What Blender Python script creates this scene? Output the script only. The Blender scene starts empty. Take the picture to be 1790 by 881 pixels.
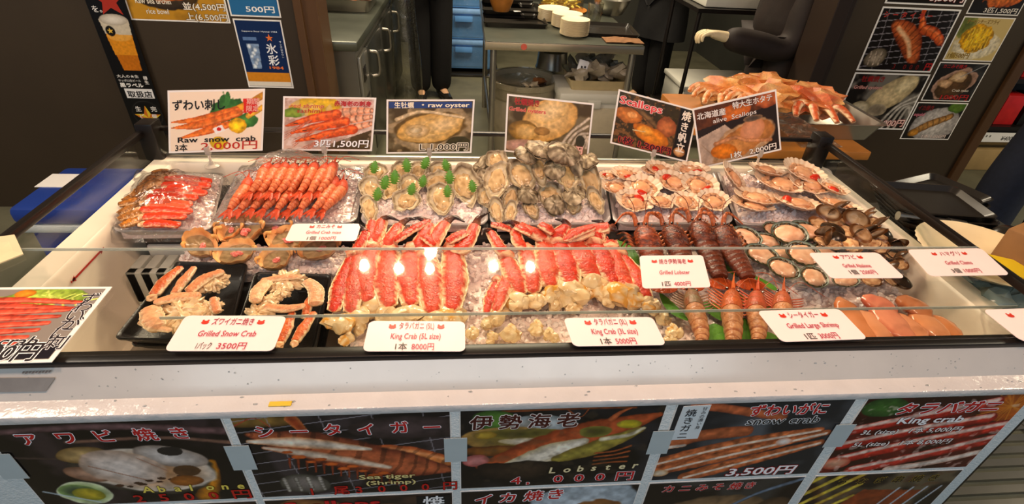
import bpy, bmesh, math, random
import numpy as np
from mathutils import Vector, Matrix, noise, Euler

# ------------------------------------------------------------------ camera, light, exposure
SC = bpy.context.scene
COL = SC.collection
rng = random.Random(11)
FPX, CX, CY = 912.0, 895.0, 440.5
CAM = np.array([0.0, 0.0, 1.5])
ROT = np.array([[0.99584959, 0.00254303, -0.09097876],
                [-0.07583402, 0.57592489, -0.81397771],
                [0.05032697, 0.81749866, 0.57372741]])
cam_data = bpy.data.cameras.new('camera')
cam_data.sensor_width = 36.0
cam_data.lens = FPX / 1790.0 * 36.0
cam_data.clip_start = 0.02
cam_o = bpy.data.objects.new('camera', cam_data)
COL.objects.link(cam_o)
cam_o.matrix_world = Matrix([list(ROT[i]) + [CAM[i]] for i in range(3)] + [[0, 0, 0, 1]])
SC.camera = cam_o
SC.view_settings.view_transform = 'Standard'
SC.view_settings.look = 'None'
SC.view_settings.gamma = 1.0
SC.view_settings.use_curve_mapping = False
SC.view_settings.exposure = 0.0

world = bpy.data.worlds.new('market_air')
SC.world = world
world.use_nodes = True
bg = world.node_tree.nodes['Background']
bg.inputs[0].default_value = (0.70, 0.82, 1.0, 1)
bg.inputs[1].default_value = 0.18


def area(name, loc, tgt, sx, sy, power, col):
    l = bpy.data.lights.new(name, 'AREA')
    l.shape = 'RECTANGLE'
    l.size, l.size_y, l.energy, l.color = sx, sy, power, col
    o = bpy.data.objects.new(name, l)
    COL.objects.link(o)
    o.location = loc
    o.rotation_euler = (Vector(tgt) - Vector(loc)).to_track_quat('-Z', 'Y').to_euler()
    return o


for _x in (-0.62, 0.10, 0.82):
    area('display_light', (_x, 0.34, 2.35), (_x * 0.9, 0.95, 0.85), 0.16, 0.16, 7.8, (1.0, 0.65, 0.45))
area('street_light', (0.0, -2.2, 2.5), (0.0, 0.5, 0.7), 4.0, 1.6, 32, (0.74, 0.88, 1.0))
area('kitchen_light', (0.4, 3.9, 2.62), (0.4, 3.9, 0.0), 2.6, 0.5, 120, (1.0, 0.84, 0.62))
area('aisle_light', (4.6, 1.0, 2.6), (3.4, 2.4, 0.0), 1.0, 1.0, 70, (1.0, 0.86, 0.62))
area('side_fill', (-2.6, 1.0, 2.5), (-1.4, 1.6, 0.2), 0.8, 0.8, 40, (1.0, 0.84, 0.66))  # added fill to lift the dark area around the left cooler
LAMPS = [(-0.53, 2.27), (-0.345, 2.25), (-0.182, 2.24), (0.157, 2.27), (0.356, 2.255)]
LAMP_Z = 2.1
LAMP_W = 20

# ------------------------------------------------------------------ helpers


def ray(u, v):
    w = np.array([u - CX, -(v - CY), -FPX])
    return ROT @ w


def at(u, v, z=None, y=None):
    r = ray(u, v)
    t = (z - CAM[2]) / r[2] if z is not None else (y - CAM[1]) / r[1]
    return Vector(CAM + t * r)


def on_plane(u, v, p0, n):
    r = ray(u, v)
    t = np.dot(np.array(p0) - CAM, n) / np.dot(r, n)
    return Vector(CAM + t * r)


def lin(c):
    c = np.asarray(c, float)
    return np.where(c <= 0.04045, c / 12.92, ((np.maximum(c, 0) + 0.055) / 1.055) ** 2.4)


def hx(s):
    s = s.lstrip('#')
    return tuple(int(s[i:i + 2], 16) / 255 for i in (0, 2, 4))


MATS = {}


def mat(name, col='#808080', rough=0.5, metal=0.0, var=0.06, scale=30.0, bump=0.0, bscale=None, spec=0.5, trans=0.0,
        emit=0.0, coat=0.0, ior=1.45, attr=False, hue=0.0, alpha=1.0, sss=0.0, kind='noise'):
    if name in MATS:
        return MATS[name]
    m = bpy.data.materials.new(name)
    m.use_nodes = True
    nt = m.node_tree
    N, L = nt.nodes, nt.links
    b = N['Principled BSDF']
    c = lin(hx(col)) if isinstance(col, str) else np.array(col)
    tc = N.new('ShaderNodeTexCoord')
    if kind == 'noise':
        nz = N.new('ShaderNodeTexNoise')
        nz.inputs['Detail'].default_value = 4
    else:
        nz = N.new('ShaderNodeTexVoronoi')
    nz.inputs['Scale'].default_value = scale
    L.new(tc.outputs['Object'], nz.inputs['Vector'])
    fac = nz.outputs[0]
    mr = N.new('ShaderNodeMapRange')
    mr.inputs[1].default_value, mr.inputs[2].default_value = 0.25, 0.75
    mr.inputs[3].default_value, mr.inputs[4].default_value = 1 - var, 1 + var
    L.new(fac, mr.inputs[0])
    mul = N.new('ShaderNodeVectorMath')
    mul.operation = 'SCALE'
    if attr:
        at_ = N.new('ShaderNodeVertexColor')
        at_.layer_name = 'Col'
        src = at_.outputs[0]
    else:
        rgb = N.new('ShaderNodeRGB')
        rgb.outputs[0].default_value = (*c, 1)
        src = rgb.outputs[0]
    if hue:
        oi = N.new('ShaderNodeObjectInfo')
        h = N.new('ShaderNodeHueSaturation')
        m2 = N.new('ShaderNodeMapRange')
        m2.inputs[3].default_value, m2.inputs[4].default_value = 1 - hue, 1 + hue
        L.new(oi.outputs['Random'], m2.inputs[0])
        L.new(m2.outputs[0], h.inputs['Value'])
        L.new(src, h.inputs['Color'])
        src = h.outputs[0]
    L.new(src, mul.inputs[0])
    L.new(mr.outputs[0], mul.inputs['Scale'])
    L.new(mul.outputs[0], b.inputs['Base Color'])
    b.inputs['Roughness'].default_value = rough
    b.inputs['Metallic'].default_value = metal
    b.inputs['Specular IOR Level'].default_value = spec
    b.inputs['IOR'].default_value = ior
    if trans:
        b.inputs['Transmission Weight'].default_value = trans
    if coat:
        b.inputs['Coat Weight'].default_value = coat
        b.inputs['Coat Roughness'].default_value = 0.06
    if sss:
        b.inputs['Subsurface Weight'].default_value = sss
        b.inputs['Subsurface Radius'].default_value = (0.01, 0.005, 0.003)
        b.inputs['Subsurface Scale'].default_value = 0.6
    if emit:
        b.inputs['Emission Color'].default_value = (*c, 1)
        b.inputs['Emission Strength'].default_value = emit
    if alpha < 1:
        b.inputs['Alpha'].default_value = alpha
    if bump:
        n2 = N.new('ShaderNodeTexNoise')
        n2.inputs['Scale'].default_value = bscale or scale
        n2.inputs['Detail'].default_value = 3
        L.new(tc.outputs['Object'], n2.inputs['Vector'])
        bp = N.new('ShaderNodeBump')
        bp.inputs['Strength'].default_value = bump
        bp.inputs['Distance'].default_value = 0.004
        L.new(n2.outputs[0], bp.inputs['Height'])
        L.new(bp.outputs[0], b.inputs['Normal'])
    MATS[name] = m
    return m


def film_mat(name, tint=(1, 1, 1), refl=0.05, rough=0.03, bump=0.0, bscale=40, power=4.0, gain=1.0):
    """thin clear sheet: straight-through transparency with fresnel gloss"""
    if name in MATS:
        return MATS[name]
    m = bpy.data.materials.new(name)
    m.use_nodes = True
    nt = m.node_tree
    N, L = nt.nodes, nt.links
    N.remove(N['Principled BSDF'])
    out = N['Material Output']
    tr = N.new('ShaderNodeBsdfTransparent')
    tr.inputs[0].default_value = (*tint, 1)
    gl = N.new('ShaderNodeBsdfGlossy')
    gl.inputs['Roughness'].default_value = rough
    fr = N.new('ShaderNodeLayerWeight')
    fr.inputs[0].default_value = 0.5
    pw = N.new('ShaderNodeMath')
    pw.operation = 'POWER'
    pw.inputs[1].default_value = power
    L.new(fr.outputs['Facing'], pw.inputs[0])
    mp = N.new('ShaderNodeMath')
    mp.operation = 'MULTIPLY_ADD'
    mp.inputs[1].default_value = gain
    mp.inputs[2].default_value = refl
    mp.use_clamp = True
    L.new(pw.outputs[0], mp.inputs[0])
    mx = N.new('ShaderNodeMixShader')
    L.new(mp.outputs[0], mx.inputs[0])
    L.new(tr.outputs[0], mx.inputs[1])
    L.new(gl.outputs[0], mx.inputs[2])
    L.new(mx.outputs[0], out.inputs[0])
    if bump:
        tc = N.new('ShaderNodeTexCoord')
        nz = N.new('ShaderNodeTexNoise')
        nz.inputs['Scale'].default_value = bscale
        nz.inputs['Detail'].default_value = 3
        nz.inputs['Distortion'].default_value = 1.5
        L.new(tc.outputs['Object'], nz.inputs['Vector'])
        bp = N.new('ShaderNodeBump')
        bp.inputs['Strength'].default_value = bump
        bp.inputs['Distance'].default_value = 0.01
        L.new(nz.outputs[0], bp.inputs['Height'])
        L.new(bp.outputs[0], gl.inputs['Normal'])
        L.new(bp.outputs[0], fr.inputs['Normal'])
    MATS[name] = m
    return m


def flesh(name='wet_seafood', rough=0.28, var=0.16, scale=90, bump=0.25, hue=0.06, spec=0.5, bscale=None):
    return mat(name, '#c08060', rough=rough, var=var, scale=scale, bump=bump, attr=True, hue=hue, spec=spec, bscale=bscale)


def link(o, parent=None):
    COL.objects.link(o)
    if parent is not None:
        o.parent = parent
    return o


def tag(o, label=None, cat=None, group=None, kind=None):
    if label:
        o['label'] = label
    if cat:
        o['category'] = cat
    if group:
        o['group'] = group
    if kind:
        o['kind'] = kind
    return o


def empty(name, loc=(0, 0, 0), label=None, cat=None, group=None, mtx=None):
    o = bpy.data.objects.new(name, None)
    o.empty_display_size = 0.02
    link(o)
    if mtx is not None:
        o.matrix_world = mtx
    else:
        o.location = loc
    tag(o, label, cat, group)
    return o


class MB:
    def __init__(s):
        s.v, s.f, s.c, s.mi = [], [], [], []
        s.cur = 0

    def add(s, vs, fs, col=(1, 1, 1)):
        k = len(s.v)
        s.v.extend(vs)
        if callable(col):
            s.c.extend(col(p) for p in vs)
        elif isinstance(col, list):
            s.c.extend(col)
        else:
            s.c.extend([col] * len(vs))
        s.f.extend(tuple(i + k for i in f) for f in fs)
        s.mi.extend([s.cur] * len(fs))
        return s

    def box(s, c, d, rot=None, bev=0.0, col=(1, 1, 1)):
        bm = bmesh.new()
        bmesh.ops.create_cube(bm, size=1.0)
        for v in bm.verts:
            v.co = Vector((v.co.x * d[0], v.co.y * d[1], v.co.z * d[2]))
        if bev:
            bmesh.ops.bevel(bm, geom=list(bm.edges), offset=bev, segments=2, affect='EDGES', profile=0.5)
        R = rot if rot is not None else Matrix.Identity(3)
        bm.verts.index_update()
        vs = [R @ v.co + Vector(c) for v in bm.verts]
        fs = [[v.index for v in f.verts] for f in bm.faces]
        bm.free()
        return s.add(vs, fs, col)

    def bx(s, x0, x1, y0, y1, z0, z1, bev=0.0, col=(1, 1, 1)):
        return s.box(((x0 + x1) / 2, (y0 + y1) / 2, (z0 + z1) / 2), (x1 - x0, y1 - y0, z1 - z0), None, bev, col)

    def tube(s, pts, rad, seg=10, up=(0, 0, 1), colf=None, caps=True, prof=None):
        """rad: per point r or (side, up)"""
        pts = [Vector(p) for p in pts]
        n = len(pts)
        up = Vector(up)
        vs, cs = [], []
        for i, p in enumerate(pts):
            t = (pts[min(i + 1, n - 1)] - pts[max(i - 1, 0)])
            if t.length < 1e-9:
                t = Vector((0, 1, 0))
            t.normalize()
            side = t.cross(up)
            if side.length < 1e-4:
                side = t.cross(Vector((1, 0.1, 0)))
            side.normalize()
            u2 = side.cross(t)
            r = rad[i] if isinstance(rad, (list, tuple)) else rad
            a, b = r if isinstance(r, (list, tuple)) else (r, r)
            for k in range(seg):
                an = 2 * math.pi * k / seg
                q = prof(i / (n - 1), an) if prof else 1.0
                vs.append(p + side * (math.cos(an) * a * q) + u2 * (math.sin(an) * b * q))
                cs.append(colf(i / (n - 1), an) if colf else (1, 1, 1))
        fs = []
        for i in range(n - 1):
            for k in range(seg):
                k2 = (k + 1) % seg
                fs.append((i * seg + k, i * seg + k2, (i + 1) * seg + k2, (i + 1) * seg + k))
        if caps:
            fs.append(tuple(range(seg - 1, -1, -1)))
            fs.append(tuple((n - 1) * seg + k for k in range(seg)))
        return s.add(vs, fs, cs)

    def blob(s, c, r, sub=2, amp=0.2, sc=1.5, rot=None, col=(1, 1, 1), seed=0.0, colf=None):
        bm = bmesh.new()
        bmesh.ops.create_icosphere(bm, subdivisions=sub, radius=1.0)
        off = Vector((seed * 7.3, seed * 3.1, seed * 5.7))
        R = rot if rot is not None else Matrix.Identity(3)
        vs, cs = [], []
        bm.verts.index_update()
        for v in bm.verts:
            k = 1 + amp * noise.noise(v.co * sc + off) * 1.6 + amp * 0.5 * noise.noise(v.co * sc * 2.7 + off)
            q = v.co * k
            cs.append(colf(v.co, k) if colf else col)
            vs.append(R @ Vector((q.x * r[0], q.y * r[1], q.z * r[2])) + Vector(c))
        fs = [[v.index for v in f.verts] for f in bm.faces]
        bm.free()
        return s.add(vs, fs, cs)

    def lathe(s, prof, seg=32, c=(0, 0, 0), col=(1, 1, 1), a=1.0, b=1.0):
        vs, fs = [], []
        n = len(prof)
        for i, (r, z) in enumerate(prof):
            for k in range(seg):
                an = 2 * math.pi * k / seg
                vs.append(Vector((c[0] + r * a * math.cos(an), c[1] + r * b * math.sin(an), c[2] + z)))
        for i in range(n - 1):
            for k in range(seg):
                k2 = (k + 1) % seg
                fs.append((i * seg + k, i * seg + k2, (i + 1) * seg + k2, (i + 1) * seg + k))
        if prof[0][0] > 1e-6:
            fs.append(tuple(range(seg - 1, -1, -1)))
        if prof[-1][0] > 1e-6:
            fs.append(tuple((n - 1) * seg + k for k in range(seg)))
        return s.add(vs, fs, col)

    def loops(s, rings, closed=True, cap0=False, cap1=False, cols=None):
        n = len(rings[0])
        vs = [Vector(p) for r in rings for p in r]
        fs = []
        for i in range(len(rings) - 1):
            for k in range(n if closed else n - 1):
                k2 = (k + 1) % n
                fs.append((i * n + k, i * n + k2, (i + 1) * n + k2, (i + 1) * n + k))
        if cap0:
            fs.append(tuple(range(n - 1, -1, -1)))
        if cap1:
            fs.append(tuple((len(rings) - 1) * n + k for k in range(n)))
        return s.add(vs, fs, cols if cols else (1, 1, 1))

    def mesh(s, name, mats, smooth=True, ang=None):
        me = bpy.data.meshes.new(name)
        me.from_pydata([tuple(v) for v in s.v], [], s.f)
        if not isinstance(mats, (list, tuple)):
            mats = [mats]
        for m in mats:
            me.materials.append(m)
        ca = me.color_attributes.new('Col', 'FLOAT_COLOR', 'POINT')
        arr = np.ones((len(s.v), 4), dtype=np.float32)
        if s.v:
            arr[:, :3] = lin(np.array([tuple(c)[:3] for c in s.c]))
        ca.data.foreach_set('color', arr.ravel())
        me.polygons.foreach_set('material_index', s.mi)
        me.polygons.foreach_set('use_smooth', [smooth] * len(s.f))
        me.validate()
        me.update()
        if smooth:
            me.set_sharp_from_angle(angle=math.radians(ang if ang else 40))
        return me

    def build(s, name, mats, parent=None, smooth=True, ang=None):
        o = bpy.data.objects.new(name, s.mesh(name, mats, smooth, ang))
        return link(o, parent)


def spl(pts, n):
    """catmull-rom resample"""
    P = [np.array(p, float) for p in pts]
    P = [2 * P[0] - P[1]] + P + [2 * P[-1] - P[-2]]
    out = []
    m = len(P) - 3
    for i in range(n):
        t = i / (n - 1) * m
        k = min(int(t), m - 1)
        f = t - k
        a, b, c, d = P[k:k + 4]
        out.append(0.5 * (2 * b + (c - a) * f + (2 * a - 5 * b + 4 * c - d) * f * f + (3 * b - a - 3 * c + d) * f ** 3))
    return [Vector(p) for p in out]


def lerp(a, b, t):
    return a + (b - a) * t


def mixc(a, b, t):
    t = min(1, max(0, t))
    return tuple(x + (y - x) * t for x, y in zip(a, b))


def interp(xs, ys, t):
    return float(np.interp(t, xs, ys))


def quad_pt(q, u, v):
    """q = TL, TR, BR, BL"""
    return q[0] * ((1 - u) * (1 - v)) + q[1] * (u * (1 - v)) + q[2] * (u * v) + q[3] * ((1 - u) * v)


def rq(q, r=0.1, n=6, inset=0.0, ru=None):
    """rounded outline of unit square mapped to quad"""
    out = []
    ru = ru or r
    for (cu, cv, a0) in ((1 - r, 1 - ru, 0), (r, 1 - ru, 90), (r, ru, 180), (1 - r, ru, 270)):
        for k in range(n + 1):
            a = math.radians(a0 + 90 * k / n)
            u = cu + r * math.cos(a)
            v = cv + ru * math.sin(a)
            u = 0.5 + (u - 0.5) * (1 - 2 * inset)
            v = 0.5 + (v - 0.5) * (1 - 2 * inset)
            out.append(quad_pt(q, u, v))
    return out


ORD = ['leftmost', 'second from the left', 'third from the left', 'fourth from the left', 'fifth from the left',
       'sixth from the left', 'seventh from the left', 'eighth from the left', 'ninth from the left', 'tenth from the left',
       'eleventh from the left', 'twelfth from the left']


def ordn(i, n):
    if n > 1 and i == n - 1:
        return 'rightmost'
    if n > 3 and i == n - 2:
        return 'second from the right'
    return ORD[i]


def copy_tree(o, parent=None):
    c = o.copy()
    COL.objects.link(c)
    if parent is not None:
        c.parent = parent
    for ch in list(o.children):
        copy_tree(ch, c)
    return c


# ------------------------------------------------------------------ lettering
TXT = {}


def text_geo(body, bold):
    key = (body, bold)
    if key not in TXT:
        c = bpy.data.curves.new('t', 'FONT')
        c.body = body
        c.size = 1.0
        c.offset = bold
        c.resolution_u = 2
        o = bpy.data.objects.new('t', c)
        COL.objects.link(o)
        dg = bpy.context.evaluated_depsgraph_get()
        m = bpy.data.meshes.new_from_object(o.evaluated_get(dg))
        vs = np.array([tuple(v.co) for v in m.vertices]).reshape(-1, 3)
        fs = [tuple(p.vertices) for p in m.polygons]
        bpy.data.objects.remove(o)
        bpy.data.curves.remove(c)
        bpy.data.meshes.remove(m)
        TXT[key] = (vs, fs)
    return TXT[key]


def ink(c):
    return mat('ink_' + c.lstrip('#'), c, rough=0.42, var=0.03, scale=60)


def letter(parent, q, body, u, v, h, col, bold=0.012, out=None, ow=0.05, shear=0.0, rot=0.0, sx=1.0, fit=None, z=0.0004,
           vertical=False, name='lettering', nrm=None, out2=None):
    """write body with its lower-left at (u,v) of quad q (v down); h = cap size in metres; fit = width in u units"""
    W = ((q[1] - q[0]).length + (q[2] - q[3]).length) / 2
    H = ((q[3] - q[0]).length + (q[2] - q[1]).length) / 2
    n = nrm if nrm is not None else (q[1] - q[0]).cross(q[0] - q[3]).normalized()
    chars = list(body) if vertical else [body]
    layers = [(bold, col, 2)]
    if out:
        layers = [(bold + ow, out, 1)] + layers
    if out2:
        layers = [(bold + ow * 2, out2, 0)] + layers
    mb = MB()
    mats = []
    base, _ = text_geo(body, 0.0)
    wtot = (base[:, 0].max() - base[:, 0].min()) if len(base) else 1
    x0 = base[:, 0].min() if len(base) else 0
    ca, sa = math.cos(rot), math.sin(rot)
    for (bd, cc, zi) in layers:
        mats.append(ink(cc))
        mb.cur = len(mats) - 1
        dirs = [(0, 0)] if bd < .004 else [(bd * .8 * math.cos(a_), bd * .8 * math.sin(a_)) for a_ in [2 * math.pi * i_ / (6 if zi == 2 else 10) for i_ in range(6 if zi == 2 else 10)]] + ([(0, 0)] if bd > .03 else [])
        for k, ch, (dx_, dy_), dz_ in [(k, ch, dd_, .000004 * i_) for k, ch in enumerate(chars) for i_, dd_ in enumerate(dirs)]:
            vs, fs = text_geo(ch, 0.0)
            if not len(vs):
                continue
            vs = vs + np.array((dx_, dy_, 0))
            X = vs[:, 0] - (x0 if not vertical else 0)
            Y = vs[:, 1].copy()
            if fit and not vertical:
                kx = fit * W / max(wtot, 1e-6)
            else:
                kx = h * 1.37 * sx
            X = X * kx + Y * shear * h
            Y = Y * h * 1.37
            if vertical:
                Y = Y - k * h * 1.42
            X, Y = X * ca - Y * sa, X * sa + Y * ca
            pts = []
            for a, b in zip(X, Y):
                pts.append(quad_pt(q, u + a / W, v - b / H) + n * (z + 0.00025 * zi + dz_))
            mb.add(pts, fs)
    if not mb.v:
        return None
    o = mb.build(name, mats, None, smooth=False)
    if parent is not None:
        o.parent = parent
        o.matrix_parent_inverse = parent.matrix_world.inverted()
    return o

# ------------------------------------------------------------------ the setting


def struct(name, mb, m, smooth=False):
    o = mb.build(name, m, None, smooth)
    o['kind'] = 'structure'
    return o


m_wall = mat('brown_wall_paint', '#372b1b', rough=0.55, var=0.10, scale=3, bump=0.05, bscale=60)
m_trim = mat('brown_steel_trim', '#523820', rough=0.38, var=0.12, scale=5)
m_dark = mat('dark_kitchen_wall', '#3a3a34', rough=0.6, var=0.2, scale=2)
m_floor = mat('market_floor', '#6d6a55', rough=0.45, var=0.25, scale=6, bump=0.1, bscale=90)
m_ceil = mat('ceiling_paint', '#5a544c', rough=0.8)
struct('floor', MB().bx(-4.2, 6.2, -3.0, 6.4, -0.06, 0.0), m_floor)
struct('ceiling', MB().bx(-4.2, 6.2, 0.35, 6.4, 2.75, 2.85), m_ceil)
struct('wall_back', MB().bx(-4.2, 6.2, 6.25, 6.4, 0, 2.75), m_dark)
struct('wall_left', MB().bx(-4.2, -0.72, 2.55, 2.69, 0, 2.75), m_wall)
struct('wall_right', MB().bx(1.80, 2.84, 2.55, 2.69, 0, 2.75), m_wall)
struct('wall_kitchen_left', MB().bx(-1.75, -1.6, 2.69, 6.25, 0, 2.75), m_dark)
struct('wall_kitchen_right', MB().bx(2.74, 2.84, 2.69, 6.25, 0, 2.75), m_dark)
struct('trim_1', MB().bx(-0.72, -0.635, 2.53, 2.71, 0, 2.75, 0.004).bx(-0.735, -0.70, 2.515, 2.55, 0, 2.75, 0.003), m_trim)
struct('trim_2', MB().bx(1.73, 1.80, 2.52, 2.71, 0, 2.75, 0.004).bx(1.80, 1.83, 2.535, 2.55, 0, 2.75, 0.003), mat('dark_trim', '#2c2018', rough=0.4, var=0.1, scale=5))
struct('trim_3', MB().bx(2.82, 2.88, 2.53, 2.72, 0, 2.75, 0.004), m_trim)

# ------------------------------------------------------------------ the display case
m_tub = mat('cream_tub_plastic', '#e4d8c4', rough=0.35, var=0.03, scale=8)
m_panel = mat('stucco_aluminium', '#c8d4d6', rough=0.42, var=0.05, scale=120, bump=0.35, bscale=260)
m_band = mat('silver_white_rim', '#d9d5cc', rough=0.22, var=0.05, scale=14, metal=0.25, bump=0.04, bscale=40)
m_ledge = mat('wet_ledge', '#dad6d2', rough=0.16, var=0.06, scale=20, bump=0.5, bscale=55)
m_blk = mat('black_rail_plastic', '#17120f', rough=0.35, var=0.1, scale=20)
m_steel = mat('brushed_steel', '#a9a49a', rough=0.28, metal=0.9, var=0.12, scale=6)
m_glass = film_mat('clear_pane', (0.97, 0.985, 0.975), 0.004, 0.035, bump=0.02, bscale=5)
m_gedge = mat('glass_edge', '#dfe4dc', rough=0.1, trans=0.5, spec=0.8)

case = empty('display_case', (0.1, 0.9, 0), 'long white refrigerated seafood display case with black rails and glass sides', 'display case')


def cp(mb, name, m, smooth=True):
    o = mb.build(name, m, None, smooth)
    o.parent = case
    o.matrix_parent_inverse = Matrix.Translation((-0.1, -0.9, 0))
    return o


def rrect(x0, x1, y0, y1, z, r, n=5):
    out = []
    for cx, cy, a0 in ((x1 - r, y1 - r, 0), (x0 + r, y1 - r, 90), (x0 + r, y0 + r, 180), (x1 - r, y0 + r, 270)):
        for k in range(n + 1):
            a = math.radians(a0 + 90 * k / n)
            out.append(Vector((cx + r * math.cos(a), cy + r * math.sin(a), z)))
    return out


TX0, TX1, TY0, TY1, TFZ = -0.742, 0.985, 0.585, 1.285, 0.69
tub = MB().loops([rrect(-0.80, 1.045, 0.56, 1.345, 0.68, 0.01), rrect(-0.80, 1.045, 0.56, 1.345, 0.872, 0.012),
                  rrect(-0.795, 1.04, 0.565, 1.34, 0.877, 0.012), rrect(TX0 - 0.006, TX1 + 0.006, TY0 - 0.006, TY1 + 0.006, 0.877, 0.03),
                  rrect(TX0, TX1, TY0, TY1, 0.870, 0.03), rrect(TX0 + 0.004, TX1 - 0.004, TY0, TY1 - 0.004, 0.84, 0.03),
                  rrect(TX0 + 0.03, TX1 - 0.03, TY0 + 0.01, TY1 - 0.02, TFZ + 0.02, 0.04),
                  rrect(TX0 + 0.05, TX1 - 0.05, TY0 + 0.03, TY1 - 0.04, TFZ, 0.04)], cap1=True)
cp(tub, 'tub', m_tub)
cp(MB().bx(-0.76, 0.905, 0.490, 1.30, 0.02, 0.685), 'cabinet_body', mat('cabinet_steel', '#b9c0c0', rough=0.4, var=0.06))
cp(MB().bx(-0.77, 0.915, 0.4755, 0.490, 0.02, 0.90, 0.002), 'front_panel', m_panel)
# band profile extruded along x
prof = [(0.548, 0.930), (0.5275, 0.932), (0.5260, 0.943), (0.5185, 0.932), (0.5095, 0.919), (0.5025, 0.9085), (0.5010, 0.9055), (0.503, 0.902), (0.545, 0.900)]
cp(MB().loops([[(x, p[0], p[1]) for p in prof] for x in (-0.86, 1.06)], closed=True, cap0=True, cap1=True), 'front_band', m_band)
cp(MB().bx(-0.86, 1.06, 0.4735, 0.548, 0.890, 0.9055, 0.003), 'front_ledge', m_ledge)
cp(MB().bx(-0.86, 1.06, 0.5255, 0.547, 0.937, 0.9515, 0.003), 'front_rail', m_blk)
cp(MB().bx(-0.813, -0.797, 0.54, 1.345, 0.938, 0.955, 0.003), 'side_rail', m_blk)
cp(MB().bx(1.012, 1.028, 0.54, 1.345, 0.938, 0.955, 0.003), 'side_rail', m_blk)
cp(MB().bx(-0.80, 1.02, 1.332, 1.346, 0.942, 0.953, 0.003), 'back_rail', m_blk)
cp(MB().bx(-0.815, -0.772, 1.30, 1.348, 0.872, 0.972, 0.005), 'corner_post', m_blk)
cp(MB().bx(0.99, 1.033, 1.30, 1.348, 0.872, 0.972, 0.005), 'corner_post', m_blk)
cp(MB().bx(-0.809, -0.803, 0.55, 1.31, 0.874, 0.94), 'side_glass', m_glass, False)
cp(MB().bx(1.017, 1.023, 0.55, 1.31, 0.874, 0.94), 'side_glass', m_glass, False)
cp(MB().bx(-0.775, 0.992, 1.335, 1.341, 0.874, 0.944), 'back_glass', m_glass, False)
cp(MB().bx(-0.775, 0.992, 1.318, 1.332, 0.876, 0.886, 0.002), 'back_strip', m_steel)
cp(MB().bx(-0.86, 1.06, 0.535, 0.555, 0.80, 0.935), 'front_inner_wall', m_tub)


def poly_on(pts, name, m, parent, th=0.0006):
    """thin sticker with the given outline"""
    P = [Vector(p) for p in pts]
    n = (P[1] - P[0]).cross(P[2] - P[0]).normalized()
    k = len(P)
    mb = MB()
    mb.add(P + [p + n * th for p in P], [tuple(range(k))[::-1], tuple(range(k, 2 * k))] +
           [(i, (i + 1) % k, k + (i + 1) % k, k + i) for i in range(k)])
    o = mb.build(name, m, None, False)
    if parent is not None:
        o.parent = parent
        o.matrix_parent_inverse = parent.matrix_world.inverted()
    return o


bpy.context.view_layer.update()
bn = np.array([0, -0.825, 0.565])
bp0 = (0, 0.5140, 0.9255)
qs = [on_plane(u, v, np.array(bp0) + bn * 0.0015, bn) for u, v in ((-30, 661), (97, 660), (80, 684), (-30, 686))]
stk = poly_on(qs[::-1], 'rating_plate', mat('grey_foil', '#9a9690', rough=0.3, metal=0.4, var=0.1, scale=60), None)
tag(stk, 'grey foil rating plate stuck on the left end of the silver front band', 'plate')
qs = [on_plane(u, v, np.array(bp0) + bn * 0.0018, bn) for u, v in ((40, 648), (92, 646), (88, 654), (36, 656))]
for k in range(9):
    a = qs[0].lerp(qs[1], k / 9 + 0.01)
    b = qs[0].lerp(qs[1], k / 9 + 0.075)
    c = qs[3].lerp(qs[2], k / 9 + 0.075)
    d = qs[3].lerp(qs[2], k / 9 + 0.01)
    if k == 0:
        mbp = MB()
    a2, d2 = a.lerp(d, .15), a.lerp(d, .65 + .2 * (k % 2))
    b2, c2 = b.lerp(c, .15), b.lerp(c, .65)
    mbp.add([a2, b2, c2, d2], [(3, 2, 1, 0)])
tag(mbp.build('printed_notice', ink('#6a6460'), None, False), 'tiny grey printed line on the silver band above the rating plate', 'notice')
pl = at(490, 706, z=0.9065)
tag(MB().box((pl.x, pl.y, 0.9067), (0.03, 0.008, 0.002), None, 0.0008).build('yellow_tape', mat('yellow_tape', '#f0c840', rough=0.4)),
    'scrap of yellow tape lying on the wet front ledge', 'tape')

# water beads on the band and ledge
drops = MB()
for k in range(150):
    if rng.random() < 0.8:
        x, t = rng.uniform(-0.6, 0.9), rng.random()
        c = Vector((x, lerp(0.5235, 0.503, t), lerp(0.939, 0.909, t)))
        r = rng.uniform(0.0006, 0.0017)
        drops.blob(c, (r, r * 0.5, r * 1.3), 1, 0.1)
    else:
        c = Vector((rng.uniform(-0.6, 0.9), rng.uniform(0.476, 0.499), 0.9057))
        r = rng.uniform(0.0008, 0.002)
        drops.blob(c, (r * rng.uniform(1, 2.5), r, 0.0006), 1, 0.25, seed=k)
tag(drops.build('water_drops', mat('water', '#e8eef0', rough=0.03, trans=0.85, ior=1.33)), 'water drops beaded over the front band and ledge', 'water', kind='stuff')

# red load line on the left inner wall


def onx(u, v, x):
    return on_plane(u, v, (x, 0, 0), np.array([1.0, 0, 0]))


mbl = MB()
A, B = onx(122, 494, -0.7375), onx(180, 433, -0.7375)
dd = (B - A)
w = Vector((0, 0, 1)).cross(dd).normalized()
upv = Vector((0, 0, 0.0022))
for s0, s1, zz in ((0, 0.03, -.004), (0.05, 0.9, 0), (0.93, 1, 0.003)):
    p, r_ = A + dd * s0, A + dd * s1
    mbl.add([p - upv, r_ - upv, r_ + upv, p + upv], [(0, 1, 2, 3)])
for s0, sg in ((0.12, -1), (0.88, 1)):
    p = A + dd * s0
    mbl.add([p + upv * 3, p - upv * 3, p + dd * 0.1 * sg], [(0, 1, 2)])
for p in mbl.v:
    p.x += 0.002
tag(mbl.build('load_line_sticker', mat('red_sticker', '#b8281c', rough=0.4), None, False), 'red double arrow load line stuck on the left inside wall of the case', 'sticker')

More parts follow.
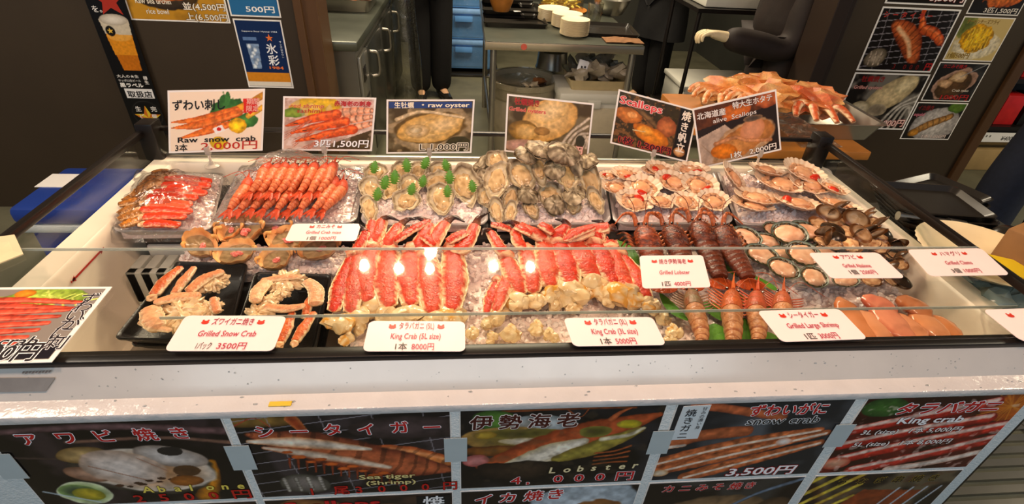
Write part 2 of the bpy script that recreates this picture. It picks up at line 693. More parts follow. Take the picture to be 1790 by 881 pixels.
# grey slotted block and white slab on the left of the tub
q = [at(u, v, z=0.80) for u, v in ((226, 445), (330, 446), (312, 480), (208, 478))]
x0, x1 = q[3].x + 0.01, q[2].x
y0, y1 = q[3].y, q[0].y
mg = mat('grey_plastic', '#b9bab0', rough=0.4)
blk = MB()
blk.bx(x0, x1, y0, y0 + 0.02, TFZ + 0.012, 0.80, 0.003)
for k in range(4):
    xx = lerp(x0, x1 - 0.022, k / 3)
    blk.bx(xx, xx + 0.022, y0, y1, 0.72, 0.80, 0.003)
blk.bx(x0 + .003, x1 - .003, y0 + .01, y1 - .005, TFZ, 0.774)
blk.bx(x0, x1, y1 - 0.012, y1, TFZ, 0.785, 0.002)
tag(blk.build('drain_block', mg), 'grey slotted plastic drain block standing at the left of the case floor', 'drain block')
tag(MB().bx(x0 + 0.01, x1 + 0.06, y1 + 0.012, y1 + 0.10, TFZ, 0.815, 0.004).build('white_riser', mat('white_plastic', '#dedbd2', rough=0.4)),
    'low white plastic riser behind the grey slotted block', 'riser')
# meltwater on the case floor
mw = MB()
nx, ny = 34, 26
vs = []
for j in range(ny):
    for i in range(nx):
        x, y = lerp(-0.68, -0.25, i / (nx - 1)), lerp(0.63, 0.9, j / (ny - 1))
        e = min(i, j, nx - 1 - i, ny - 1 - j)
        z = TFZ + 0.004 + 0.006 * noise.noise(Vector((x * 40, y * 14, 3))) if e else TFZ - 0.002
        vs.append(Vector((x, y, z)))
mw.add(vs, [(j * nx + i, j * nx + i + 1, (j + 1) * nx + i + 1, (j + 1) * nx + i) for j in range(ny - 1) for i in range(nx - 1)])
tag(mw.build('meltwater', mat('meltwater', '#8c8378', rough=0.06, var=0.35, scale=18, bump=0.3, bscale=30)), 'rippled meltwater on the bare case floor left of the black trays', 'water', kind='stuff')

# glass lid: two sliding panes over the front half
lid = empty('glass_lid', (0.1, 0.66, 0.953), 'flat clear glass lid over the front half of the case, carrying the white price cards', 'glass lid')
for (y0, y1, z0, nm) in ((0.532, 0.782, 0.9535, 'upper_pane'), (0.545, 0.612, 0.9475, 'front_pane')):
    o = MB().bx(-0.80 if nm == 'upper_pane' else -0.45, 1.02 if nm == 'upper_pane' else 0.95, y0, y1, z0, z0 + 0.005).build(nm, m_glass, None, False)
    o.parent = lid
    o.matrix_parent_inverse = Matrix.Translation((-0.1, -0.66, -0.953))
    e = MB().bx(-0.80 if nm == 'upper_pane' else -0.45, 1.02 if nm == 'upper_pane' else 0.95, y1, y1 + 0.0012, z0, z0 + 0.005).build('polished_edge', m_gedge, None, False)
    e.parent = lid
    e.matrix_parent_inverse = Matrix.Translation((-0.1, -0.66, -0.953))
LIDZ = 0.9587

# drain grate on the floor by the right front corner
g = MB()
gc = at(1760, 850, z=0.03)
for k in range(14):
    g.bx(gc.x - 0.3, gc.x + 0.3, gc.y - 0.28 + k * 0.045, gc.y - 0.28 + k * 0.045 + 0.025, 0.0, 0.012)
g.bx(gc.x - 0.32, gc.x - 0.29, gc.y - 0.3, gc.y + 0.36, 0, 0.014).bx(gc.x + 0.29, gc.x + 0.32, gc.y - 0.3, gc.y + 0.36, 0, 0.014)
tag(g.build('floor_grate', m_steel, None, False), 'steel slotted grate on the floor at the right front corner of the case', 'grate')

# ceiling spot lamps above the opening (the hot reflections in the lid)
m_bulb = mat('lit_bulb', (1.0, 0.72, 0.38), emit=4.0, var=0.0)
tag(MB().bx(-0.9, 0.75, 2.235, 2.275, LAMP_Z + 0.16, LAMP_Z + 0.19, 0.003).bx(-0.5, -0.48, 2.245, 2.265, LAMP_Z + 0.19, 2.75).bx(0.3, 0.32, 2.245, 2.265, LAMP_Z + 0.19, 2.75).build('lamp_track', m_blk),
    'black lamp track hung from the ceiling above the case', 'lamp track')
for k, (x, y) in enumerate(LAMPS):
    d = (Vector((x * 0.7 + 0.05, 0.9, 0.85)) - Vector((x, y, LAMP_Z))).normalized()
    M = Matrix.Translation((x, y, LAMP_Z)) @ d.to_track_quat('-Z', 'Y').to_matrix().to_4x4()
    e = empty('spot_lamp', label=f'black spot lamp on the ceiling track, {ordn(k, 5)} of five', cat='lamp', group='spot lamps on the track', mtx=M)
    MB().lathe([(0.03, 0.12), (0.034, 0.1), (0.042, 0.0), (0.039, 0.0), (0.03, 0.06), (0.0, 0.07)], 24).build('lamp_housing', m_blk, e)
    MB().lathe([(0.0, 0.004), (0.016, 0.008), (0.024, 0.02), (0.020, 0.04), (0.0, 0.055)], 20).build('bulb', m_bulb, e)
    MB().tube([(0, 0, 0.11), (0, 0, 0.15), (0, 0, 0.17)], 0.008, 8, (1, 0, 0)).build('stem', m_blk, e)
    ld = bpy.data.lights.new('spot_lamp_light', 'SPOT')
    ld.energy, ld.color, ld.spot_size, ld.spot_blend, ld.shadow_soft_size = LAMP_W, (1.0, 0.76, 0.5), 1.5, 0.5, 0.02
    lo = bpy.data.objects.new('spot_lamp_light', ld)
    link(lo)
    lo.matrix_world = M @ Matrix.Translation((0, 0, -0.01))
pl_ = bpy.data.lights.new('kitchen_fill', 'POINT')  # added point fill that brightens the kitchen, not one of the track lamps
pl_.energy, pl_.color, pl_.shadow_soft_size = 26, (1.0, 0.78, 0.52), 0.03
po_ = bpy.data.objects.new('kitchen_fill', pl_)
link(po_)
po_.location = (LAMPS[2][0], LAMPS[2][1] + .07, LAMP_Z - .06)

# ------------------------------------------------------------------ printed pictures


def vnoise(W, H, sc, seed):
    r = np.random.RandomState(seed)
    out = np.zeros((H, W))
    amp, tot = 1.0, 0.0
    for o in range(3):
        g = max(2, int(sc * 2 ** o))
        gy = max(2, int(g * H / W) + 1)
        a = r.rand(gy + 1, g + 1)
        ys, xs = np.linspace(0, gy - 1e-6, H), np.linspace(0, g - 1e-6, W)
        yi, xi = ys.astype(int), xs.astype(int)
        fy, fx = (ys - yi)[:, None], (xs - xi)[None]
        fy, fx = fy * fy * (3 - 2 * fy), fx * fx * (3 - 2 * fx)
        v = (a[yi][:, xi] * (1 - fx) + a[yi][:, xi + 1] * fx) * (1 - fy) + (a[yi + 1][:, xi] * (1 - fx) + a[yi + 1][:, xi + 1] * fx) * fy
        out += amp * v
        tot += amp
        amp *= 0.5
    return out / tot


class Pic:
    """a small printed picture, painted into the print layer of a sheet; u right, v down, both 0..1"""

    def __init__(s, W, H, bgc, seed=1):
        s.W, s.H, s.seed = W, H, seed
        s.asp = W / H
        s.U, s.V = np.meshgrid(np.linspace(0, 1, W), np.linspace(0, 1, H))
        s.a = np.zeros((H, W, 3)) + np.array(hx(bgc))
        s.k = 0

    def n(s, sc):
        s.k += 1
        return vnoise(s.W, s.H, sc, s.seed * 100 + s.k)

    def over(s, mask, col):
        m = np.clip(mask, 0, 1)[..., None]
        s.a = s.a * (1 - m) + np.asarray(col) * m
        return s

    def mottle(s, c, sc=8, lo=0.45, hi=0.7, al=0.8, sx=1):
        n = s.n(sc)
        return s.over(np.clip((n - lo) / (hi - lo), 0, 1) * al, hx(c))

    def ell(s, cu, cv, ru, rv, c1, c2=None, rot=0, rag=0.12, rsc=8, edge=0.06, tex=0.25, tsc=24):
        x, y = (s.U - cu) * s.asp, s.V - cv
        ca, sa = math.cos(math.radians(rot)), math.sin(math.radians(rot))
        p, q = (x * ca + y * sa) / (ru * s.asp), (-x * sa + y * ca) / rv
        d = np.sqrt(p * p + q * q) + (s.n(rsc) - 0.5) * rag * 2
        c1, c2 = np.array(hx(c1)), np.array(hx(c2 or c1))
        t = np.clip(d, 0, 1)[..., None] ** 2
        col = (c1 * (1 - t) + c2 * t) * (1 + (s.n(tsc)[..., None] - 0.5) * tex * 2)
        return s.over((1 - d) / edge, col)

    def stroke(s, pts, w0, w1, c1, c2=None, c3=None, rag=0.15, tex=0.3, bands=0, hi=0.0, mid=None):
        """tapered strip along pts (widths in v units); c1 centre, c2 rim, c3 far-end colour"""
        P = spl([(p[0] * s.asp, p[1], 0) for p in pts], max(10, 6 * len(pts)))
        X, Y = s.U * s.asp, s.V
        best = np.full(X.shape, 9.0)
        T = np.zeros(X.shape)
        S = np.zeros(X.shape)
        m = len(P) - 1
        for i in range(m):
            ax, ay = P[i].x, P[i].y
            dx, dy = P[i + 1].x - ax, P[i + 1].y - ay
            L = dx * dx + dy * dy + 1e-12
            t = np.clip(((X - ax) * dx + (Y - ay) * dy) / L, 0, 1)
            d = np.hypot(X - ax - t * dx, Y - ay - t * dy)
            sg = np.sign((X - ax) * dy - (Y - ay) * dx)
            b = d < best
            best = np.where(b, d, best)
            T = np.where(b, (i + t) / m, T)
            S = np.where(b, sg, S)
        w = w0 + (w1 - w0) * T
        if mid:
            w = w + (mid - (w0 + w1) / 2) * np.sin(np.pi * T)
        r = best / np.maximum(w, 1e-4) + (s.n(16) - 0.5) * rag * 2
        c1 = np.array(hx(c1))
        c2 = np.array(hx(c2)) if c2 else c1 * 0.7
        base = c1
        if c3:
            base = c1 * (1 - T[..., None]) + np.array(hx(c3)) * T[..., None]
        k = np.clip(r, 0, 1)[..., None] ** 2
        col = base * (1 - k) + c2 * k
        col = col * (1 + (s.n(30)[..., None] - 0.5) * tex * 2)
        if bands:
            bnd = (np.sin(T * bands * 2 * np.pi + r * 1.4) > 0.72)[..., None]
            col = np.where(bnd, col * 0.72, col)
        if hi:
            col = col + hi * np.clip(1 - np.abs(r * S + 0.35) * 3, 0, 1)[..., None]
        return s.over((1 - r) / 0.12, np.clip(col, 0, 1))

    def line(s, a, b, w, c, al=1.0):
        ax, ay, bx_, by_ = a[0] * s.asp, a[1], b[0] * s.asp, b[1]
        X, Y = s.U * s.asp, s.V
        dx, dy = bx_ - ax, by_ - ay
        t = np.clip(((X - ax) * dx + (Y - ay) * dy) / (dx * dx + dy * dy + 1e-9), 0, 1)
        d = np.hypot(X - ax - t * dx, Y - ay - t * dy)
        return s.over(np.clip((w - d) / (w * 0.5), 0, 1) * al, hx(c))

    def poly(s, pts, c, tex=0.1):
        X, Y = s.U, s.V
        ins = np.zeros(X.shape, bool)
        k = len(pts)
        for i in range(k):
            (x1, y1), (x2, y2) = pts[i], pts[(i + 1) % k]
            cond = ((y1 > Y) != (y2 > Y))
            xi = (x2 - x1) * (Y - y1) / ((y2 - y1) if abs(y2 - y1) > 1e-9 else 1e-9) + x1
            ins ^= cond & (X < xi)
        col = np.array(hx(c)) * (1 + (s.n(20)[..., None] - 0.5) * tex * 2)
        return s.over(ins.astype(float), np.clip(col, 0, 1))

    def grill(s, n1=9, n2=5, c='#8d8d90', ang=0.25, w=0.006):
        for i in range(n1):
            v = i / (n1 - 1) * 1.4 - 0.2
            s.line((-0.1, v + ang * 0.5), (1.1, v - ang * 0.5), w, c, 0.9)
        for i in range(n2):
            u = i / (n2 - 1) * 1.2 - 0.1
            s.line((u, -0.1), (u + 0.12, 1.1), w, c, 0.7)
        return s

    def legs(s, L, c1, c2, c3=None, **k):
        for (pts, w0, w1) in L:
            s.stroke(pts, w0, w1, c1, c2, c3, **k)
        return s

    def prawn(s, x, y, ln, ang, w, c1='#e07030', c2='#a83a18', bands=7):
        a = math.radians(ang)
        dx, dy = math.cos(a) * ln / s.asp, math.sin(a) * ln
        nx, ny = -math.sin(a) * ln * 0.12 / s.asp, math.cos(a) * ln * 0.12
        for k in (-1, 1):
            s.stroke([(x, y), (x - dx * .25, y - dy * .25 + k * ny * .5)], 0.008, 0.003, c1, c2)
        s.stroke([(x, y), (x + dx * .35, y + dy * .35), (x + dx * .7 - nx, y + dy * .7 - ny), (x + dx, y + dy)], w * .8, w * .35, c1, c2, bands=bands, hi=0.15, mid=w)
        s.stroke([(x + dx, y + dy), (x + dx * 1.12 + nx, y + dy * 1.12 + ny)], w * .35, w * .5, c2, c1)
        return s


m_print = mat('gloss_print', '#ffffff', rough=0.30, var=0.0, attr=True, spec=0.45)
m_sheet = mat('laminated_white_card', '#f3efe8', rough=0.32, var=0.02)
m_sheet_black = mat('laminated_black_card', '#14120f', rough=0.32, var=0.05)


def sheet(name, q, label, cat, group=None, th=0.0012, base=None, rr=0.0, pic=None, box=(0.02, 0.03, 0.98, 0.97), holder=None):
    """a printed card: q = TL, TR, BR, BL corners of its face"""
    q = [Vector(p) for p in q]
    n = (q[1] - q[0]).cross(q[0] - q[3]).normalized()
    ring = rq(q, rr, 5, ru=rr * (q[1] - q[0]).length / (q[3] - q[0]).length) if rr else [q[3], q[2], q[1], q[0]]
    mb = MB().loops([[p - n * th for p in ring], ring], cap0=True, cap1=True)
    if (ring[1] - ring[0]).cross(ring[2] - ring[1]).dot(n) < 0:
        mb.f = [f[::-1] for f in mb.f]
    o = mb.build(name, base or m_sheet, None, False)
    tag(o, label, cat, group)
    if pic is not None:
        add_pic(o, q, n, pic, box)
    return o, q


def add_pic(o, q, n, pic, box, name='picture', z=0.0003):
    W, H = pic.W, pic.H
    u0, v0, u1, v1 = box
    U = (u0 + (u1 - u0) * pic.U)[..., None]
    V = (v0 + (v1 - v0) * pic.V)[..., None]
    Q = [np.array(p) for p in q]
    P = Q[0] * (1 - U) * (1 - V) + Q[1] * U * (1 - V) + Q[2] * U * V + Q[3] * (1 - U) * V + np.array(n) * z
    me = bpy.data.meshes.new(name)
    idx = np.arange(W * H).reshape(H, W)
    F = np.stack([idx[1:, :-1], idx[1:, 1:], idx[:-1, 1:], idx[:-1, :-1]], -1).reshape(-1, 4)
    me.vertices.add(W * H)
    me.vertices.foreach_set('co', P.reshape(-1))
    me.loops.add(F.size)
    me.loops.foreach_set('vertex_index', F.ravel())
    me.polygons.add(len(F))
    me.polygons.foreach_set('loop_start', np.arange(0, F.size, 4))
    me.update(calc_edges=True)
    ca = me.color_attributes.new('Col', 'FLOAT_COLOR', 'POINT')
    arr = np.ones((W * H, 4), np.float32)
    arr[:, :3] = lin(np.clip(pic.a, 0, 1)).reshape(-1, 3)
    ca.data.foreach_set('color', arr.ravel())
    me.materials.append(m_print)
    p = bpy.data.objects.new(name, me)
    link(p, o)
    return p


PW, PH = 200, 138
RED, WHT, BLK, YEL = '#c01818', '#ffffff', '#120d0a', '#f2dc60'


def pic_abalone():
    p = Pic(PW, PH, '#17110f', 1)
    p.mottle('#4a3a3c', 5, .5, .7, .7)
    p.stroke([(-.05, .10), (.5, .06), (1.05, .16)], .03, .05, '#6d5050', '#2a1c1c')
    p.stroke([(.3, .22), (.7, .2), (1.0, .28)], .02, .025, '#7c5a48', '#2a1c1c')
    p.stroke([(-.05, .36), (.3, .42)], .012, .012, '#463630')
    p.stroke([(.78, .95), (.85, .7), (.88, .5)], .09, .03, '#d08418', '#4a2a0c')
    p.ell(.56, .6, .34, .3, '#8a7060', '#2c2a22', rot=8)
    p.ell(.57, .585, .31, .265, '#c08a5a', '#d9cfc0', rot=8)
    p.ell(.33, .37, .12, .1, '#c0a068', '#6a5028', rot=-10)
    p.ell(.70, .42, .17, .13, '#d8d0c8', '#8a7a6c', rot=20)
    p.ell(.72, .36, .05, .05, '#2a2624', rag=.4)
    p.ell(.75, .6, .06, .06, '#5a3c22', rag=.5)
    p.ell(.29, .60, .10, .085, '#b98f74', '#7a543c', rot=25)
    p.ell(.46, .55, .20, .22, '#e0d2c6', '#b69880', rot=20, rag=.2)
    p.line((.32, .5), (.56, .72), .006, '#a06848')
    p.line((.55, .42), (.66, .6), .005, '#a87458')
    for k in range(9):
        p.ell(.40 + .035 * k + .01 * (k % 3), .76 - .012 * k + .03 * (k % 2), .02, .016, '#4a3020', rag=.6)
    p.ell(.72, .73, .08, .07, '#b06a28', '#7a4418')
    p.ell(.22, .84, .13, .15, '#86a050', '#e0e6c0', rot=15)
    p.ell(.20, .82, .10, .10, '#3a4a38', '#8fae60', rot=15)
    p.ell(.235, .855, .075, .08, '#d8c030', '#8a8a28', rot=15)
    p.line((.04, .80), (.26, .97), .012, '#cfe0e6', .8)
    return p


def pic_tiger(small=False):
    p = Pic(PW, PH, '#1c1716', 2)
    p.mottle('#54484a', 6, .5, .7, .6)
    p.ell(.12, .05, .2, .08, '#8a6a30', '#4a3418')
    p.grill(12, 6, '#a09aa0', .3, .005)
    p.ell(.80, .18, .3, .14, '#4a3c3c', '#2a2220')
    p.prawn(.98, .62, 1.05, 203, .095, '#d88040', '#a84420', 9)
    p.stroke([(.05, .2), (.3, .35), (.72, .62), (.98, .72)], .03, .05, '#b86038', '#5a2418', mid=.2, bands=12)
    p.stroke([(.04, .28), (.3, .32), (.6, .42)], .02, .02, '#e6d8c4', '#c87840', mid=.07)
    p.stroke([(.1, .36), (.35, .48), (.68, .66)], .02, .03, '#dcc8b0', '#a04a20', mid=.055)
    for k in range(14):
        x = .2 + k * .04
        p.stroke([(x, .5 + k * .02), (x - .01, .62 + k * .022)], .012, .006, '#8a3a1c', '#4a1c10')
    for k in range(10):
        p.ell(.2 + .05 * k, .42 + .035 * k + .03 * (k % 3), .03, .02, '#d86a28', '#b04818', rag=.5)
    p.stroke([(.0, .1), (.1, .02), (.16, .12)], .006, .004, '#b04830')
    p.ell(.24, .84, .13, .13, '#8a8078', '#3c3a30', rot=10)
    for k in range(4):
        p.stroke([(.14 + k * .06, .76), (.15 + k * .06, .93)], .018, .015, '#b8b0a4', '#57503f', bands=5)
    return p


def pic_lobster():
    p = Pic(PW, PH, '#14110f', 3)
    p.mottle('#333237', 4, .5, .7, .7)
    p.stroke([(.2, .03), (.6, .02), (.85, .03)], .012, .01, '#8a4420')
    p.stroke([(.5, .01), (.58, .12), (.62, .02)], .005, .004, '#a05028')
    p.ell(.18, .14, .14, .12, '#5d8a34', '#2c4a1c', rot=20)
    p.ell(.38, .2, .18, .12, '#b9c0c0', '#7c8484')
    p.ell(.27, .36, .29, .15, '#7a6a30', '#b08444', rot=4)
    p.ell(.3, .3, .2, .07, '#4f4a1e', '#8a7a34', rag=.3)
    p.ell(.12, .3, .06, .05, '#c9a83c', '#8a6a20')
    p.ell(.34, .4, .16, .05, '#e0d6c0', '#a89468', rot=5)
    p.ell(.2, .5, .2, .07, '#8f5a24', '#5a3012', rag=.3)
    p.stroke([(.1, .7), (.4, .5), (.7, .3), (.98, .12)], .04, .03, '#b8562c', '#7a3014', mid=.17)
    p.stroke([(.26, .72), (.45, .56), (.62, .42)], .08, .05, '#e2d8c4', '#bca878', mid=.12, hi=.1)
    p.stroke([(.5, .64), (.7, .5), (.9, .3)], .05, .04, '#9c8f3a', '#6d5a24', mid=.09)
    p.ell(.68, .3, .1, .08, '#4a481c', '#807a34', rag=.3)
    p.ell(.84, .22, .07, .06, '#d4c428', '#9a8a28', rag=.3)
    p.stroke([(.72, .4), (.85, .36), (.92, .28)], .03, .02, '#dad2b4', '#a89a60')
    p.stroke([(.74, .16), (.78, .08), (.83, .03)], .03, .008, '#c86a3a', '#8a3a1c')
    for k in range(4):
        p.stroke([(.88, .5 + k * .07), (.8, .56 + k * .05), (.7, .58 + k * .05)], .014, .01, '#a8562a', '#5a2a12')
    p.ell(.08, .62, .07, .08, '#d48a84', '#a04a44')
    p.ell(.3, .78, .25, .14, '#3a2c20', '#18120e', rag=.3)
    p.mottle('#5a4a34', 14, .62, .72, .35)
    p.ell(.5, .8, .05, .06, '#15100c')
    return p


def pic_snow():
    p = Pic(PW, PH, '#25272b', 4)
    p.mottle('#7c8288', 4, .5, .75, .55)
    p.stroke([(.1, .02), (.35, .1), (.62, .2)], .05, .05, '#c4683c', '#84402a')
    p.stroke([(-.05, .52), (.2, .4), (.45, .36)], .09, .07, '#c0683c', '#7a3a20')
    p.stroke([(-.05, .56), (.12, .52)], .03, .02, '#e6d8c8', '#c07850')
    for (a, b, w) in ((((-.05, .78), (.4, .55), (.9, .38)), .085, 1), (((0, .88), (.4, .68), (.95, .42)), .08, 2), (((.2, .97), (.5, .8), (.95, .55)), .085, 3)):
        p.stroke(a, b * .8, b * .5, '#c8703e', '#8f4424', tex=.5, mid=b)
        p.stroke([(x, y + .01) for x, y in a], .018, .02, '#ecd8c4', '#cc8258', tex=.3)
    p.ell(.72, .52, .06, .06, '#e8e6e2', '#cc9070', rag=.5)
    p.ell(.04, .9, .05, .05, '#ecdcc0', '#c89058')
    return p


def pic_king(w=PW, h=PH):
    p = Pic(w, h, '#33150e', 5)
    p.mottle('#7a1c14', 5, .4, .7, .8)
    p.ell(.14, .12, .14, .12, '#3f6a2a', '#22401a')
    p.ell(.95, .16, .2, .22, '#c8641c', '#8a3a10', rag=.35)
    for k in range(30):
        a = rng.uniform(0, 6.28)
        p.line((.93, .16), (.93 + .2 * math.cos(a), .16 + .22 * math.sin(a)), .006, '#e0882c', .7)
    for (a, w_, c) in ((((.0, .42), (.4, .26), (.8, .10)), .09, '#c02c20'), (((.0, .62), (.4, .45), (.85, .30)), .09, '#b8281c'), (((.05, .82), (.5, .6), (1.02, .40)), .11, '#c83020'),
                      (((.2, .98), (.6, .8), (1.02, .58)), .10, '#c43426')):
        p.stroke(a, w_ * .7, w_ * .8, c, '#6a120c', tex=.4)
        p.stroke([(x, y - .03) for x, y in a], .03, .035, '#ecc8b8', '#cc5a48', tex=.4)
    p.ell(.06, .86, .10, .09, '#d8a080', '#a83824')
    p.stroke([(.45, .99), (.75, .9), (1.0, .78)], .05, .04, '#ead8c8', '#c08a70')
    p.mottle('#f4dccc', 20, .66, .74, .5)
    return p


def pic_grid_simple(kind, W=150, H=104, seed=9):
    p = Pic(W, H, '#1d1613', seed)
    if kind == 'scallopgrill':
        p.mottle('#5a4030', 6, .5, .7, .7)
        p.ell(.2, .3, .25, .3, '#c08850', '#6a4020')
        p.ell(.6, .4, .3, .3, '#d8a468', '#7a4c28')
    if kind == 'squid':
        p.ell(.72, .4, .38, .5, '#c8d4dc', '#96a4ac')
        p.ell(.78, .5, .2, .3, '#c08a4c', '#7a4a20', rag=.25)
    if kind == 'miso':
        p.mottle('#4a4a46', 5, .5, .7, .7)
        p.ell(.5, .62, .46, .4, '#b08a5c', '#5a4630')
        p.ell(.5, .68, .34, .3, '#c8b084', '#8a6a3c')
        p.ell(.55, .6, .16, .2, '#b8a040', '#7c7420', rag=.3)
        p.ell(.2, .7, .14, .14, '#e0d8c8', '#b0a088')
        p.stroke([(1.0, .02), (.75, .22), (.6, .42)], .03, .022, '#6a7a8c', '#30383f')
        p.ell(.9, .6, .16, .3, '#7c5c3c', '#3a2a1c')
    if kind == 'unagi':
        p.mottle('#8a7a5a', 5, .5, .7, .7)
        for k in range(5):
            p.stroke([(-.05, .95 - k * .2), (.35, .35 - k * .2)], .03, .03, '#e0c848', '#a88a20')
        p.poly([(.1, 1.0), (.4, .25), (.85, .3), (.6, 1.0)], '#8a3c18', .3)
        p.mottle('#5a2410', 12, .55, .7, .3)
        for k in range(4):
            p.line((.65 + .1 * k, .25), (.5 + .1 * k, .9), .015, '#b8c0c8')
    return p


def pic_oyster(raw=True):
    p = Pic(120, 84, '#4a3816', 7)
    p.mottle('#8a7c60', 8, .4, .7, .7)
    if raw:
        p.ell(.5, .55, .52, .42, '#c8b088', '#8a7450', rag=.35, rot=-8)
        p.ell(.5, .52, .44, .33, '#8a6a28', '#5c4418', rag=.12, rot=-8)
        p.ell(.5, .53, .41, .29, '#dcb878', '#c89848', rot=-10, rag=.1)
        p.ell(.66, .45, .25, .18, '#e6c48a', '#d0a458', rot=-20)
        p.ell(.34, .58, .16, .14, '#d8bc90', '#a88448', rag=.25)
        p.ell(.33, .57, .09, .07, '#e2cca0', '#b8965c', rag=.35)
        p.stroke([(.1, .35), (.4, .2), (.9, .32)], .04, .03, '#d8c098', '#9a8050')
        p.ell(.86, .85, .16, .16, '#3c3410')
    else:
        p.ell(.5, .35, .36, .38, '#e0b878', '#c89448', rot=-30, rag=.1)
        p.ell(.5, .2, .24, .2, '#ecca90', '#d8ac64', rot=-30)
        p.ell(.2, .6, .18, .2, '#b88c40', '#6a4c18', rag=.1)
        p.ell(.24, .62, .14, .15, '#dcb470', '#b88a40', rag=.1)
        p.ell(.42, .58, .1, .08, '#a87c40', '#8a6430')
        for k in range(5):
            p.stroke([(.6 + k * .07, 1.02), (.75 + k * .06, .6), (.98, .25 + k * .14)], .03, .03, '#c8b8a0', '#7a6a54')
        p.ell(.9, .7, .06, .12, '#3a3420')
        p.ell(.25, .9, .3, .14, '#c89c90', '#a07c60')
    return p


def pic_snowsign():
    p = Pic(140, 92, '#f6e2c8', 11)
    p.ell(.6, .3, .18, .22, '#3e7a34', '#28561f', rot=-25, rag=.45, rsc=14)
    p.ell(.62, .12, .03, .12, '#3e7a34')
    p.ell(.82, .5, .12, .12, '#4a8a38', '#2c5c22', rag=.4)
    p.stroke([(1.0, .08), (.8, .25), (.65, .34)], .06, .06, '#e8a428', '#c07818', tex=.3)
    p.stroke([(1.0, .28), (.85, .42)], .05, .05, '#eab438', '#c88a20')
    for (a, w) in ((((.02, .5), (.3, .46), (.72, .3)), .05), (((.02, .6), (.35, .54), (.75, .36)), .065), (((.1, .78), (.4, .66), (.68, .54)), .06)):
        p.stroke(a, .012, w, '#e8782c', '#c45018', tex=.35, mid=w * 1.1, hi=.1)
    p.ell(.74, .58, .1, .14, '#f0c81c', '#d89a10', rag=.2, rsc=16, tex=.4)
    p.ell(.53, .88, .10, .11, '#e8c828', '#c89c18', rag=.2, rsc=16)
    p.poly([(.46, .62), (.56, .56), (.6, .66), (.5, .72)], '#f4f0ea', .02)
    p.ell(.53, .635, .026, .032, '#d02018', tex=.0)
    p.poly([(.79, .13), (.94, .12), (.945, .36), (.90, .36), (.87, .40), (.84, .36), (.795, .37)], '#d82818', .03)
    return p


def pic_shrimpsign():
    p = Pic(140, 92, '#d8b8a4', 12)
    p.mottle('#a88878', 10, .45, .7, .8)
    p.mottle('#f0e0d8', 16, .6, .75, .6)
    p.ell(.3, .16, .3, .2, '#e8c020', '#c89c14', rag=.35)
    p.ell(.1, .28, .14, .1, '#88a030', '#5a7a20', rag=.3)
    p.poly([(.55, .88), (1, .6), (1, 1), (.5, 1)], '#4c3a18', .2)
    p.mottle('#cfb8ac', 14, .58, .68, .5)
    for (y, k) in ((.30, 0), (.44, 1), (.60, 2)):
        o = .0 + .10 * k
        p.stroke([(.98, y - .08 - .02 * k), (.75, y - .06 + .02 * k), (.5 + o, y + .03)], .05, .09, '#f0b490', '#d87848', bands=6, mid=.085)
        p.stroke([(.58 + o, y + .0), (.3 + o, y + .1), (.02 + o * .6, y + .24)], .10, .02, '#e8601c', '#b83a10', tex=.35, mid=.085, hi=.12)
        for j in range(4):
            p.stroke([(.3 + o, y + .12), (.1 + o, y + .3 + .03 * j), (0 + o, y + .38 + .05 * j)], .01, .005, '#d87858')
        p.ell(.13 + o, y + .19, .03, .012, '#3a2a18')
    p.poly([(.68, .04), (.98, .04), (.98, .12), (.68, .12)], '#d8a498', .02)
    return p


def pic_scallopsign(alive):
    p = Pic(140, 92, '#3a2c10', 13 + alive)
    if not alive:
        p.mottle('#8a5c30', 24, .5, .6, .8)
        p.poly([(0, 0), (.8, 0), (.8, .35), (0, .3)], '#3a2e12', .2)
        p.mottle('#b87838', 30, .62, .7, .5)
        p.ell(.16, .4, .18, .16, '#d88438', '#9c5418', rag=.2)
        p.ell(.2, .38, .07, .06, '#e8a058')
        p.stroke([(.2, .2), (.45, .4), (.75, .75)], .06, .05, '#7a5a34', '#3c2c18')
        p.ell(.66, .45, .13, .2, '#c0703c', '#8a4420', rag=.2)
        p.ell(.47, .68, .26, .18, '#e88c20', '#b05c10', rag=.2, rot=15)
        p.ell(.4, .62, .12, .1, '#f0a840', '#d07c18')
        p.stroke([(.24, .66), (.4, .64)], .01, .006, '#f8e0a0')
        p.poly([(.79, .0), (1, .0), (1, 1), (.79, 1)], '#1c140c', .05)
        p.line((.795, 0), (.795, 1), .006, '#c89858')
        p.ell(.89, .86, .08, .10, '#e0b078', '#8a5428', rag=.15)
        p.ell(.87, .84, .04, .05, '#ecc898')
    else:
        p.a[:] = hx('#2a1e18')
        p.poly([(0, .0), (1, .0), (1, .2), (0, .36)], '#5a3018', .3)
        p.ell(.5, .18, .2, .14, '#d8742c', '#a04818', rag=.3)
        p.ell(.9, .1, .2, .14, '#c86a38', '#8a4020', rag=.3)
        p.poly([(0, .5), (.35, .36), (.5, .6), (.2, 1), (0, 1)], '#b8a08c', .2)
        p.ell(.55, .72, .46, .32, '#d8b890', '#a88058', rot=-16, rag=.15)
        for k in range(8):
            p.line((.2, .95), (.02 + k * .03, .6 + .05 * k), .006, '#8a6a4c', .5)
        p.ell(.58, .68, .38, .25, '#c88848', '#a86830', rot=-16, rag=.2)
        p.ell(.3, .82, .17, .13, '#e8821c', '#c06414', rot=10, rag=.15)
        p.ell(.68, .56, .17, .2, '#dc9870', '#c07c50', rot=-18, rag=.06, tex=.12)
        p.ell(.7, .36, .12, .06, '#4a4038', '#8a6a4c', rag=.3)
        p.stroke([(.2, .66), (.45, .62), (.6, .72), (.9, .8)], .04, .03, '#c88a5c', '#96582c')
    return p


# ---- front panel price posters
FY = 0.4743
KF = FY / 0.4868


def zf(z):
    return 1.5 - (1.5 - z) * KF



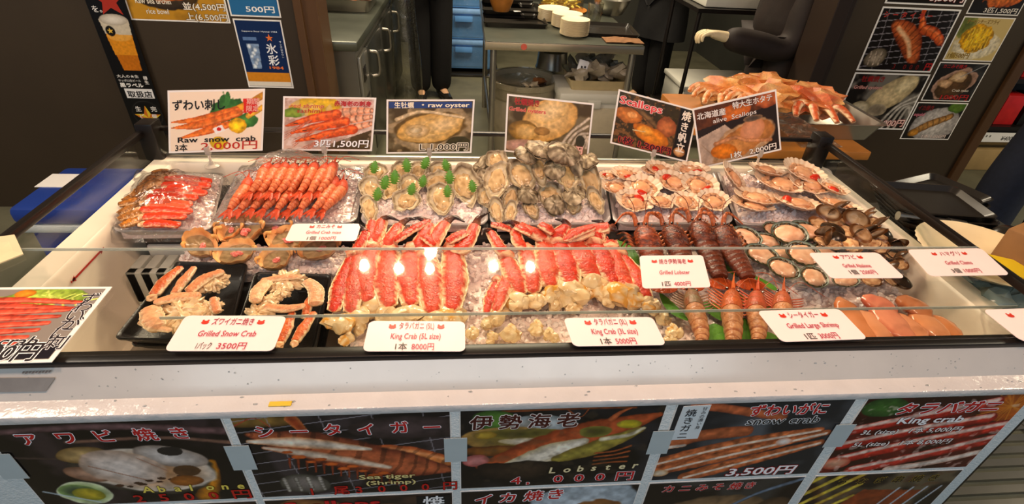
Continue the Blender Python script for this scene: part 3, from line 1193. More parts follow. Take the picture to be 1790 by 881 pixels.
def fq(x0, x1, z1, z0, xb=None):
    return [Vector((x0, FY, z1)), Vector((x1, FY, z1)), Vector((x1, FY, z0)), Vector((x0, FY, z0))]


def fr(u, v):
    return at(u, v, y=FY)


tape_m = mat('clear_tape', '#b9c6c8', rough=0.25, var=0.04)


def front_poster(ul, ur, vt, vb, lbl, pic, base=None):
    a, b, c, d = fr(ul[0], vt[0]), fr(ur[0], vt[1]), fr(ur[1], vb[1]), fr(ul[1], vb[0])
    zt, zb = (a.z + b.z) / 2, (c.z + d.z) / 2
    x0, x1 = (a.x + d.x) / 2, (b.x + c.x) / 2
    return sheet('price_poster', fq(x0, x1, zt, zb), lbl, 'poster', 'price posters on the case front', pic=pic, box=(0.012, 0.02, 0.988, 0.98), th=0.001)


Z1, Z0 = zf(0.8805), zf(0.6735)
XS = [(a * KF, b * KF) for a, b in ((-0.648, -0.336), (-0.326, -0.020), (-0.008, 0.303), (0.318, 0.606), (0.624, 0.912))]
row1 = []
labels1 = ['front poster of grilled abalone in its shell priced 2500 yen', 'front poster of split grilled tiger prawns on wire mesh priced 3000 yen',
           'front poster of halved grilled lobster priced 4,000 yen', 'front poster of smoking snow crab legs priced 3,500 yen',
           'front poster of red king crab legs with two size prices']
pics1 = [pic_abalone(), pic_tiger(), pic_lobster(), pic_snow(), pic_king()]
for (x0, x1), lb, pc in zip(XS, labels1, pics1):
    o, q = sheet('price_poster', fq(x0, x1, Z1, Z0), lb, 'poster', 'price posters on the case front', pic=pc, box=(0.006, 0.01, 0.994, 0.99), th=0.001)
    row1.append((o, q))
o, q = row1[0]
for k, ch in enumerate('アワビ焼き'):
    letter(o, q, ch, .13 + .16 * k, .23 - .004 * k, .021, RED, .03, WHT, .045, shear=-.25)
for k, ch in enumerate('Abalone'):
    letter(o, q, ch, .49 + .075 * k, .855, .0165, YEL, .03, '#5a4210', .04, shear=.1)
for k, ch in enumerate('2500円'):
    letter(o, q, ch, .43 + .118 * k, .98, .020, '#c81c14', .02, '#3a0a08', .02, sx=1.15)
o, q = row1[1]
for k, ch in enumerate('シータイガー'):
    letter(o, q, ch, .10 + .155 * k, .23 + .01 * (k % 2), .021, RED, .03, WHT, .045, shear=-.2)
letter(o, q, 'Sea tiger', .52, .80, .012, '#e8d890', .02, '#5a3a18', .04, sx=1.5)
letter(o, q, '(Shrimp)', .55, .88, .011, '#e8d890', .02, '#5a3a18', .04, sx=1.5)
for k, ch in enumerate('1尾3000円'):
    letter(o, q, ch, .26 + .115 * k, .985, .019, '#c81c14', .02, '#3a0a08', .02)
o, q = row1[2]
for k, ch in enumerate('伊勢海老'):
    letter(o, q, ch, .05 + .14 * k, .22, .025, '#4a1812', .03, '#f4e8e0', .045, shear=.05)
for k, ch in enumerate('Lobster'):
    letter(o, q, ch, .47 + .075 * k, .82 - .004 * k, .0165, '#f0e0b0', .03, '#5a4a20', .035, shear=.15)
for k, ch in enumerate('4,000円'):
    letter(o, q, ch, .27 + .115 * k - (.03 if k == 1 else 0), .955, .021, '#c81c20', .02, WHT, .03, sx=1.2)
o, q = row1[3]
letter(o, q, 'ずわいがに', .42, .17, .021, RED, .035, WHT, .05, fit=.44)
letter(o, q, 'snow crab', .43, .285, .018, '#1c1c1c', .012, WHT, .045, shear=.15, fit=.42)
letter(o, q, '3,500円', .46, .965, .021, '#ffffff', .025, '#b01818', .05, shear=.2, fit=.42)
tagq = [quad_pt(q, a, b) + Vector((0, -.0006, 0)) for a, b in ((.035, .04), (.185, .03), (.185, .43), (.03, .44))]
poly_on([tagq[3], tagq[2], tagq[1], tagq[0]], 'name_slip', ink('#dde6e8'), o)
letter(o, q, '焼きガニ', .058, .145, .0128, '#16202c', .01, vertical=True, z=.0014)
letter(o, q, '甘みの濃い身', .142, .085, .0062, '#33404c', .0, vertical=True, z=.0014)
o, q = row1[4]
letter(o, q, 'タラバガニ', .22, .21, .022, RED, .04, WHT, .05, fit=.62, shear=.15)
letter(o, q, 'King crab', .28, .335, .016, '#ffffff', .03, '#5a2018', .03, fit=.40, shear=.15)
letter(o, q, '3L (size)   1本 5,000円', .10, .46, .011, '#f8f0ea', .02, '#2a1410', .04, shear=.25, fit=.62)
letter(o, q, '5L (size)   1本 8,000円', .10, .62, .011, '#f8f0ea', .02, '#2a1410', .04, shear=.25, fit=.62)
Z3, Z2 = zf(0.6665), zf(0.46)
row2 = [(XS[0], 'abalone-side lower poster of food cut off under the abalone poster, bottom left of the case front', pic_grid_simple('scallopgrill', seed=21)),
        (XS[1], 'lower front poster of grilled scallops with red rounded letters', pic_grid_simple('scallopgrill', seed=22)),
        (XS[2], 'lower front poster of grilled squid on a pale plate', pic_grid_simple('squid', seed=23)),
        (XS[3], 'lower front poster of crab paste in a shell with chopsticks', pic_grid_simple('miso', seed=24)),
        (XS[4], 'lower front poster of dark glazed eel fillet on skewers', pic_grid_simple('unagi', seed=25))]
row2[0] = (XS[0], 'lower front poster of grilled shellfish directly beneath the abalone poster', row2[0][2])
R2 = []
for (x0, x1), lb, pc in row2:
    o, q = sheet('price_poster', fq(x0, x1, Z3, Z2), lb, 'poster', 'price posters on the case front', pic=pc, box=(0.006, 0.01, 0.994, 0.99), th=0.001)
    R2.append((o, q))
o, q = R2[1]
letter(o, q, 'Scallops', .10, .16, .024, '#d81c20', .03, '#6a0a0a', .03, fit=.5)
bq = [quad_pt(q, a, b) + Vector((0, -.0006, 0)) for a, b in ((.80, .04), (.985, .04), (.985, .5), (.80, .5))]
poly_on([bq[3], bq[2], bq[1], bq[0]], 'name_slip', ink('#101216'), o)
letter(o, q, '焼', .835, .19, .027, WHT, .02, z=.0014)
o, q = R2[2]
for k, ch in enumerate('イカ焼き'):
    letter(o, q, ch, .08 + .135 * k, .19 - .01 * k, .024, RED, .03, WHT, .06, shear=.15)
o, q = R2[3]
for k, ch in enumerate('カニみそ焼き'):
    letter(o, q, ch, .10 + .105 * k, .14, .017, RED, .03, '#e8d8d0', .04, shear=.15)
o, q = R2[4]
for k, ch in enumerate('うなぎ串焼き'):
    letter(o, q, ch, .18 + .125 * k, .15, .016, '#24160e', .02, '#c8a848', .03, shear=.15)
# strips of clear tape holding the posters
for k, x in enumerate([a * KF for a in (-0.331, -0.014, 0.3105, 0.615, -0.652)]):
    t = poly_on([(x - .017, FY - .0016, zf(.755)), (x + .017, FY - .0016, zf(.755)), (x + .017, FY - .0016, zf(.815)), (x - .017, FY - .0016, zf(.815))], 'clear_tape', tape_m, None)
    tag(t, ['strip of clear tape joining the abalone and tiger prawn posters', 'strip of clear tape joining the tiger prawn and lobster posters',
            'strip of clear tape joining the lobster and snow crab posters', 'strip of clear tape joining the snow crab and king crab posters', 'strip of clear tape on the left edge of the abalone poster'][k], 'tape')

# ---- signs on clips along the back of the case
TILT = math.radians(14)
SN = np.array([0, -math.cos(TILT), math.sin(TILT)])


def clip(x, y, top, label):
    """clear clip stand: suction foot, stem and jaw"""
    e = empty('sign_clip', (x, y, 0.877), label, 'clip', 'clear sign clips')
    mc = mat('clear_plastic', '#e0d6c8', rough=0.12, trans=0.45, spec=0.6, var=0.03)
    MB().lathe([(0.0, 0.0), (0.017, 0.0), (0.018, 0.002), (0.013, 0.005), (0.006, 0.007), (0.005, 0.014), (0.0, 0.015)], 20).build('suction_foot', mc, e)
    MB().tube([(0, 0, 0.012), (0, 0, 0.02), (0, 0, top - 0.006)], 0.0032, 10, (1, 0, 0)).build('stem', mc, e)
    MB().box((0, -0.0035, top + 0.004), (0.012, 0.003, 0.02), None, 0.001).box((0, 0.0035, top + 0.004), (0.012, 0.003, 0.02), None, 0.001).box((0, 0, top - 0.004), (0.012, 0.008, 0.005), None, 0.001).build('jaw', mc, e)
    return e


SIGNS = [('raw snow crab', [(296, 158), (460, 155), (462, 263), (292, 268)], (372, 290)), ('red shrimp sashimi', [(497, 168), (656, 171), (652, 264), (491, 263)], (573, 291)),
         ('raw oyster', [(678, 176), (828, 172), (826, 269), (673, 267)], (752, 295)), ('grilled oysters', [(888, 167), (1037, 178), (1029, 282), (880, 262)], (955, 292)),
         ('scallops', [(1084, 158), (1218, 191), (1203, 286), (1064, 248)], (1132, 290)), ('live scallops', [(1210, 191), (1357, 155), (1366, 263), (1225, 294)], (1307, 292))]
sq = []
for k, (nm, px, cpx) in enumerate(SIGNS):
    yb = [1.262, 1.262, 1.262, 1.262, 1.275, 1.258][k]
    q = [on_plane(u, v, (0, yb, 0.905), SN) for u, v in px]
    # keep it a true rectangle as far as the four corners allow
    c = sum(q, Vector()) / 4
    ax = ((q[1] - q[0]) + (q[2] - q[3])) / 4
    ay = ((q[3] - q[0]) + (q[2] - q[1])) / 4
    q = [c - ax - ay, c + ax - ay, c + ax + ay, c - ax + ay]
    lbl = ['white clip sign picturing raw snow crab legs priced 2,000 yen', 'clip sign of red shrimp sashimi priced 1,500 yen', 'clip sign of a raw oyster under a blue heading priced 1,000 yen',
           'clip sign of grilled oysters behind the tall oyster pile', 'tilted clip sign of grilled scallops priced 1,200 yen', 'tilted clip sign of a live scallop priced 2,000 yen'][k]
    pc = [pic_snowsign, pic_shrimpsign, lambda: pic_oyster(True), lambda: pic_oyster(False), lambda: pic_scallopsign(0), lambda: pic_scallopsign(1)][k]()
    o, q = sheet('price_sign', q, lbl, 'sign', 'price signs on the back of the case', pic=pc, box=(0.02, 0.03, 0.98, 0.97), th=0.001)
    sq.append((o, q))
    f = at(*cpx, z=0.877)
    bt = on_plane(cpx[0], (px[2][1] + px[3][1]) / 2 - 3, (0, yb, 0.905), SN)
    e_v = q[3].lerp(q[2], (f.x - q[3].x) / (q[2].x - q[3].x))
    clip(f.x, e_v.y + 0.0005, e_v.z - 0.877, 'clear sign clip under the ' + nm + ' sign')
o, q = sq[0]
letter(o, q, 'ずわい刺し', .05, .30, .020, '#16120f', .03, fit=.54)
letter(o, q, '期間', .815, .235, .0115, '#f0b0a0', .02, z=.0006)
letter(o, q, '限定', .815, .345, .0115, '#f0b0a0', .02, z=.0006)
letter(o, q, 'Raw  snow  crab', .10, .83, .0135, '#141210', .03, fit=.82)
letter(o, q, '3本', .07, .965, .015, '#141210', .025)
letter(o, q, '2,000円', .34, .955, .018, '#c03020', .008, fit=.60)
o, q = sq[1]
letter(o, q, 'red shrimp', .08, .20, .010, '#c84830', .01, '#f0d0a0', .02, shear=.2, fit=.36)
letter(o, q, 'sashimi', .15, .29, .010, '#b83020', .01, shear=.2, fit=.27)
letter(o, q, '赤海老の刺身', .55, .155, .010, '#c02020', .025, '#8a1818', .02, fit=.40)
letter(o, q, '3匹1,500円', .35, .92, .016, '#ffffff', .02, '#3a2a14', .03, shear=.1, fit=.60)
o, q = sq[2]
bqn = (q[1] - q[0]).cross(q[0] - q[3]).normalized()
bq = [quad_pt(q, a, b) + bqn * .0006 for a, b in ((.03, .04), (.97, .04), (.97, .155), (.03, .155))]
poly_on([bq[3], bq[2], bq[1], bq[0]], 'heading_band', ink('#243c78'), o, th=.0002)
letter(o, q, '生牡蠣', .09, .145, .012, '#f4ead0', .02, z=.0011)
letter(o, q, '・raw oyster', .40, .135, .011, '#f4ead0', .03, z=.0011, fit=.54)
letter(o, q, 'L 1,000円', .39, .935, .016, '#3a2c10', .012, '#f6ecd4', .08, fit=.56)
o, q = sq[3]
letter(o, q, '牡蠣焼き', .09, .15, .013, '#a01818', .03, '#d86838', .02, fit=.28)
letter(o, q, 'Grilled oysters', .03, .27, .010, '#d83c2c', .02, '#f0b8a0', .03, fit=.42)
letter(o, q, '1個1,000円', .38, .90, .016, '#f4c8b8', .02, '#c83828', .04, fit=.54)
o, q = sq[4]
letter(o, q, 'Scallops', .04, .23, .019, '#e04848', .03, '#f6dcd0', .05, fit=.52)
letter(o, q, '焼き帆立', .815, .23, .0195, '#f6ead8', .03, vertical=True)
letter(o, q, '1枚 1,200円', .10, .93, .015, '#2a1008', .03, '#d83030', .05, fit=.66)
o, q = sq[5]
letter(o, q, '北海道産', .04, .19, .014, '#e8e0d8', .03, '#3c2c24', .03, fit=.34, rot=-.02)
letter(o, q, '特大生ホタテ', .47, .145, .014, '#e8e0d8', .03, '#3c2c24', .03, fit=.47)
letter(o, q, 'alive  Scallops', .22, .305, .012, '#f0e8e0', .006, '#4a3c34', .02, fit=.52)
letter(o, q, '1枚   2,000円', .38, .945, .014, '#f8f0e4', .02, '#3a2418', .04, fit=.56)

# ---- white price cards on the glass lid
m_card = mat('white_price_card', '#f4dcd8', rough=0.3, var=0.015)
m_sleeve = film_mat('clear_sleeve', (0.98, 0.98, 0.98), 0.03, 0.05)


def crab_icon(o, q, u, v, r):
    """little printed red crab"""
    n = (q[1] - q[0]).cross(q[0] - q[3]).normalized() * .0006
    W, H = (q[1] - q[0]).length, (q[3] - q[0]).length
    mb = MB()

    def el(cu, cv, ra, rb, k=10):
        pts = [quad_pt(q, u + (cu + ra * math.cos(a)) * r / W, v + (cv + rb * math.sin(a)) * r / H) + n for a in [2 * math.pi * i / k for i in range(k)]]
        mb.add(pts, [tuple(range(k))[::-1]])
    el(0, 0.15, 1.0, 0.66)
    for s in (-1, 1):
        el(s * .62, -.62, .30, .30)
    c = mb.build('crab_mark', ink('#c83420'), None, False)
    c.parent = o
    c.matrix_parent_inverse = o.matrix_world.inverted()


def card(px, z, jp, en, price, label, dark='#c02838', tail=None, jw=.44, ew=.5, pw=.5, tiltz=0.0, sleeve=True, py=.95):
    q = [at(u, v, z=z) for u, v in px]
    c = sum(q, Vector()) / 4
    ax = ((q[1] - q[0]) + (q[2] - q[3])) / 4
    ay = ((q[3] - q[0]) + (q[2] - q[1])) / 4
    s = 0.72
    q2 = [c - ax - ay, c + ax - ay, c + ax + ay, c - ax + ay]
    q = [a.lerp(b, s) for a, b in zip(q, q2)]
    o, q = sheet('price_card', q, label, 'price card', 'white price cards', th=0.0008, base=m_card, rr=.06)
    if jp:
        letter(o, q, jp, .5 - jw / 2, .27, .0118, '#a02c40', .012, fit=jw)
        crab_icon(o, q, .5 - jw / 2 - .07, .20, .0055)
        crab_icon(o, q, .5 + jw / 2 + .07, .20, .0055)
        letter(o, q, en, .5 - ew / 2, .61, .0118, '#b03048', .012, fit=ew, shear=.06)
        a, b = price
        letter(o, q, a, .5 - pw / 2, py, .0112, '#2a2420', .01, fit=pw * .30)
        letter(o, q, b, .5 - pw / 2 + pw * .42, py, .0112, '#b03048', .01, fit=pw * .58)
    return o, q


CZ = LIDZ + 0.001
card([(324, 551), (502, 553), (477, 613), (287, 614)], CZ, 'ズワイガニ焼き', 'Grilled Snow Crab', ('1パック', '3500円'), 'white price card for grilled snow crab on the front left of the lid', jw=.40, ew=.55, pw=.46)
_o, _q = card([(646, 561), (812, 562), (814, 614), (633, 614)], CZ, 'タラバガニ (5L)', 'King Crab (5L size)', ('1本', '8000円'), 'white price card for 5L king crab on the front middle of the lid', jw=.36, ew=.5, pw=.38)
card([(983, 556), (1142, 554), (1163, 603), (1004, 605)], CZ, 'タラバガニ (3L)', 'King Crab (3L size)', ('1本', '5000円'), 'white price card for 3L king crab on the front of the lid', jw=.36, ew=.5, pw=.38)
card([(1322, 543), (1468, 540), (1516, 592), (1368, 598)], CZ, 'シータイガー', 'Grilled Large Shrimp', ('1匹', '3000円'), 'white price card for grilled large shrimp beside the pink fillets', jw=.36, ew=.6, pw=.38)
card([(1117, 447), (1229, 446), (1242, 502), (1124, 504)], CZ, '焼き伊勢海老', 'Grilled Lobster', ('1匹', '4000円'), 'white price card for grilled lobster lying over the lobster tails', jw=.42, ew=.46, pw=.42)
card([(1413, 442), (1534, 441), (1583, 486), (1452, 486)], CZ, 'アワビ', 'Grilled Abalone', ('1個', '2500円'), 'white price card for grilled abalone at the back right of the lid', jw=.2, ew=.38, pw=.36, py=.86)
card([(1586, 437), (1714, 433), (1767, 481), (1625, 482)], CZ, 'ハマグリ', 'Grilled Clams', ('3個', '1000円'), 'white price card for grilled clams overhanging the right side rail', jw=.26, ew=.34, pw=.36, py=.9)
card([(511, 391), (632, 391), (622, 421), (498, 421)], 0.888, 'カニみそ', 'Grilled Crab miso', ('1個', '1000円'), 'white price card for grilled crab miso lying on the crab shells', jw=.26, ew=.5, pw=.4)
o, q = card([(1716, 541), (1870, 537), (1945, 590), (1788, 597)], CZ, None, None, None, 'white price card cut off at the right edge of the picture')
crab_icon(o, q, .22, .22, .006)

# large snow crab sheet lying on the left of the lid
q = [at(u, v, z=CZ) for u, v in ((-60, 503), (196, 501), (90, 633), (-235, 641))]
p = Pic(170, 110, '#8a8078', 31)
p.ell(.62, .1, .3, .16, '#a8bc48', '#6a8a2c', rag=.4, tex=.5)
for k in range(16):
    x = .45 + rng.random() * .5
    p.stroke([(x, .02 + rng.random() * .2), (x + .08, .06 + rng.random() * .22)], .012, .01, '#d8e070', '#8aa838')
p.ell(.45, .07, .08, .07, '#e89028', '#b86a18')
for k in range(8):
    y = .2 + .095 * k
    p.stroke([(-.05, y + .02), (.4, y - .03), (.92 - .03 * k, y - .06 + (.08 if k < 2 else 0))], .05, .03, '#e0543c', '#962414', tex=.4, mid=.05, hi=.2)
p.poly([(.0, .86), (.5, .82), (1, .8), (1, 1), (0, 1)], '#1c1820', .1)
o, q = sheet('price_sign', q, 'large laminated sheet of red snow crab legs lying on the left of the lid', 'sign', 'price signs on the back of the case', pic=p, box=(0.03, 0.035, 0.97, 0.965), th=0.001)
del o['group']
for k, ch in enumerate('ずわいがに刺'):
    letter(o, q, ch, .855 + .004 * k, .25 + .118 * k, .021, '#d8343c' if k < 0 else '#2a2024', .008, '#ffffff', .03)
letter(o, q, 'crab', .60, .80, .018, '#20181c', .02, '#ffffff', .05, fit=.22, shear=.1)
letter(o, q, '2,000円', .42, .965, .028, '#20181c', .02, '#ffffff', .05, fit=.46)

# ---- sheets on the walls
WY = 2.5485


def wq(pxs, w=None, y=WY):
    P = [at(u, v, y=y) for u, v in pxs]
    x0, x1 = (P[0].x + P[3].x) / 2, (P[1].x + P[2].x) / 2
    z1, z0 = (P[0].z + P[1].z) / 2, (P[2].z + P[3].z) / 2
    return [Vector((x0, y, z1)), Vector((x1, y, z1)), Vector((x1, y, z0)), Vector((x0, y, z0))]


def wr(x0, x1, z1, z0, y=WY):
    return [Vector((x0, y, z1)), Vector((x1, y, z1)), Vector((x1, y, z0)), Vector((x0, y, z0))]


p = Pic(90, 124, '#142a55', 41)
p.poly([(0, .78), (1, .78), (1, .92), (0, .92)], '#d88a20', .05)
p.poly([(0, .92), (1, .92), (1, 1), (0, 1)], '#e8e0d0', .02)
p.poly([(.14, .34), (.42, .34), (.38, .72), (.18, .72)], '#7c94b4', .3)
for k in range(7):
    p.ell(.2 + .16 * ((k * 7) % 10) / 10, .38 + .05 * k, .05, .04, '#e4ecf2', '#8aa0bc', rag=.3)
p.poly([(.1, .24), (.4, .24), (.4, .29), (.1, .29)], '#5f7fae', .05)
o, q = sheet('drink_poster', wr(-1.012, -0.806, 0.962, 0.660), 'navy blue drink poster with an iced glass on the left wall', 'poster', pic=p, box=(.03, .02, .97, .98))
letter(o, q, 'Sapporo Sour Hyosai 1984', .13, .175, .006, '#dfe8f0', .01, fit=.74)
letter(o, q, '氷', .57, .47, .036, '#f4f6f8', .02)
letter(o, q, '彩', .57, .64, .036, '#f4f6f8', .02)
letter(o, q, '1984', .56, .71, .013, '#e87838', .03, fit=.3)
letter(o, q, 'サッポロサワー', .87, .32, .008, '#dfe8f0', .01, vertical=True)
letter(o, q, '★', .60, .30, .028, '#e87830', .0)
p = Pic(60, 60, '#2a6a9c', 42)
p.poly([(.25, .3), (.75, .3), (.7, .62), (.3, .62)], '#e8ecee', .03)
p.poly([(.27, .6), (.73, .6), (.72, .68), (.28, .68)], '#d05030', .03)
o, q = sheet('drink_poster', wr(-1.016, -0.802, 1.27, 0.972), 'blue drink poster priced 500 yen above the navy one', 'poster', pic=p, box=(.03, .02, .97, .98))
letter(o, q, '500円', .33, .93, .022, '#f4f4f0', .02, fit=.56)
p = Pic(120, 86, '#c08a24', 43)
p.ell(.4, .62, .36, .24, '#4a3a28', '#2a2018')
p.ell(.4, .56, .30, .18, '#d87428', '#a04a18', rag=.3)
p.mottle('#7a5414', 6, .55, .7, .4)
o, q = sheet('price_poster', wr(-1.436, -1.024, 1.23, 0.941), 'yellow poster of a raw sea urchin rice bowl on the left wall', 'poster', pic=p, box=(.015, .02, .985, .98))
letter(o, q, 'Raw sea urchin', .10, .76, .022, '#f6ecd8', .01, '#5a3a14', .03, fit=.35)
letter(o, q, 'rice bowl', .18, .90, .022, '#f6ecd8', .01, '#5a3a14', .03, fit=.22)
letter(o, q, '並(4,500円', .56, .82, .024, '#f4ead8', .02, '#1a1208', .06, fit=.42)
letter(o, q, '上(6,500円', .56, .965, .024, '#f4ead8', .02, '#1a1208', .06, fit=.42)

# black beer banner
p = Pic(70, 420, '#0e0c0c', 44)
p.poly([(.16, .525), (.93, .525), (.84, .722), (.34, .722)], '#c06c10', .12)
p.poly([(.2, .585), (.9, .585), (.87, .66), (.26, .66)], '#d88a1c', .12)
p.ell(.55, .585, .34, .022, '#e0a040', tex=.1, rag=.03)
p.poly([(.15, .525), (.94, .525), (.90, .582), (.20, .578)], '#c8bca4', .06)
p.ell(.55, .525, .39, .022, '#e0d8c8', '#a89c88', rag=.03, tex=.05)
p.ell(.36, .568, .13, .020, '#14100c', rag=.02)
p.poly([(.0, .724), (1, .724), (1, 1.0), (0, 1)], '#0c0b0b', .02)
p.poly([(.14, .798), (.94, .798), (.94, .838), (.14, .838)], '#e8e6e2', .02)
p.ell(.55, .91, .44, .062, '#2a2826', '#2a2826', rag=.01, tex=.0)
p.ell(.55, .91, .42, .058, '#0c0b0b', rag=.01, tex=.0)
o, q = sheet('beer_banner', wr(-1.588, -1.432, 1.52, 0.42, 2.535), 'tall black beer banner with a full glass standing on the left wall', 'banner', pic=p, base=m_sheet_black, box=(.01, .003, .99, .997))


def star(o, q, u, v, r, col, nm='star', c2=None):
    n = (q[1] - q[0]).cross(q[0] - q[3]).normalized() * .0008
    W, H = (q[1] - q[0]).length, (q[3] - q[0]).length
    mb = MB()
    pts = []
    for k in range(10):
        a = -math.pi / 2 + k * math.pi / 5
        rr_ = r if k % 2 == 0 else r * .42
        pts.append(quad_pt(q, u + rr_ * math.cos(a) / W, v + rr_ * math.sin(a) / H) + n)
    c0 = quad_pt(q, u, v) + n
    mb.add([c0] + pts, [(0, (k + 1) % 10 + 1, k + 1) for k in range(10)])
    if c2:
        mb.mi = [k % 2 for k in range(10)]
    s = mb.build(nm, [ink(col), ink(c2)] if c2 else ink(col), None, False)
    s.parent = o
    s.matrix_parent_inverse = o.matrix_world.inverted()


star(o, q, .60, .455, .070, '#a82c1c')
star(o, q, .36, .567, .013, '#d8b040')
star(o, q, .55, .925, .062, '#d8b828', c2='#c86a1c')
letter(o, q, 'を。', .10, .498, .022, '#e8e4dc', .012)
letter(o, q, '大人の★生', .08, .750, .011, '#e0dcd4', .02, fit=.60)
letter(o, q, 'サッポロ生ビール', .08, .767, .009, '#e0dcd4', .02, fit=.62)
letter(o, q, '黒ラベル', .08, .789, .016, '#f0ece4', .04, fit=.64)
letter(o, q, '樽生', .79, .757, .014, '#e0dcd4', .02, vertical=True)
letter(o, q, '取扱店', .20, .831, .024, '#141210', .03, fit=.68)
letter(o, q, '生', .26, .893, .020, '#e0dcd4', .02)
letter(o, q, '完', .70, .893, .020, '#e0dcd4', .02)
letter(o, q, 'ビ', .32, .925, .018, '#e0dcd4', .02)
letter(o, q, '璧', .66, .925, .018, '#e0dcd4', .02)

# menu sheets on the right wall
MZ = WY - 0.001


def menu(rect, lbl, pic):
    return sheet('menu_sheet', wr(*rect, MZ), lbl, 'menu sheet', 'menu sheets on the right wall', pic=pic, box=(.02, .025, .98, .975), th=0.0015)


def pic_mini(kind):
    p = Pic(110, 78, '#1a1512', 50 + len(kind))
    if kind == 'crabtop':
        p.ell(.3, .5, .3, .3, '#c86a30', '#7a3818', rag=.3)
        p.ell(.7, .6, .2, .2, '#d88040', '#8a4820', rag=.3)
    if kind == 'shrimp3':
        p.ell(.55, .5, .42, .4, '#d8742c', '#a04818', rag=.25, tex=.5)
        p.ell(.5, .4, .2, .2, '#e8a060', '#c06a2c')
    if kind == 'cheese':
        p.a[:] = hx('#cbb272')
        p.ell(.1, .2, .2, .3, '#5c6428', '#8a8a40')
        p.ell(.5, .65, .5, .35, '#e4dcc8', '#c8b890')
        p.ell(.45, .47, .32, .34, '#e8b414', '#b88008', rag=.25, tex=.5)
        for k in range(8):
            p.stroke([(.25 + .06 * k, .25), (.28 + .06 * k, .75)], .012, .01, '#f4d048', '#c89414')
    if kind == 'crabmiso':
        p.mottle('#3a3a38', 5, .5, .7, .7)
        p.ell(.5, .55, .44, .42, '#4a3420', '#b8907c', rot=-20)
        p.ell(.5, .6, .36, .34, '#5a3c20', '#3a2814', rot=-20)
        p.ell(.5, .35, .2, .14, '#d8b890', '#9a7448', rag=.4)
        p.ell(.3, .55, .14, .12, '#c8a078', '#8a6440', rag=.4)
        p.line((.95, .02), (.55, .35), .014, '#8a8a8c')
    if kind == 'squid2':
        p.ell(.55, .6, .5, .5, '#c8c0b8', '#8a8480')
        p.ell(.85, .1, .2, .14, '#5a7a28', '#3a5a18', rag=.4)
        p.stroke([(.15, .85), (.4, .62), (.8, .35)], .1, .09, '#b88444', '#6a4420', bands=8, mid=.12)
        p.ell(.2, .84, .1, .1, '#c88a30', '#8a5818', rag=.3)
    if kind == 'tiger2':
        p.grill(14, 8, '#a09aa0', .2, .008)
        p.stroke([(.25, .25), (.5, .45), (.7, .8)], .1, .12, '#c86430', '#7a2c14', mid=.2, bands=9)
        p.stroke([(.3, .3), (.5, .5), (.62, .75)], .05, .05, '#e8b888', '#c86a34')
        p.prawn(.95, .5, .7, 215, .09, '#e06428', '#a83818', 6)
        p.ell(.17, .8, .15, .16, '#a89880', '#4a4030', rot=-15)
        for k in range(3):
            p.stroke([(.08 + k * .07, .7), (.1 + k * .07, .92)], .02, .02, '#c8b49c', '#6a5a44', bands=4)
        p.poly([(.3, .9), (1, .86), (1, 1), (.28, 1)], '#181210', .05)
    if kind == 'oyster2':
        p.mottle('#8a8478', 6, .45, .65, .8)
        p.ell(.6, .35, .38, .26, '#d8c090', '#a8946c', rot=-35, rag=.1)
        p.ell(.75, .18, .16, .14, '#e8d4a4', '#c8b484', rot=-30)
        p.ell(.25, .65, .16, .18, '#cfc0a0', '#8a7c5c', rag=.15)
        p.ell(.5, .65, .14, .12, '#7a6c58', '#a8987c')
        p.ell(.2, .85, .14, .12, '#b89c54', '#7a6428', rag=.2)
        for k in range(4):
            p.stroke([(.6 + k * .09, 1.0), (.75 + .06 * k, .6), (1.0, .35 + .12 * k)], .03, .03, '#b8b0a4', '#5a5448')
    return p


o, q = menu((1.978, 2.384, 1.43, 1.135), 'menu sheet of grilled crab priced 3,500 yen at the top of the board', pic_mini('crabtop'))
letter(o, q, '3,500円', .54, .93, .030, '#f8f0ea', .02, '#a02018', .05, fit=.42, shear=.15)
o, q = menu((1.978, 2.384, 1.122, 0.824), 'menu sheet of grilled tiger prawns on wire mesh', pic_mini('tiger2'))
for k, ch in enumerate('シータイガー'):
    letter(o, q, ch, .06 + .11 * k, .15, .022, '#b01c18', .02, '#d8705c', .02, shear=-.1)
letter(o, q, '3', .46, .955, .024, '#7a1410', .012)
for k in range(3):
    letter(o, q, '0', .60 + .085 * k, .955, .024, '#7a1410', .012)
letter(o, q, '円', .89, .955, .030, '#b81818', .03, '#5a0c0c', .02)
o, q = menu((1.978, 2.392, 0.815, 0.516), 'menu sheet of a large grilled oyster priced 1,000 yen', pic_mini('oyster2'))
letter(o, q, '牡蠣焼き', .12, .145, .024, '#8a1414', .03, fit=.30)
letter(o, q, 'Grilled oysters', .06, .275, .018, '#d8a89c', .01, '#a83428', .04, fit=.38, shear=.15)
letter(o, q, '1個1,000円', .42, .93, .032, '#f0d8cc', .01, '#b02c28', .05, fit=.54, shear=.12)
o, q = menu((2.416, 2.690, 1.31, 1.105), 'menu sheet of shrimp priced 1,500 yen at the top right of the board', pic_mini('shrimp3'))
letter(o, q, '3匹1,500円', .30, .95, .020, '#f0e8dc', .01, '#3a2c20', .04, fit=.64)
o, q = menu((2.416, 2.690, 1.095, 0.887), 'yellow menu sheet of a fried cheese dish', pic_mini('cheese'))
letter(o, q, 'サーモンチーズフライ', .10, .145, .016, '#6a4410', .02, '#e8cc60', .03, fit=.62)
letter(o, q, '1個500円', .06, .93, .022, '#6a4a14', .01, '#d8b850', .04, fit=.42)
o, q = menu((2.410, 2.690, 0.879, 0.679), 'menu sheet of crab paste in its shell', pic_mini('crabmiso'))
letter(o, q, 'カニみそ焼き', .10, .14, .016, '#a81818', .02, fit=.46)
letter(o, q, 'Crab miso', .52, .74, .014, '#e8dcc8', .01, fit=.34)
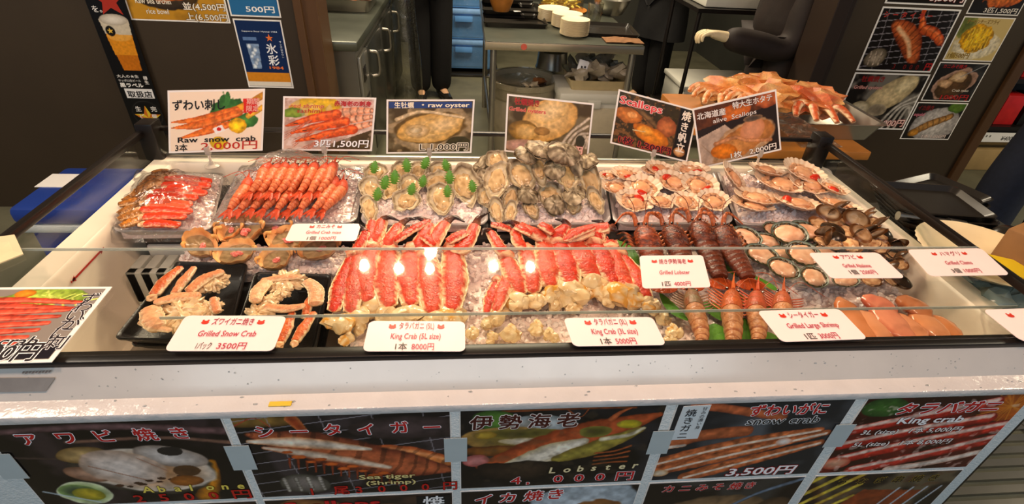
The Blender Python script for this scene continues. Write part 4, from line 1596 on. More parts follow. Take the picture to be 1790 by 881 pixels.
letter(o, q, '1000円', .36, .95, .024, '#b01c18', .02, '#4a0c0c', .02, fit=.56)
o, q = menu((2.400, 2.692, 0.671, 0.463), 'menu sheet of a grilled squid on a pale plate', pic_mini('squid2'))
letter(o, q, 'イカ焼き', .06, .20, .022, '#7a1818', .03, fit=.3)
letter(o, q, 'squid', .04, .36, .018, '#d87c8c', .02, '#6a1c24', .03, fit=.2, shear=.15)
letter(o, q, '1本 1,000円', .42, .95, .016, '#f0e4d8', .01, '#7a2418', .04, fit=.48)

# ------------------------------------------------------------------ trays, ice and seafood
bpy.context.view_layer.update()


def thing(name, loc, label, cat, group=None):
    e = empty(name, loc, label, cat, group)
    e.matrix_world = Matrix.Translation(loc)
    return e


def wpart(mb, name, m, par, smooth=True, ang=None):
    """part built in world space under an unrotated thing"""
    o = mb.build(name, m, None, smooth, ang)
    o.parent = par
    o.matrix_parent_inverse = Matrix.Translation(-Vector(par.location))
    return o


def rows_of(items, cuts, rownames, base):
    """unique place labels: row by image height, order by image x"""
    out = [None] * len(items)
    rows = {}
    for i, it in enumerate(items):
        r = sum(it[1] > c for c in cuts)
        rows.setdefault(r, []).append(i)
    for r, ids in rows.items():
        ids.sort(key=lambda i: items[i][0])
        for k, i in enumerate(ids):
            if len(ids) == 1:
                out[i] = f'{base}, alone in the {rownames[r]}'
            else:
                out[i] = f'{base}, {ordn(k, len(ids))} in the {rownames[r]}'
    return out


ICO = []
_bm = bmesh.new()
bmesh.ops.create_icosphere(_bm, subdivisions=1, radius=1.0)
_bm.verts.index_update()
_iv = np.array([tuple(v.co) for v in _bm.verts])
_if = [[v.index for v in f.verts] for f in _bm.faces]
_bm.free()
_rs = np.random.RandomState(5)
for k in range(16):
    s = 1 + (_rs.rand(len(_iv), 1) - 0.5) * 0.55
    ICO.append(_iv * s * (0.75 + 0.5 * _rs.rand(1, 3)))

# ice: bright crushed lumps, part see-through
m_ice = mat('crushed_ice', '#fff0ea', rough=0.14, trans=0.10, var=0.06, scale=60, ior=1.31, spec=0.6)
m_icebase = mat('packed_ice', '#fbe6df', rough=0.25, var=0.14, scale=140, bump=0.7, bscale=160, spec=0.6)


def ice_bed(q, z, n, label, size=0.0058, hump=0.012, inset=0.03, base_z=None):
    """heap of crushed ice over a quad (TL,TR,BR,BL), one object"""
    q = [Vector((p.x, p.y, z)) for p in q]
    mb = MB()
    nx, ny = 40, 26
    vs = []
    for j in range(ny):
        for i in range(nx):
            u, v = inset + (1 - 2 * inset) * i / (nx - 1), inset + (1 - 2 * inset) * j / (ny - 1)
            p = quad_pt(q, u, v)
            e = min(u, v, 1 - u, 1 - v)
            h = hump * min(1, e * 6) + 0.005 * noise.noise(Vector((p.x * 60, p.y * 60, 1.3)))
            vs.append(p + Vector((0, 0, h)))
    mb.add(vs, [(j * nx + i + 1, j * nx + i, (j + 1) * nx + i, (j + 1) * nx + i + 1) for j in range(ny - 1) for i in range(nx - 1)])
    ring = [vs[i] for i in range(nx)] + [vs[j * nx + nx - 1] for j in range(1, ny)] + [vs[(ny - 1) * nx + i] for i in range(nx - 2, -1, -1)] + [vs[j * nx] for j in range(ny - 2, 0, -1)]
    bz = base_z if base_z is not None else z - 0.02
    low = [Vector((p.x, p.y, bz)) for p in ring]
    k = len(ring)
    mb.add(ring + low, [(i, (i + 1) % k, k + (i + 1) % k, k + i) for i in range(k)] + [tuple(range(k, 2 * k))])
    mb.cur = 1
    for c in range(n):
        u, v = rng.uniform(inset, 1 - inset), rng.uniform(inset, 1 - inset)
        p = quad_pt(q, u, v)
        e = min(u, v, 1 - u, 1 - v)
        h = hump * min(1, e * 6) + 0.005 * noise.noise(Vector((p.x * 60, p.y * 60, 1.3)))
        s = size * rng.uniform(0.55, 1.25)
        R = Euler((rng.uniform(0, 6.3), rng.uniform(0, 6.3), 0)).to_matrix()
        V = ICO[c % 16] @ np.array(R) * s + np.array(p) + np.array((0, 0, h + s * 0.35))
        mb.add([Vector(x) for x in V], _if)
    o = mb.build('crushed_ice', [m_icebase, m_ice], None, True, 28)
    return tag(o, label, 'ice', kind='stuff')


def tray(name, q, z, depth, m, label, cat='tray', group=None, r=0.14, lip=0.005, slope=0.1, th=0.0025, parts=True):
    """rounded open tray; q outer rim corners on plane z"""
    q = [Vector((p.x, p.y, z)) for p in q]
    c = sum(q, Vector()) / 4

    def ring(ins, dz):
        return [p + Vector((0, 0, dz)) for p in rq(q, r, 6, ins)]
    mb = MB().loops([ring(slope + .01, -depth), ring(slope * .6, -depth * .6), ring(0.012, -0.004), ring(0.0, -0.003), ring(-.003, 0), ring(0.004, 0.0015),
                     ring(0.022, 0.0), ring(0.03, -0.004), ring(slope * .6 + .02, -depth * .6), ring(slope + .025, -depth + th)], cap0=True, cap1=True)
    mb.f = [f[::-1] for f in mb.f]
    o = mb.build(name, m, None, True, 50)
    tag(o, label, cat, group)
    return o, q, c


def pq(px, z):
    return [at(u, v, z=z) for u, v in px]


m_clear = mat('clear_tray_plastic', '#e6dedb', rough=0.15, trans=0.55, var=0.03, spec=0.6)
m_foam = mat('grey_white_foam', '#cfc6bb', rough=0.5, var=0.05, scale=200)
m_bfoam = mat('black_foam_tray', '#171413', rough=0.33, var=0.15, scale=150, bump=0.15, bscale=300)
TZ = 0.868
BACK = {
    'crab': [(238, 300), (392, 306), (370, 402), (194, 404)],
    'shrimp': [(420, 292), (640, 292), (622, 390), (368, 392)],
    'leaf oyster': [(648, 290), (848, 290), (853, 393), (630, 393)],
    'tall oyster': [(853, 290), (1052, 290), (1069, 391), (857, 393)],
    'red scallop': [(1058, 290), (1245, 291), (1284, 391), (1073, 391)],
    'large scallop': [(1250, 291), (1450, 292), (1492, 397), (1288, 392)],
}
for nm, px in BACK.items():
    q = pq(px, TZ)
    lb = {'crab': 'grey foam tray of raw snow crab at the back left corner', 'shrimp': 'clear tray of ice under the wrapped red shrimp',
          'leaf oyster': 'clear ice tray under the oysters garnished with green leaves', 'tall oyster': 'clear ice tray under the tall pile of large oysters',
          'red scallop': 'clear ice tray under the scallops with red roe', 'large scallop': 'clear ice tray under the large scallops at the back right'}[nm]
    tray('seafood_tray', q, TZ, 0.036, m_foam if nm == 'crab' else m_clear, lb, group='trays along the back of the case', r=0.10)
    c = sum(q, Vector()) / 4
    qi = [p.lerp(c, 0.06) for p in q]
    ice_bed(qi, TZ - 0.012, 620, f'crushed ice filling the {nm} tray', base_z=TZ - 0.030)
# dark plinth that carries the back row
pl = MB().bx(-0.70, 0.93, 1.005, 1.255, 0.72, 0.8315, 0.004).bx(-0.70, -0.66, 1.02, 1.25, TFZ, 0.72).bx(0.88, 0.92, 1.02, 1.25, TFZ, 0.72).bx(0.1, 0.14, 1.02, 1.25, TFZ, 0.72)
tag(pl.build('display_riser', mat('charcoal_plastic', '#2c2826', rough=0.5, var=0.1), None, True), 'charcoal plinth carrying the back row of trays', 'plinth')

FZ = 0.825
q = [Vector((-0.24, 0.995, FZ)), Vector((0.955, 0.995, FZ)), Vector((0.945, 0.60, FZ)), Vector((-0.20, 0.60, FZ))]
ice_bed(q, FZ - 0.006, 3400, 'wide bed of crushed ice under the king crab, lobsters and shrimp', hump=0.006, base_z=0.715, inset=.005)
q = [Vector((-0.60, 0.985, FZ)), Vector((-0.235, 0.985, FZ)), Vector((-0.235, 0.89, FZ)), Vector((-0.60, 0.89, FZ))]
ice_bed(q, FZ - 0.010, 700, 'crushed ice under the filled crab shells', base_z=0.775, inset=.005)

m_sea = flesh('wet_seafood')
m_shell = flesh('rough_shell', rough=0.5, var=0.28, scale=70, bump=0.7, bscale=120, hue=0.10, spec=0.35)
m_meat = flesh('wet_meat', rough=0.16, var=0.12, scale=60, bump=0.3, bscale=110, hue=0.05, spec=0.55)
m_crab = flesh('crab_shell', rough=0.24, var=0.20, scale=130, bump=0.5, bscale=260, hue=0.07, spec=0.5)
m_leaf = mat('green_leaf', '#5c9430', rough=0.4, var=0.25, scale=60, bump=0.3, bscale=140)


def C(s):
    return hx(s)


def shellform(mb, out, depth, th, cin, cout, seg=40, rings=7, zf=None, curve=2.0, crim=None, rimn=0.0, seed=0.0, outn=0.0):
    """closed shell cup. out(a)->radius; inner surface then outer surface. cin/cout colour funcs (t,a)"""
    vs, cs = [], []

    def P(t, a, dz):
        r = out(a) * t
        z = depth * t ** curve + (zf(t, a) if zf else 0)
        return Vector((r * math.cos(a), r * math.sin(a), z + dz))
    N0 = rings
    fs = []
    for side in (0, 1):
        for i in range(N0 + 1):
            t = i / N0
            for k in range(seg):
                a = 2 * math.pi * k / seg
                w = rimn * t ** 4 * noise.noise(Vector((math.cos(a) * 4, math.sin(a) * 4, seed + t * 3)))
                if side == 0:
                    p = P(t, a, w)
                    cs.append(cin(t, a))
                else:
                    tt = 1 - t
                    b = outn * noise.noise(Vector((math.cos(a) * 3 * tt, math.sin(a) * 3 * tt, seed + 9))) * (1 - tt ** 6)
                    w = rimn * tt ** 4 * noise.noise(Vector((math.cos(a) * 4, math.sin(a) * 4, seed + tt * 3)))
                    p = P(tt, a, w - th * (1 - 0.55 * tt) - abs(b))
                    if tt > .99:
                        p.x *= 1.01
                        p.y *= 1.01
                    cs.append(cout(tt, a))
                vs.append(p)
    M = 2 * (N0 + 1)
    for i in range(M - 1):
        for k in range(seg):
            k2 = (k + 1) % seg
            fs.append((i * seg + k, i * seg + k2, (i + 1) * seg + k2, (i + 1) * seg + k))
    fs = [f[::-1] for f in fs] if False else fs
    return mb.add(vs, fs, cs)


def pose(u, v, z, yaw=0.0, tilt=0.0, roll=0.0, loc=None):
    p = loc if loc is not None else at(u, v, z=z)
    return Matrix.Translation(p) @ Matrix.Rotation(math.radians(tilt), 4, 'X') @ Matrix.Rotation(math.radians(roll), 4, 'Y') @ Matrix.Rotation(math.radians(yaw), 4, 'Z')


def oyster(M, L, W, label, group, seed, dark=0.5, meat=True, closed=False):
    e = empty('oyster', label=label, cat='oyster', group=group, mtx=M)
    sd = seed * 3.7

    def out(a):
        # narrow hinge at -y
        k = 1.0 - 0.30 * max(0, -math.sin(a)) ** 1.5
        n = noise.noise(Vector((math.cos(a) * 1.6, math.sin(a) * 1.6, sd)))
        n2 = noise.noise(Vector((math.cos(a) * 6, math.sin(a) * 6, sd)))
        r = 1 / math.sqrt((math.cos(a) / (W * k)) ** 2 + (math.sin(a) / L) ** 2)
        return r * (1 + 0.22 * n + 0.09 * n2)

    def cin(t, a):
        n = 0.5 + 0.5 * noise.noise(Vector((math.cos(a) * 3 * t, math.sin(a) * 3 * t, sd + 2)))
        if t < .72:
            return mixc(C('#e6d6b8'), C('#b8a078'), n * .7)
        if t < .9:
            return mixc(C('#d8c49c'), C('#5a4228'), (t - .72) / .18 * n * 1.5)
        return mixc(mixc(C('#ecdcc0'), C('#8a7450'), n * .6), C('#3c2e20'), max(0, dark - .2) * n * 1.6)

    def cout(t, a):
        n = 0.5 + 0.6 * noise.noise(Vector((math.cos(a) * 4 * t, math.sin(a) * 4 * t, sd + 5))) + .3 * math.sin(t * 40 + 5 * noise.noise(Vector((math.cos(a) * 2, math.sin(a) * 2, sd))))
        return mixc(mixc(C('#d8c6a4'), C('#9a8058'), n), C('#33291d'), dark * n * 1.1)
    d = min(L, W) * 0.30
    mb = MB()
    shellform(mb, out, d, d * 0.35, cin, cout, seg=44, rings=8, curve=2.2, rimn=d * 0.7, seed=sd, outn=d * 0.9,
              zf=lambda t, a: d * 0.10 * t * math.sin(t * 26 + 3 * noise.noise(Vector((math.cos(a), math.sin(a), sd)))))
    mb.build('shell', m_shell, e, True, 60)
    if closed:
        m2 = MB()
        shellform(m2, lambda a: out(-a + 0) * .97, d * .8, d * .3, cin, cout, seg=36, rings=7, curve=2.0, rimn=d * 0.6, seed=sd + 1, outn=d * 0.9)
        m2.v = [Vector((p.x, -p.y if False else p.y, d * 2.1 - p.z)) for p in m2.v]
        m2.f = [f[::-1] for f in m2.f]
        m2.build('upper_shell', m_shell, e, True, 60)
    elif meat:
        f = MB()

        def cm(co, k):
            n = noise.noise(co * 2.5 + Vector((sd, 0, 0)))
            return mixc(C('#e2bf8c'), C('#9a7244'), max(0, 0.35 + n + (0.4 if abs(co.z) < .25 else -.2)))
        f.blob((0, L * 0.04, d * 0.42), (W * 0.58, L * 0.60, d * 0.42), 3, 0.24, 2.1, seed=seed, colf=cm)
        f.blob((W * .12, -L * 0.25, d * 0.6), (W * 0.26, L * 0.2, d * 0.36), 2, 0.2, 2.0, seed=seed + 3, colf=cm)
        f.build('oyster_meat', m_meat, e)
    return e


def shiso(M, s, label, par=None):
    """toothed green leaf, arched, with thickness"""
    mb = MB()
    top, n = [], 13
    rows = []
    for i in range(n + 1):
        t = i / n
        w = s * 0.46 * math.sin(math.pi * min(1, t * 0.94 + 0.06)) ** 0.75 * (1 - 0.35 * t)
        tooth = 1.05 if i % 2 else 0.5
        row = []
        for j in range(5):
            x = (j / 2 - 1) * w * (tooth if j in (0, 4) else 0.9)
            row.append(Vector((x, t * s, s * 0.22 * math.sin(t * 2.4) - abs(x) * 0.45 + 0.02 * s * noise.noise(Vector((x * 300, t * 5, s * 900))))))
        rows.append(row)
    vs = [p for r in rows for p in r]
    k = len(vs)
    vs2 = [p - Vector((0, 0, 0.0005)) for p in vs]
    fs = []
    for i in range(n):
        for j in range(4):
            a, b, c, d = i * 5 + j, i * 5 + j + 1, (i + 1) * 5 + j + 1, (i + 1) * 5 + j
            fs += [(a, b, c, d), (d + k, c + k, b + k, a + k)]
    for i in range(n):
        for j in (0, 4):
            a, d = i * 5 + j, (i + 1) * 5 + j
            fs.append((a, d, d + k, a + k) if j == 0 else (d, a, a + k, d + k))
    mb.add(vs + vs2, fs)
    o = mb.build('shiso_leaf', m_leaf, None, True, 60)
    o.matrix_world = M
    return tag(o, label, 'leaf', 'green leaf garnishes')


# ---- tray of leaf-garnished oysters: (u, v, half width px, half length px, yaw, leaf)
def px2m(u, v, z):
    return (at(u + 1, v, z=z) - at(u, v, z=z)).length


LO = [(658, 304, 17, 13, 30, (-6, -9)), (702, 303, 17, 14, 10, (10, -10)), (731, 301, 15, 12, -10, (8, -14)), (770, 303, 20, 13, -20, (12, -12)),
      (650, 333, 17, 17, 20, (20, -10)), (684, 330, 14, 19, -15, (4, -16)), (717, 327, 18, 15, -25, (20, -8)), (764, 322, 20, 15, -10, (22, -8)),
      (812, 328, 23, 26, 15, (16, 0)), (646, 367, 13, 21, 15, (12, -24)), (711, 353, 21, 16, -35, (6, -20)), (772, 351, 20, 24, 8, (10, -14))]
lab = rows_of(LO, (312, 342), ('leaf tray back row', 'leaf tray middle row', 'leaf tray front row'), 'oyster with green leaf')
for i, (u, v, a, b, yw, lf) in enumerate(LO):
    z = 0.884 + (0.012 if v < 312 else 0.004)
    s = px2m(u, v, z)
    oyster(pose(u, v, z, yw, 24), b * s * 1.7, a * s * 1.22, lab[i], 'oysters with green leaves', 20 + i, dark=0.25)
    lu, lv = u + lf[0], v + lf[1]
    shiso(pose(lu, lv + 8, z + 0.02, rng.uniform(-30, 30), 62), 0.030 + 0.006 * rng.random(), lab[i].replace('oyster with green leaf,', 'green leaf on the oyster') + '')

# ---- tall pile of large oysters: (u, v, half width, half length, yaw, z, closed, shucked)
TO = [(868, 284, 18, 17, 10, .935, 0), (841, 299, 13, 20, -20, .905, 1), (868, 319, 22, 28, -12, .915, 0), (858, 345, 24, 17, 25, .890, 0), (892, 350, 14, 22, -18, .890, 0), (912, 309, 24, 25, 28, .925, 0),
      (868, 372, 13, 20, 8, .882, 0), (892, 374, 11, 17, -8, .882, 0), (920, 345, 17, 18, 10, .895, 1), (928, 366, 13, 16, 15, .882, 0), (960, 342, 21, 18, -22, .900, 0), (968, 361, 17, 13, -15, .885, 1),
      (918, 278, 21, 16, 30, .965, 1), (946, 268, 26, 15, -30, .985, 1), (983, 272, 28, 15, -12, .995, 1), (943, 298, 14, 23, 5, .945, 0), (1003, 283, 13, 20, 10, .965, 1), (990, 312, 19, 25, 8, .930, 0),
      (1027, 287, 15, 18, -25, .945, 1), (1033, 322, 18, 29, 10, .910, 0), (1041, 353, 13, 20, 18, .890, 0), (1003, 346, 17, 20, -10, .900, 1), (1000, 362, 14, 13, -5, .884, 0), (968, 300, 17, 20, -20, .955, 1)]
lab = rows_of(TO, (290, 330, 356), ('top layer of the tall pile', 'upper layer of the tall pile', 'lower layer of the tall pile', 'bottom row of the tall pile'), 'large oyster')
for i, (u, v, a, b, yw, z, cl) in enumerate(TO):
    s = px2m(u, v, z)
    oyster(pose(u, v, z, yw, 30 if not cl else rng.uniform(0, 45), rng.uniform(-12, 12)), b * s * 1.45, a * s * 1.12,
           lab[i].replace('large oyster', 'large closed dark oyster' if cl else 'large shucked oyster'), 'large oysters in the tall pile', 60 + i, dark=0.62 if cl else 0.5, closed=bool(cl))


def scallop(M, R, label, group, seed, coral=True, ribs=17, cat='scallop'):
    e = empty('scallop', label=label, cat=cat, group=group, mtx=M)
    sd = seed * 2.1

    def out(a):
        s = math.sin(a)
        r = R * (1 + 0.022 * math.cos(ribs * a))
        if s < -0.55:
            r *= 1 - 0.20 * (-s - 0.55) / 0.45
            if -0.93 < s < -0.72:
                r *= 1.10
        return r

    def cin(t, a):
        n = 0.5 + 0.5 * noise.noise(Vector((math.cos(a) * 3 * t, math.sin(a) * 3 * t, sd)))
        c = mixc(C('#f4e2c8'), C('#d8b08a'), n * .6)
        return mixc(c, C('#a87850'), max(0, -math.cos(ribs * a)) * t * t * .45)

    def cout(t, a):
        n = 0.5 + 0.5 * noise.noise(Vector((math.cos(a) * 4 * t, math.sin(a) * 4 * t, sd + 4)))
        return mixc(C('#f0dcc0'), C('#b07a58'), n * .8)
    mb = MB()
    d = R * 0.26
    shellform(mb, out, d, R * 0.06, cin, cout, seg=68, rings=7, curve=2.4, seed=sd, zf=lambda t, a: R * 0.022 * t * math.cos(ribs * a))
    mb.build('shell', flesh('pale_shell', rough=0.38, var=0.10, scale=60, bump=0.25, hue=0.05), e, True, 60)
    f = MB()
    ph = seed * 1.7
    pts, rad = [], []
    for k in range(27):
        a = ph + 2 * math.pi * k / 26 * 0.96
        rr = R * (0.58 + 0.05 * math.sin(5 * a + sd))
        pts.append((rr * math.cos(a), rr * math.sin(a), d * 0.52 + R * 0.035 * math.sin(9 * a + sd)))
        rad.append((R * (0.10 + 0.03 * math.sin(11 * a)), R * 0.07))
    f.tube(pts, rad, 8, colf=lambda t, a: mixc(C('#e6b48c'), C('#a87450'), 0.5 + 0.5 * math.sin(t * 60 + a)))
    f.build('mantle', m_meat, e)
    ad = MB().blob((R * .12 * math.cos(ph), R * .12 * math.sin(ph), d * .55), (R * .46, R * .44, R * .18), 3, 0.08, 1.4, seed=seed,
                   colf=lambda co, k: mixc(C('#f0b88a'), C('#c87c50'), 0.3 + .6 * noise.noise(co * 2 + Vector((sd, 0, 0)))))
    ad.build('scallop_meat', m_meat, e)
    if coral:
        pts = [(R * .46 * math.cos(ph + 1.2 + .25 * k), R * .46 * math.sin(ph + 1.2 + .25 * k), d * .62 + R * .05) for k in range(6)]
        cb = MB().tube(spl(pts, 12), [(R * (.06 + .13 * math.sin(math.pi * (k + .7) / 12.5)), R * (.05 + .09 * math.sin(math.pi * (k + .7) / 12.5))) for k in range(12)], 10,
                       colf=lambda t, a: mixc(C('#f0522c'), C('#c8301c'), .5 + .5 * math.sin(a)))
        cb.build('red_roe' if coral == 1 else 'orange_roe', flesh('coral_roe', rough=0.2, var=0.1, scale=90, bump=0.2), e)
    return e


S5 = [(1064, 310, 15, 11, 0, 2), (1096, 309, 24, 14, 0, 1), (1076, 331, 25, 15, 1, 0), (1142, 302, 18, 9, 0, 0), (1154, 300, 23, 11, 0, 2), (1209, 301, 26, 13, 1, 1), (1140, 317, 15, 10, 0, 0), (1175, 323, 28, 13, 1, 1), (1124, 333, 28, 16, 0, 1),
      (1222, 327, 27, 17, 0, 2), (1107, 357, 28, 16, 1, 1), (1155, 355, 22, 17, 0, 0), (1200, 357, 24, 19, 0, 0), (1247, 354, 24, 17, 1, 0)]
lab = rows_of(S5, (313, 342), ('back row of the red roe tray', 'middle row of the red roe tray', 'front row of the red roe tray'), 'scallop')
for i, (u, v, a, b, k, co) in enumerate(S5):
    z = 0.886 + (.012 if v < 313 else .006 if v < 342 else 0)
    s = px2m(u, v, z)
    scallop(pose(u, v, z, rng.uniform(20, 60), rng.uniform(-6, 8) + (8 if b > 15 else 0), rng.uniform(-4, 8)), a * s * 1.17, lab[i], 'scallops with red roe', 100 + i, coral=1 if co else 0)
S6 = [(1279, 314, 28, 24, 35), (1341, 303, 28, 14, 8), (1404, 307, 33, 20, 10), (1361, 325, 36, 17, 4), (1414, 328, 30, 19, 4), (1455, 333, 24, 17, 12), (1325, 352, 35, 13, 4), (1313, 364, 31, 11, 6), (1393, 361, 34, 14, 6), (1463, 363, 32, 14, 10)]
lab = rows_of(S6, (318, 344), ('back row of the right end tray', 'middle row of the right end tray', 'front row of the right end tray'), 'large scallop')
for i, (u, v, a, b, rl) in enumerate(S6):
    z = 0.888 + (.014 if v < 318 else .008 if v < 344 else 0)
    s = px2m(u, v, z)
    scallop(pose(u, v, z, rng.uniform(10, 60), -8 + max(0, b - 14) * 2.5, rl), a * s * 1.15, lab[i], 'large scallops', 140 + i, coral=2 if i % 3 == 2 else 0, ribs=24)

# ---- king crab legs on the ice


def jag(x, sd, amp=1.0):
    return amp * (noise.noise(Vector((x * 22, sd, 0))) + 0.6 * noise.noise(Vector((x * 55, sd, 4))))


def shellcol(c1, c2, rim, sd, lo=0.62):
    """red skin above, pale ragged cut edge along both sides"""
    def f(t, a):
        s = abs(math.cos(a)) + 0.13 * jag(t, sd + (3 if math.cos(a) > 0 else 7))
        n = noise.noise(Vector((t * 9, math.cos(a) * 2, sd)))
        n2 = noise.noise(Vector((t * 30, math.cos(a) * 6, sd + 2)))
        if math.sin(a) < -0.25:
            return mixc(rim, c2, .3)
        if s > 0.82 + 0.06 * n2:
            return mixc(rim, (.98, .86, .7), .4 + n2)
        if s > 0.70 + .06 * n:
            return mixc(c2, rim, .35 + n2)
        return mixc(mixc(c1, c2, 0.45 + 0.9 * n + .5 * n2), rim, max(0, .9 * n2 - .15))
    return f


def seg_leg(par, name, pts, w, h, c1, c2, rim, sd, n=22, taper=(0.75, 1.0, 0.8), spines=0, m=None, zj=0.0):
    P = spl(pts, n)
    rad = []
    for i in range(n):
        t = i / (n - 1)
        k = interp((0, .45, 1), taper, t)
        e = min(1, (min(t, 1 - t) * n / 1.6 + .35))
        rad.append((w * k * e * (1 + 0.05 * jag(t * .5, sd)), h * k * e))
    mb = MB().tube(P, rad, 20, colf=shellcol(c1, c2, rim, sd), prof=lambda t, a: 1 + 0.12 * noise.noise(Vector((t * 9, math.cos(a) * 3, sd + 5))) + (.05 * jag(t, sd + 3 * (1 if math.cos(a) > 0 else 2)) if abs(math.cos(a)) > .8 else 0))
    if w > .011:
        for sg in (-1, 1):
            ep, er = [], []
            for i in range(1, n - 1):
                d = (P[i + 1] - P[i - 1]).normalized()
                sv = d.cross(Vector((0, 0, 1))).normalized()
                ep.append(P[i] + sv * sg * rad[i][0] * (1.0 + .10 * jag(i / n, sd + sg * 4)) + Vector((0, 0, rad[i][1] * (.18 + .2 * jag(i / n, sd + sg)))))
                er.append((w * .075 * (1.1 + .8 * jag(i / n * 1.3, sd - sg)), w * .085 * (1.1 + .7 * jag(i / n, sd - sg * 2))))
            mb.tube(ep, er, 7, colf=lambda t, a: mixc(rim, (.98, .88, .72), .4 + noise.noise(Vector((t * 12, sg, sd)))))
    for k in range(spines):
        t = rng.uniform(.08, .92)
        i = min(n - 2, int(t * n))
        d = (P[i + 1] - P[i]).normalized()
        sd_ = d.cross(Vector((0, 0, 1))).normalized()
        a = rng.uniform(.15, math.pi - .15)
        o = sd_ * (math.cos(a) * rad[i][0]) + Vector((0, 0, 1)) * (math.sin(a) * rad[i][1])
        b = P[i] + o * .92
        u = o.normalized()
        r = 0.0016
        q = [b + d * r, b - d * r * .5 + sd_ * r, b - d * r * .5 - sd_ * r]
        mb.add(q + [b + u * 0.006 + d * .002], [(0, 1, 3), (1, 2, 3), (2, 0, 3)], [mixc(c1, rim, .2)] * 3 + [mixc(c2, rim, .7)])
    return wpart(mb, name, m or m_crab, par)


KR1, KR2, KPINK, KRIM = C('#e03418'), C('#a81e0e'), C('#e86848'), C('#f0c898')


def shoulder(mb, c, s, sd, n=4):
    for k in range(n):
        o = Vector((noise.noise(Vector((k * 3.3, sd, 0))), noise.noise(Vector((k * 3.3, sd, 5))), noise.noise(Vector((k * 3.3, sd, 9))) * .5)) * s * 1.1
        yl = rng.random() < .15

        def cf(co, kk, yl=yl):
            n_ = noise.noise(co * 2 + Vector((sd, 0, 0)))
            b = mixc(C('#f0dab0'), C('#c89c64'), .35 + n_)
            return mixc(b, C('#e0901c'), .6) if yl and n_ > -.1 else b
        mb.blob(c + o, (s * rng.uniform(.55, .9), s * rng.uniform(.6, 1.0), s * rng.uniform(.45, .7)), 2, .28, 1.7, seed=sd + k, colf=cf,
                rot=Euler((0, 0, rng.uniform(0, 3))).to_matrix())


def kleg(idx, pts, up, w, label, group, mixp, tip=None, sh=True, z=0.865):
    """pts: pixel path of the long cut segment from shoulder to joint, up: pixel path past the joint"""
    hs = [z + .004 * math.sin(i * 2.1) for i in range(len(pts))]
    P = [at(p[0], p[1], z=zz) for p, zz in zip(pts, hs)]
    par = thing('king_crab', (P[0].x, P[0].y, FZ + .005), label, 'crab leg', group)
    sc = px2m(pts[1][0], pts[1][1], z)
    c1, c2 = mixc(KR1, KPINK, mixp), mixc(KR2, KPINK, mixp * .8)
    w = w * 1.28
    seg_leg(par, 'long_segment', P, w * sc, w * sc * .52, c1, c2, KRIM, idx * 1.3, n=30, taper=(.58, 1.08, .84), spines=14)
    j = P[-1] + Vector((0, .004, .006))
    mb = MB().blob(j, (w * sc * .85, w * sc * .8, w * sc * .6), 2, .25, 2.0, seed=idx, colf=lambda co, k: mixc(c2, KRIM, .5 + noise.noise(co * 3)))
    wpart(mb, 'joint', m_crab, par)
    if up:
        U = [j] + [at(p[0], p[1], z=z + .012 + .008 * k) for k, p in enumerate(up)]
        seg_leg(par, 'upper_segment', U, w * sc * .72, w * sc * .5, mixc(c1, KR1, .5), c2, KRIM, idx * 1.7 + 3, n=20, taper=(1.0, .95, .7), spines=10)
        if tip:
            T = [U[-1]] + [at(p[0], p[1], z=z + .03) for p in tip]
            n = 14
            tp = MB().tube(spl(T, n), [(w * sc * .42 * (1 - .85 * k / (n - 1)), w * sc * .34 * (1 - .85 * k / (n - 1))) for k in range(n)], 10,
                           colf=lambda t, a: mixc(mixc(C('#b04020'), C('#e0a868'), .5 + .5 * math.sin(a + 2)), C('#2a100c'), min(1, .35 + t * 1.1)))
            wpart(tp, 'claw_tip', m_crab, par)
    if sh:
        mb = MB()
        shoulder(mb, P[0] + Vector((0, -.016, -.006)), w * sc * 1.05, idx * 2.2, 4)
        wpart(mb, 'shoulder', m_meat, par)
    return par


L5 = [([(583, 545), (597, 500), (618, 450)], [(632, 425), (640, 405)], 13, .05, [(628, 392)]), ([(614, 548), (620, 490), (628, 445)], [(646, 412), (652, 386)], 15, .45, None),
      ([(642, 528), (640, 480), (650, 435)], [(660, 410), (669, 384)], 17, .5, [(680, 380), (698, 386)]), ([(680, 538), (675, 490), (680, 440)], [(682, 420), (700, 392)], 17, .55, [(715, 383), (728, 384)]),
      ([(719, 535), (714, 488), (720, 442)], [(735, 425), (752, 390)], 18, .35, [(735, 382), (722, 381)]), ([(756, 548), (750, 490), (744, 452)], [(757, 425), (780, 388)], 19, .5, [(795, 380), (812, 388)]),
      ([(790, 545), (794, 490), (792, 440)], [(812, 432), (832, 392)], 18, .3, [(838, 380), (856, 371)])]
for i, (p, up, w, mx, tip) in enumerate(L5):
    kleg(i + 1, p, up, w, f'king crab leg behind the 5L card, {ordn(i, len(L5))}', 'king crab legs of the 5L heap', mx, tip)
